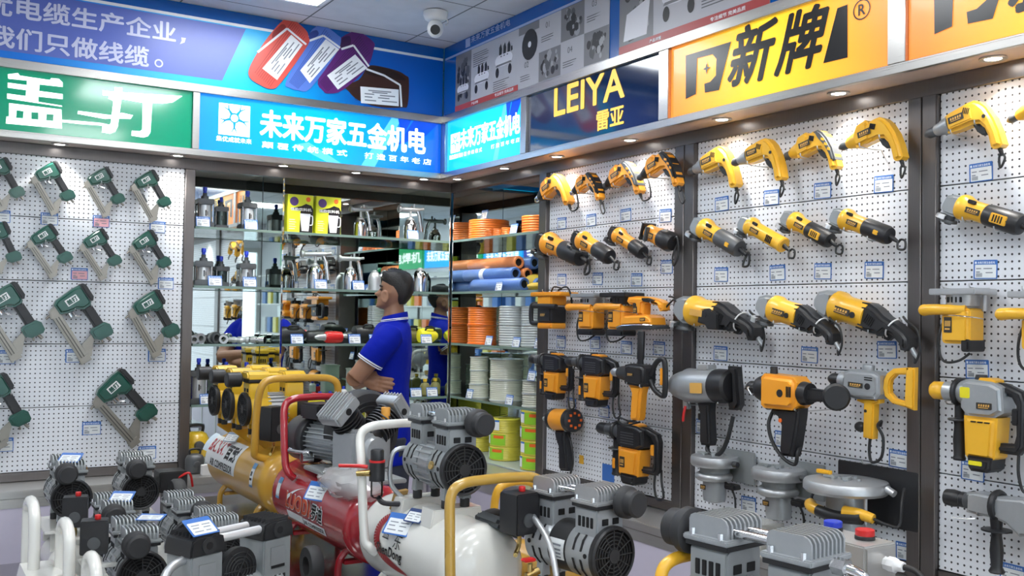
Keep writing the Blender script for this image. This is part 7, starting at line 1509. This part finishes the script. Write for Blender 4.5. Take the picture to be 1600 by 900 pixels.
# ------------------------------------------------------------------ the man behind the table
SKIN = mat('skin', (0.30, 0.155, 0.095), 0.5, 0, 0.06, 30); HAIR = mat('black_hair', (0.010, 0.009, 0.009), 0.55, 0, 0.3, 200, bump=0.8)
SHIRT = mat('royal_blue_cotton', (0.001, 0.010, 0.31), 0.8, 0, 0.10, 120, bump=0.3, spec=0.15); NAVY = mat('navy_trousers', (0.02, 0.025, 0.045), 0.8, 0, 0.1, 80); WTRIM = mat('white_trim', (0.72, 0.74, 0.82), 0.7, 0, 0.03); SHOE = mat('black_shoe', (0.02, 0.02, 0.02), 0.4, 0, 0.1)
MD = 4.75; O = deep(615, 488, MD); EX = V((RT.x, RT.y, 0)).normalized(); EY = V((FW.x, FW.y, 0)).normalized()
MM = Matrix(((EX.x, EY.x, 0, O.x), (EX.y, EY.y, 0, O.y), (0, 0, 1, 0), (0, 0, 0, 1))); PX = FPX / MD
def hx(u): return (u - 615) / PX
def hz(v): return CAM.z + (488 - v) / PX
def ring(u0, u1, v, hw, n=32, nose=0.0, sq=2.0, y0=0.0, vt=None):
    """a level section: front at pixel u0, back at u1 (the man looks to -x), half width hw"""
    a, b = hx(u0), hx(u1); c = (a + b) / 2; r = (b - a) / 2; out = []
    for i in range(n):
        t = 2 * PI * i / n; ct, st = math.cos(t), math.sin(t); e = 2 / sq
        x = c + r * math.copysign(abs(ct) ** e, ct); y = y0 + hw * math.copysign(abs(st) ** e, st)
        d = (t - PI) if abs(t - PI) < PI else 0
        if nose: x -= nose * math.exp(-(d / .25) ** 2)
        out.append(V((x, y, hz(v) + (0 if vt is None else vt * ct))))
    return out
HEADL = [(611, 621, 423.5, .020, 0), (604, 632, 426, .048, 0), (599, 638, 431, .066, 0), (596.5, 642, 438, .074, 0), (595, 644.5, 445, .077, 0.002), (595, 645, 449, .077, .003), (595.5, 644.5, 452, .0765, .010), (594.5, 644, 455, .076, .017), (593, 643, 458, .075, .026), (592.5, 642, 460.5, .0735, .027),
         (593, 640, 463, .071, .012), (591.5, 638, 465.5, .068, .005), (590.5, 635.5, 467.5, .065, .008), (591.5, 633.5, 469.2, .062, .002), (590, 631.5, 471, .060, .006), (590, 629, 473.5, .057, .004), (588, 626, 476.5, .052, .004), (588, 622, 479, .044, .004), (592, 619, 481.5, .030, 0), (600, 614, 483, .012, 0)]
def limb(mb, pts, rads, n=14):
    P = [V(p) for p in pts]; Q = catmull(P, 5); m = len(Q) - 1
    def rad(s): f = s * (len(rads) - 1); i = min(int(f), len(rads) - 2); return rads[i] + (rads[i + 1] - rads[i]) * (f - i)
    mb.tube(P, rad, n, 5)
def fuse(o, vox, it=4):
    m = o.modifiers.new('fuse', 'REMESH'); m.mode = 'VOXEL'; m.voxel_size = vox; m.use_smooth_shade = True
    s = o.modifiers.new('soften', 'SMOOTH'); s.factor = 0.5; s.iterations = it
mb = MB(); mb.rings([ring(a, b, v, w_, 32, ns) for a, b, v, w_, ns in HEADL])
mb.rings([ring(601, 630, 470, .050, 24), ring(601, 631, 482, .052, 24), ring(599, 633, 494, .060, 24), ring(594, 638, 506, .085, 24)])      # neck
for sy in (-1, 1):   # ears
    mb.ball((hx(604), sy * .078, hz(463.5)), (.014, .012, .028), 12, 8, (0, -.25, 0)); mb.torus((hx(604.5), sy * .086, hz(463.5)), .016, .0065, (.25, 1, 0), 16, 6, 1.5)
TORS = [(590, 640, 508, .10, 2.0), (586, 641, 516, .15, 2.2), (584, 642, 528, .172, 2.4), (582, 642, 545, .172, 2.5), (580, 641, 570, .165, 2.5), (580, 639, 600, .155, 2.4), (579, 640, 640, .155, 2.3), (580, 644, 690, .165, 2.3)]
mb.rings([ring(a + 4, b - 4, v, w_ - .012, 28, 0, q) for a, b, v, w_, q in TORS])
Lsh, Lel = (hx(617), -.165, hz(524)), (hx(567), -.205, hz(587)); Rsh, Rel = (hx(617), .165, hz(524)), (hx(572), .215, hz(590))
limb(mb, [Lsh, (hx(596), -.198, hz(552)), Lel], [.050, .046, .040]); limb(mb, [Lel, (hx(566), -.10, hz(584)), (hx(572), .06, hz(578)), (hx(578), .115, hz(574))], [.042, .040, .031, .026])
limb(mb, [Rsh, (hx(596), .205, hz(552)), Rel], [.050, .046, .040]); limb(mb, [Rel, (hx(562), .12, hz(596)), (hx(564), -.06, hz(598)), (hx(578), -.155, hz(593))], [.042, .038, .030, .025])
def hand(mb, W, d, up, out, s=1.0):
    """wrist W, finger direction d, across-the-palm direction up (towards the index finger), out = back of the hand"""
    W, d, up, out = V(W), V(d).normalized(), V(up).normalized(), V(out).normalized()
    limb(mb, [W, W + d * .03 * s, W + d * .062 * s], [.024, .024, .020]); 
    for k in (-1.5, -.5, .5, 1.5): limb(mb, [W + d * .015 + up * k * .008, W + d * .045 * s + up * k * .016, W + d * .078 * s + up * k * .0185], [.014, .013, .0105], 10)
    for k, l in ((1.5, .066), (.5, .076), (-.5, .070), (-1.5, .054)):
        b = W + d * .078 * s + up * k * .0185
        limb(mb, [b, b + d * l * .38 + out * .007 + up * k * .001, b + d * l * .70 - out * .001 + up * k * .002, b + d * l * .95 - out * .012 + up * k * .002], [.0100, .0092, .0085, .0072], 10)
    limb(mb, [W + d * .02 + up * .018, W + d * .042 + up * .040 - out * .006, W + d * .066 + up * .050 - out * .012, W + d * .088 + up * .050 - out * .016], [.014, .012, .0105, .0085], 10)
hand(mb, (hx(578), -.160, hz(591)), (1, -.10, -.18), (.18, .0, 1), (0, -1, 0), .95)
hand(mb, (hx(578), .12, hz(574)), (.75, .62, .1), (0, .0, 1), (-.3, .9, 0), .95)
for sy in (-1, 1): limb(mb, [(hx(612), sy * .085, .95), (hx(610), sy * .09, .52), (hx(616), sy * .095, .10)], [.075, .055, .040]); limb(mb, [(hx(618), sy * .095, .07), (hx(600), sy * .10, .05), (hx(575), sy * .105, .04)], [.04, .036, .026])
P_ = mb.build('person', SKIN); P_.matrix_world = MM; fuse(P_, .0046, 2)
tag(P_, 'man in a royal blue polo shirt standing with crossed arms, looking up and away', 'person')
# face details sit on the head as parts
mb = MB()
for sy in (-1, 1): mb.ball((hx(596.6), sy * .030, hz(452.6)), (.008, .012, .0055), 10, 8)
mb.build('eye', mat('eye_dark', (.03, .02, .02), .2, 0, 0), P_); mb = MB()
for sy in (-1, 1): limb(mb, [(hx(594.2), sy * .014, hz(447.6)), (hx(595.2), sy * .034, hz(446.6)), (hx(599), sy * .052, hz(448))], [.003, .0045, .002], 8)
mb.build('eyebrow', HAIR, P_); mb = MB(); limb(mb, [(hx(593.0), -.020, hz(469.3)), (hx(591.0), 0, hz(469.0)), (hx(593.0), .020, hz(469.3))], [.003, .0045, .003], 8); mb.build('lips', mat('lips', (.28, .12, .09), .5, 0, .05), P_)
# hair: a cap over the crown, shaved shorter above the ears and down the nape
mb = MB(); HL = [(608, 624, 421.5, .024, 2), (601, 633, 422.7, .050, 2), (596.5, 640, 427, .069, 2), (595.5, 644, 433, .077, 2.1), (597, 646, 439, .0785, 2.3), (601.5, 646.5, 445, .0785, 2.8), (605, 646.3, 451, .0775, 2.8), (609.5, 645.3, 456, .0755, 2.8), (615, 643, 461, .0715, 2.6), (618, 640, 466, .066, 2.5), (621, 636, 471, .056, 2.4), (623, 632.5, 475, .046, 2.3)]
rs = []
for a, b, v, w_, q in HL:
    r = ring(a, b, v, w_, 36, 0, q, 0, 0); rs.append(r)
mb.rings(rs); hair = mb.build('hair', HAIR, P_); 
rnd = random.Random(5); mb = MB()
for i in range(90):  # short standing tufts on the crown
    t = rnd.uniform(0, 2 * PI); q = rnd.uniform(.1, 1); c = V((hx(617) + .062 * q * math.cos(t), .058 * q * math.sin(t), hz(423.5) - .030 * q ** 2.4)); d = V((rnd.uniform(-.8, -.1), rnd.uniform(-.3, .3), .75)).normalized()
    mb.lathe([(.008, -.004), (.006, .008), (.001, .020)], c, d, 6)
mb.build('hair_tuft', HAIR, hair)
# polo shirt
mb = MB(); mb.rings([ring(597, 635, 500, .075, 32, 0, 2.0, 0, .004), *[ring(a - 1, b + 1.5, v, w_ + .012, 32, 0, q) for a, b, v, w_, q in TORS], ring(578, 646, 720, .178, 32, 0, 2.3)])
for sy in (-1, 1): limb(mb, [(hx(618), sy * .145, hz(520)), (hx(611), sy * .185, hz(531)), (hx(600), sy * .200, hz(546)), (hx(589), sy * .205, hz(562))], [.062, .066, .064, .062], 18)
sh = mb.build('polo_shirt', SHIRT, P_); fuse(sh, .0075, 5)
tx = bpy.data.textures.new('cloth_folds', 'CLOUDS'); tx.noise_scale = .09
dm = sh.modifiers.new('folds', 'DISPLACE'); dm.texture = tx; dm.strength = .010; dm.mid_level = .5; dm.texture_coords = 'LOCAL'
mb = MB(); 
rr_ = [ring(597.5, 634.5, 503, .078, 32, 0, 2.0, 0, .006), ring(599, 635.5, 495, .070, 32, 0, 2.0, 0, .010), ring(598.5, 636.5, 490.5, .069, 32, 0, 2.0, 0, .014), ring(597, 637.5, 494, .076, 32, 0, 2.0, 0, .012), ring(595, 638, 503, .086, 32, 0, 2.0, 0, .006)]
mb.rings(rr_, False); mb.build('collar', SHIRT, P_)
for v0, wd in ((498.2, .0012), (500.2, .0008)):
    mb = MB(); mb.rings([ring(595.8 - .15, 637.9 + .2, v0 - .9, .0815, 32, 0, 2.0, 0, .009), ring(595.4 - .15, 638.1 + .2, v0 + .2, .0835, 32, 0, 2.0, 0, .008)], False); mb.build('collar_stripe', WTRIM, P_)
for sy in (-1, 1):
    a, b = V((hx(591.2), sy * .2045, hz(558.6))), V((hx(588.2), sy * .2052, hz(563.4))); d = (b - a).normalized()
    mb = MB(); mb.lathe([(.0645, 0), (.0655, .003), (.0650, .006)], a + d * .004, d, 24, False); mb.lathe([(.0648, 0), (.0655, .004), (.058, .0065)], a + d * .014, d, 24, False); mb.build('sleeve_stripe', WTRIM, P_)
mb = MB(); mb.rings([ring(581, 643, 700, .168, 28, 0, 2.3), ring(582, 644, 735, .172, 28, 0, 2.3), ring(584, 642, 770, .165, 28, 0, 2.2)])
for sy in (-1, 1): limb(mb, [(hx(613), sy * .085, .97), (hx(611), sy * .092, .55), (hx(617), sy * .096, .07)], [.092, .074, .060], 18)
o = mb.build('trousers', NAVY, P_); fuse(o, .012, 3)
for sy in (-1, 1): MB().prism([(hx(630), .0), (hx(632), .06), (hx(620), .085), (hx(604), .07), (hx(575), .05), (hx(566), .025), (hx(566), .0)], sy * .10 - .045, sy * .10 + .045, .014, 3).build('shoe', SHOE, P_)
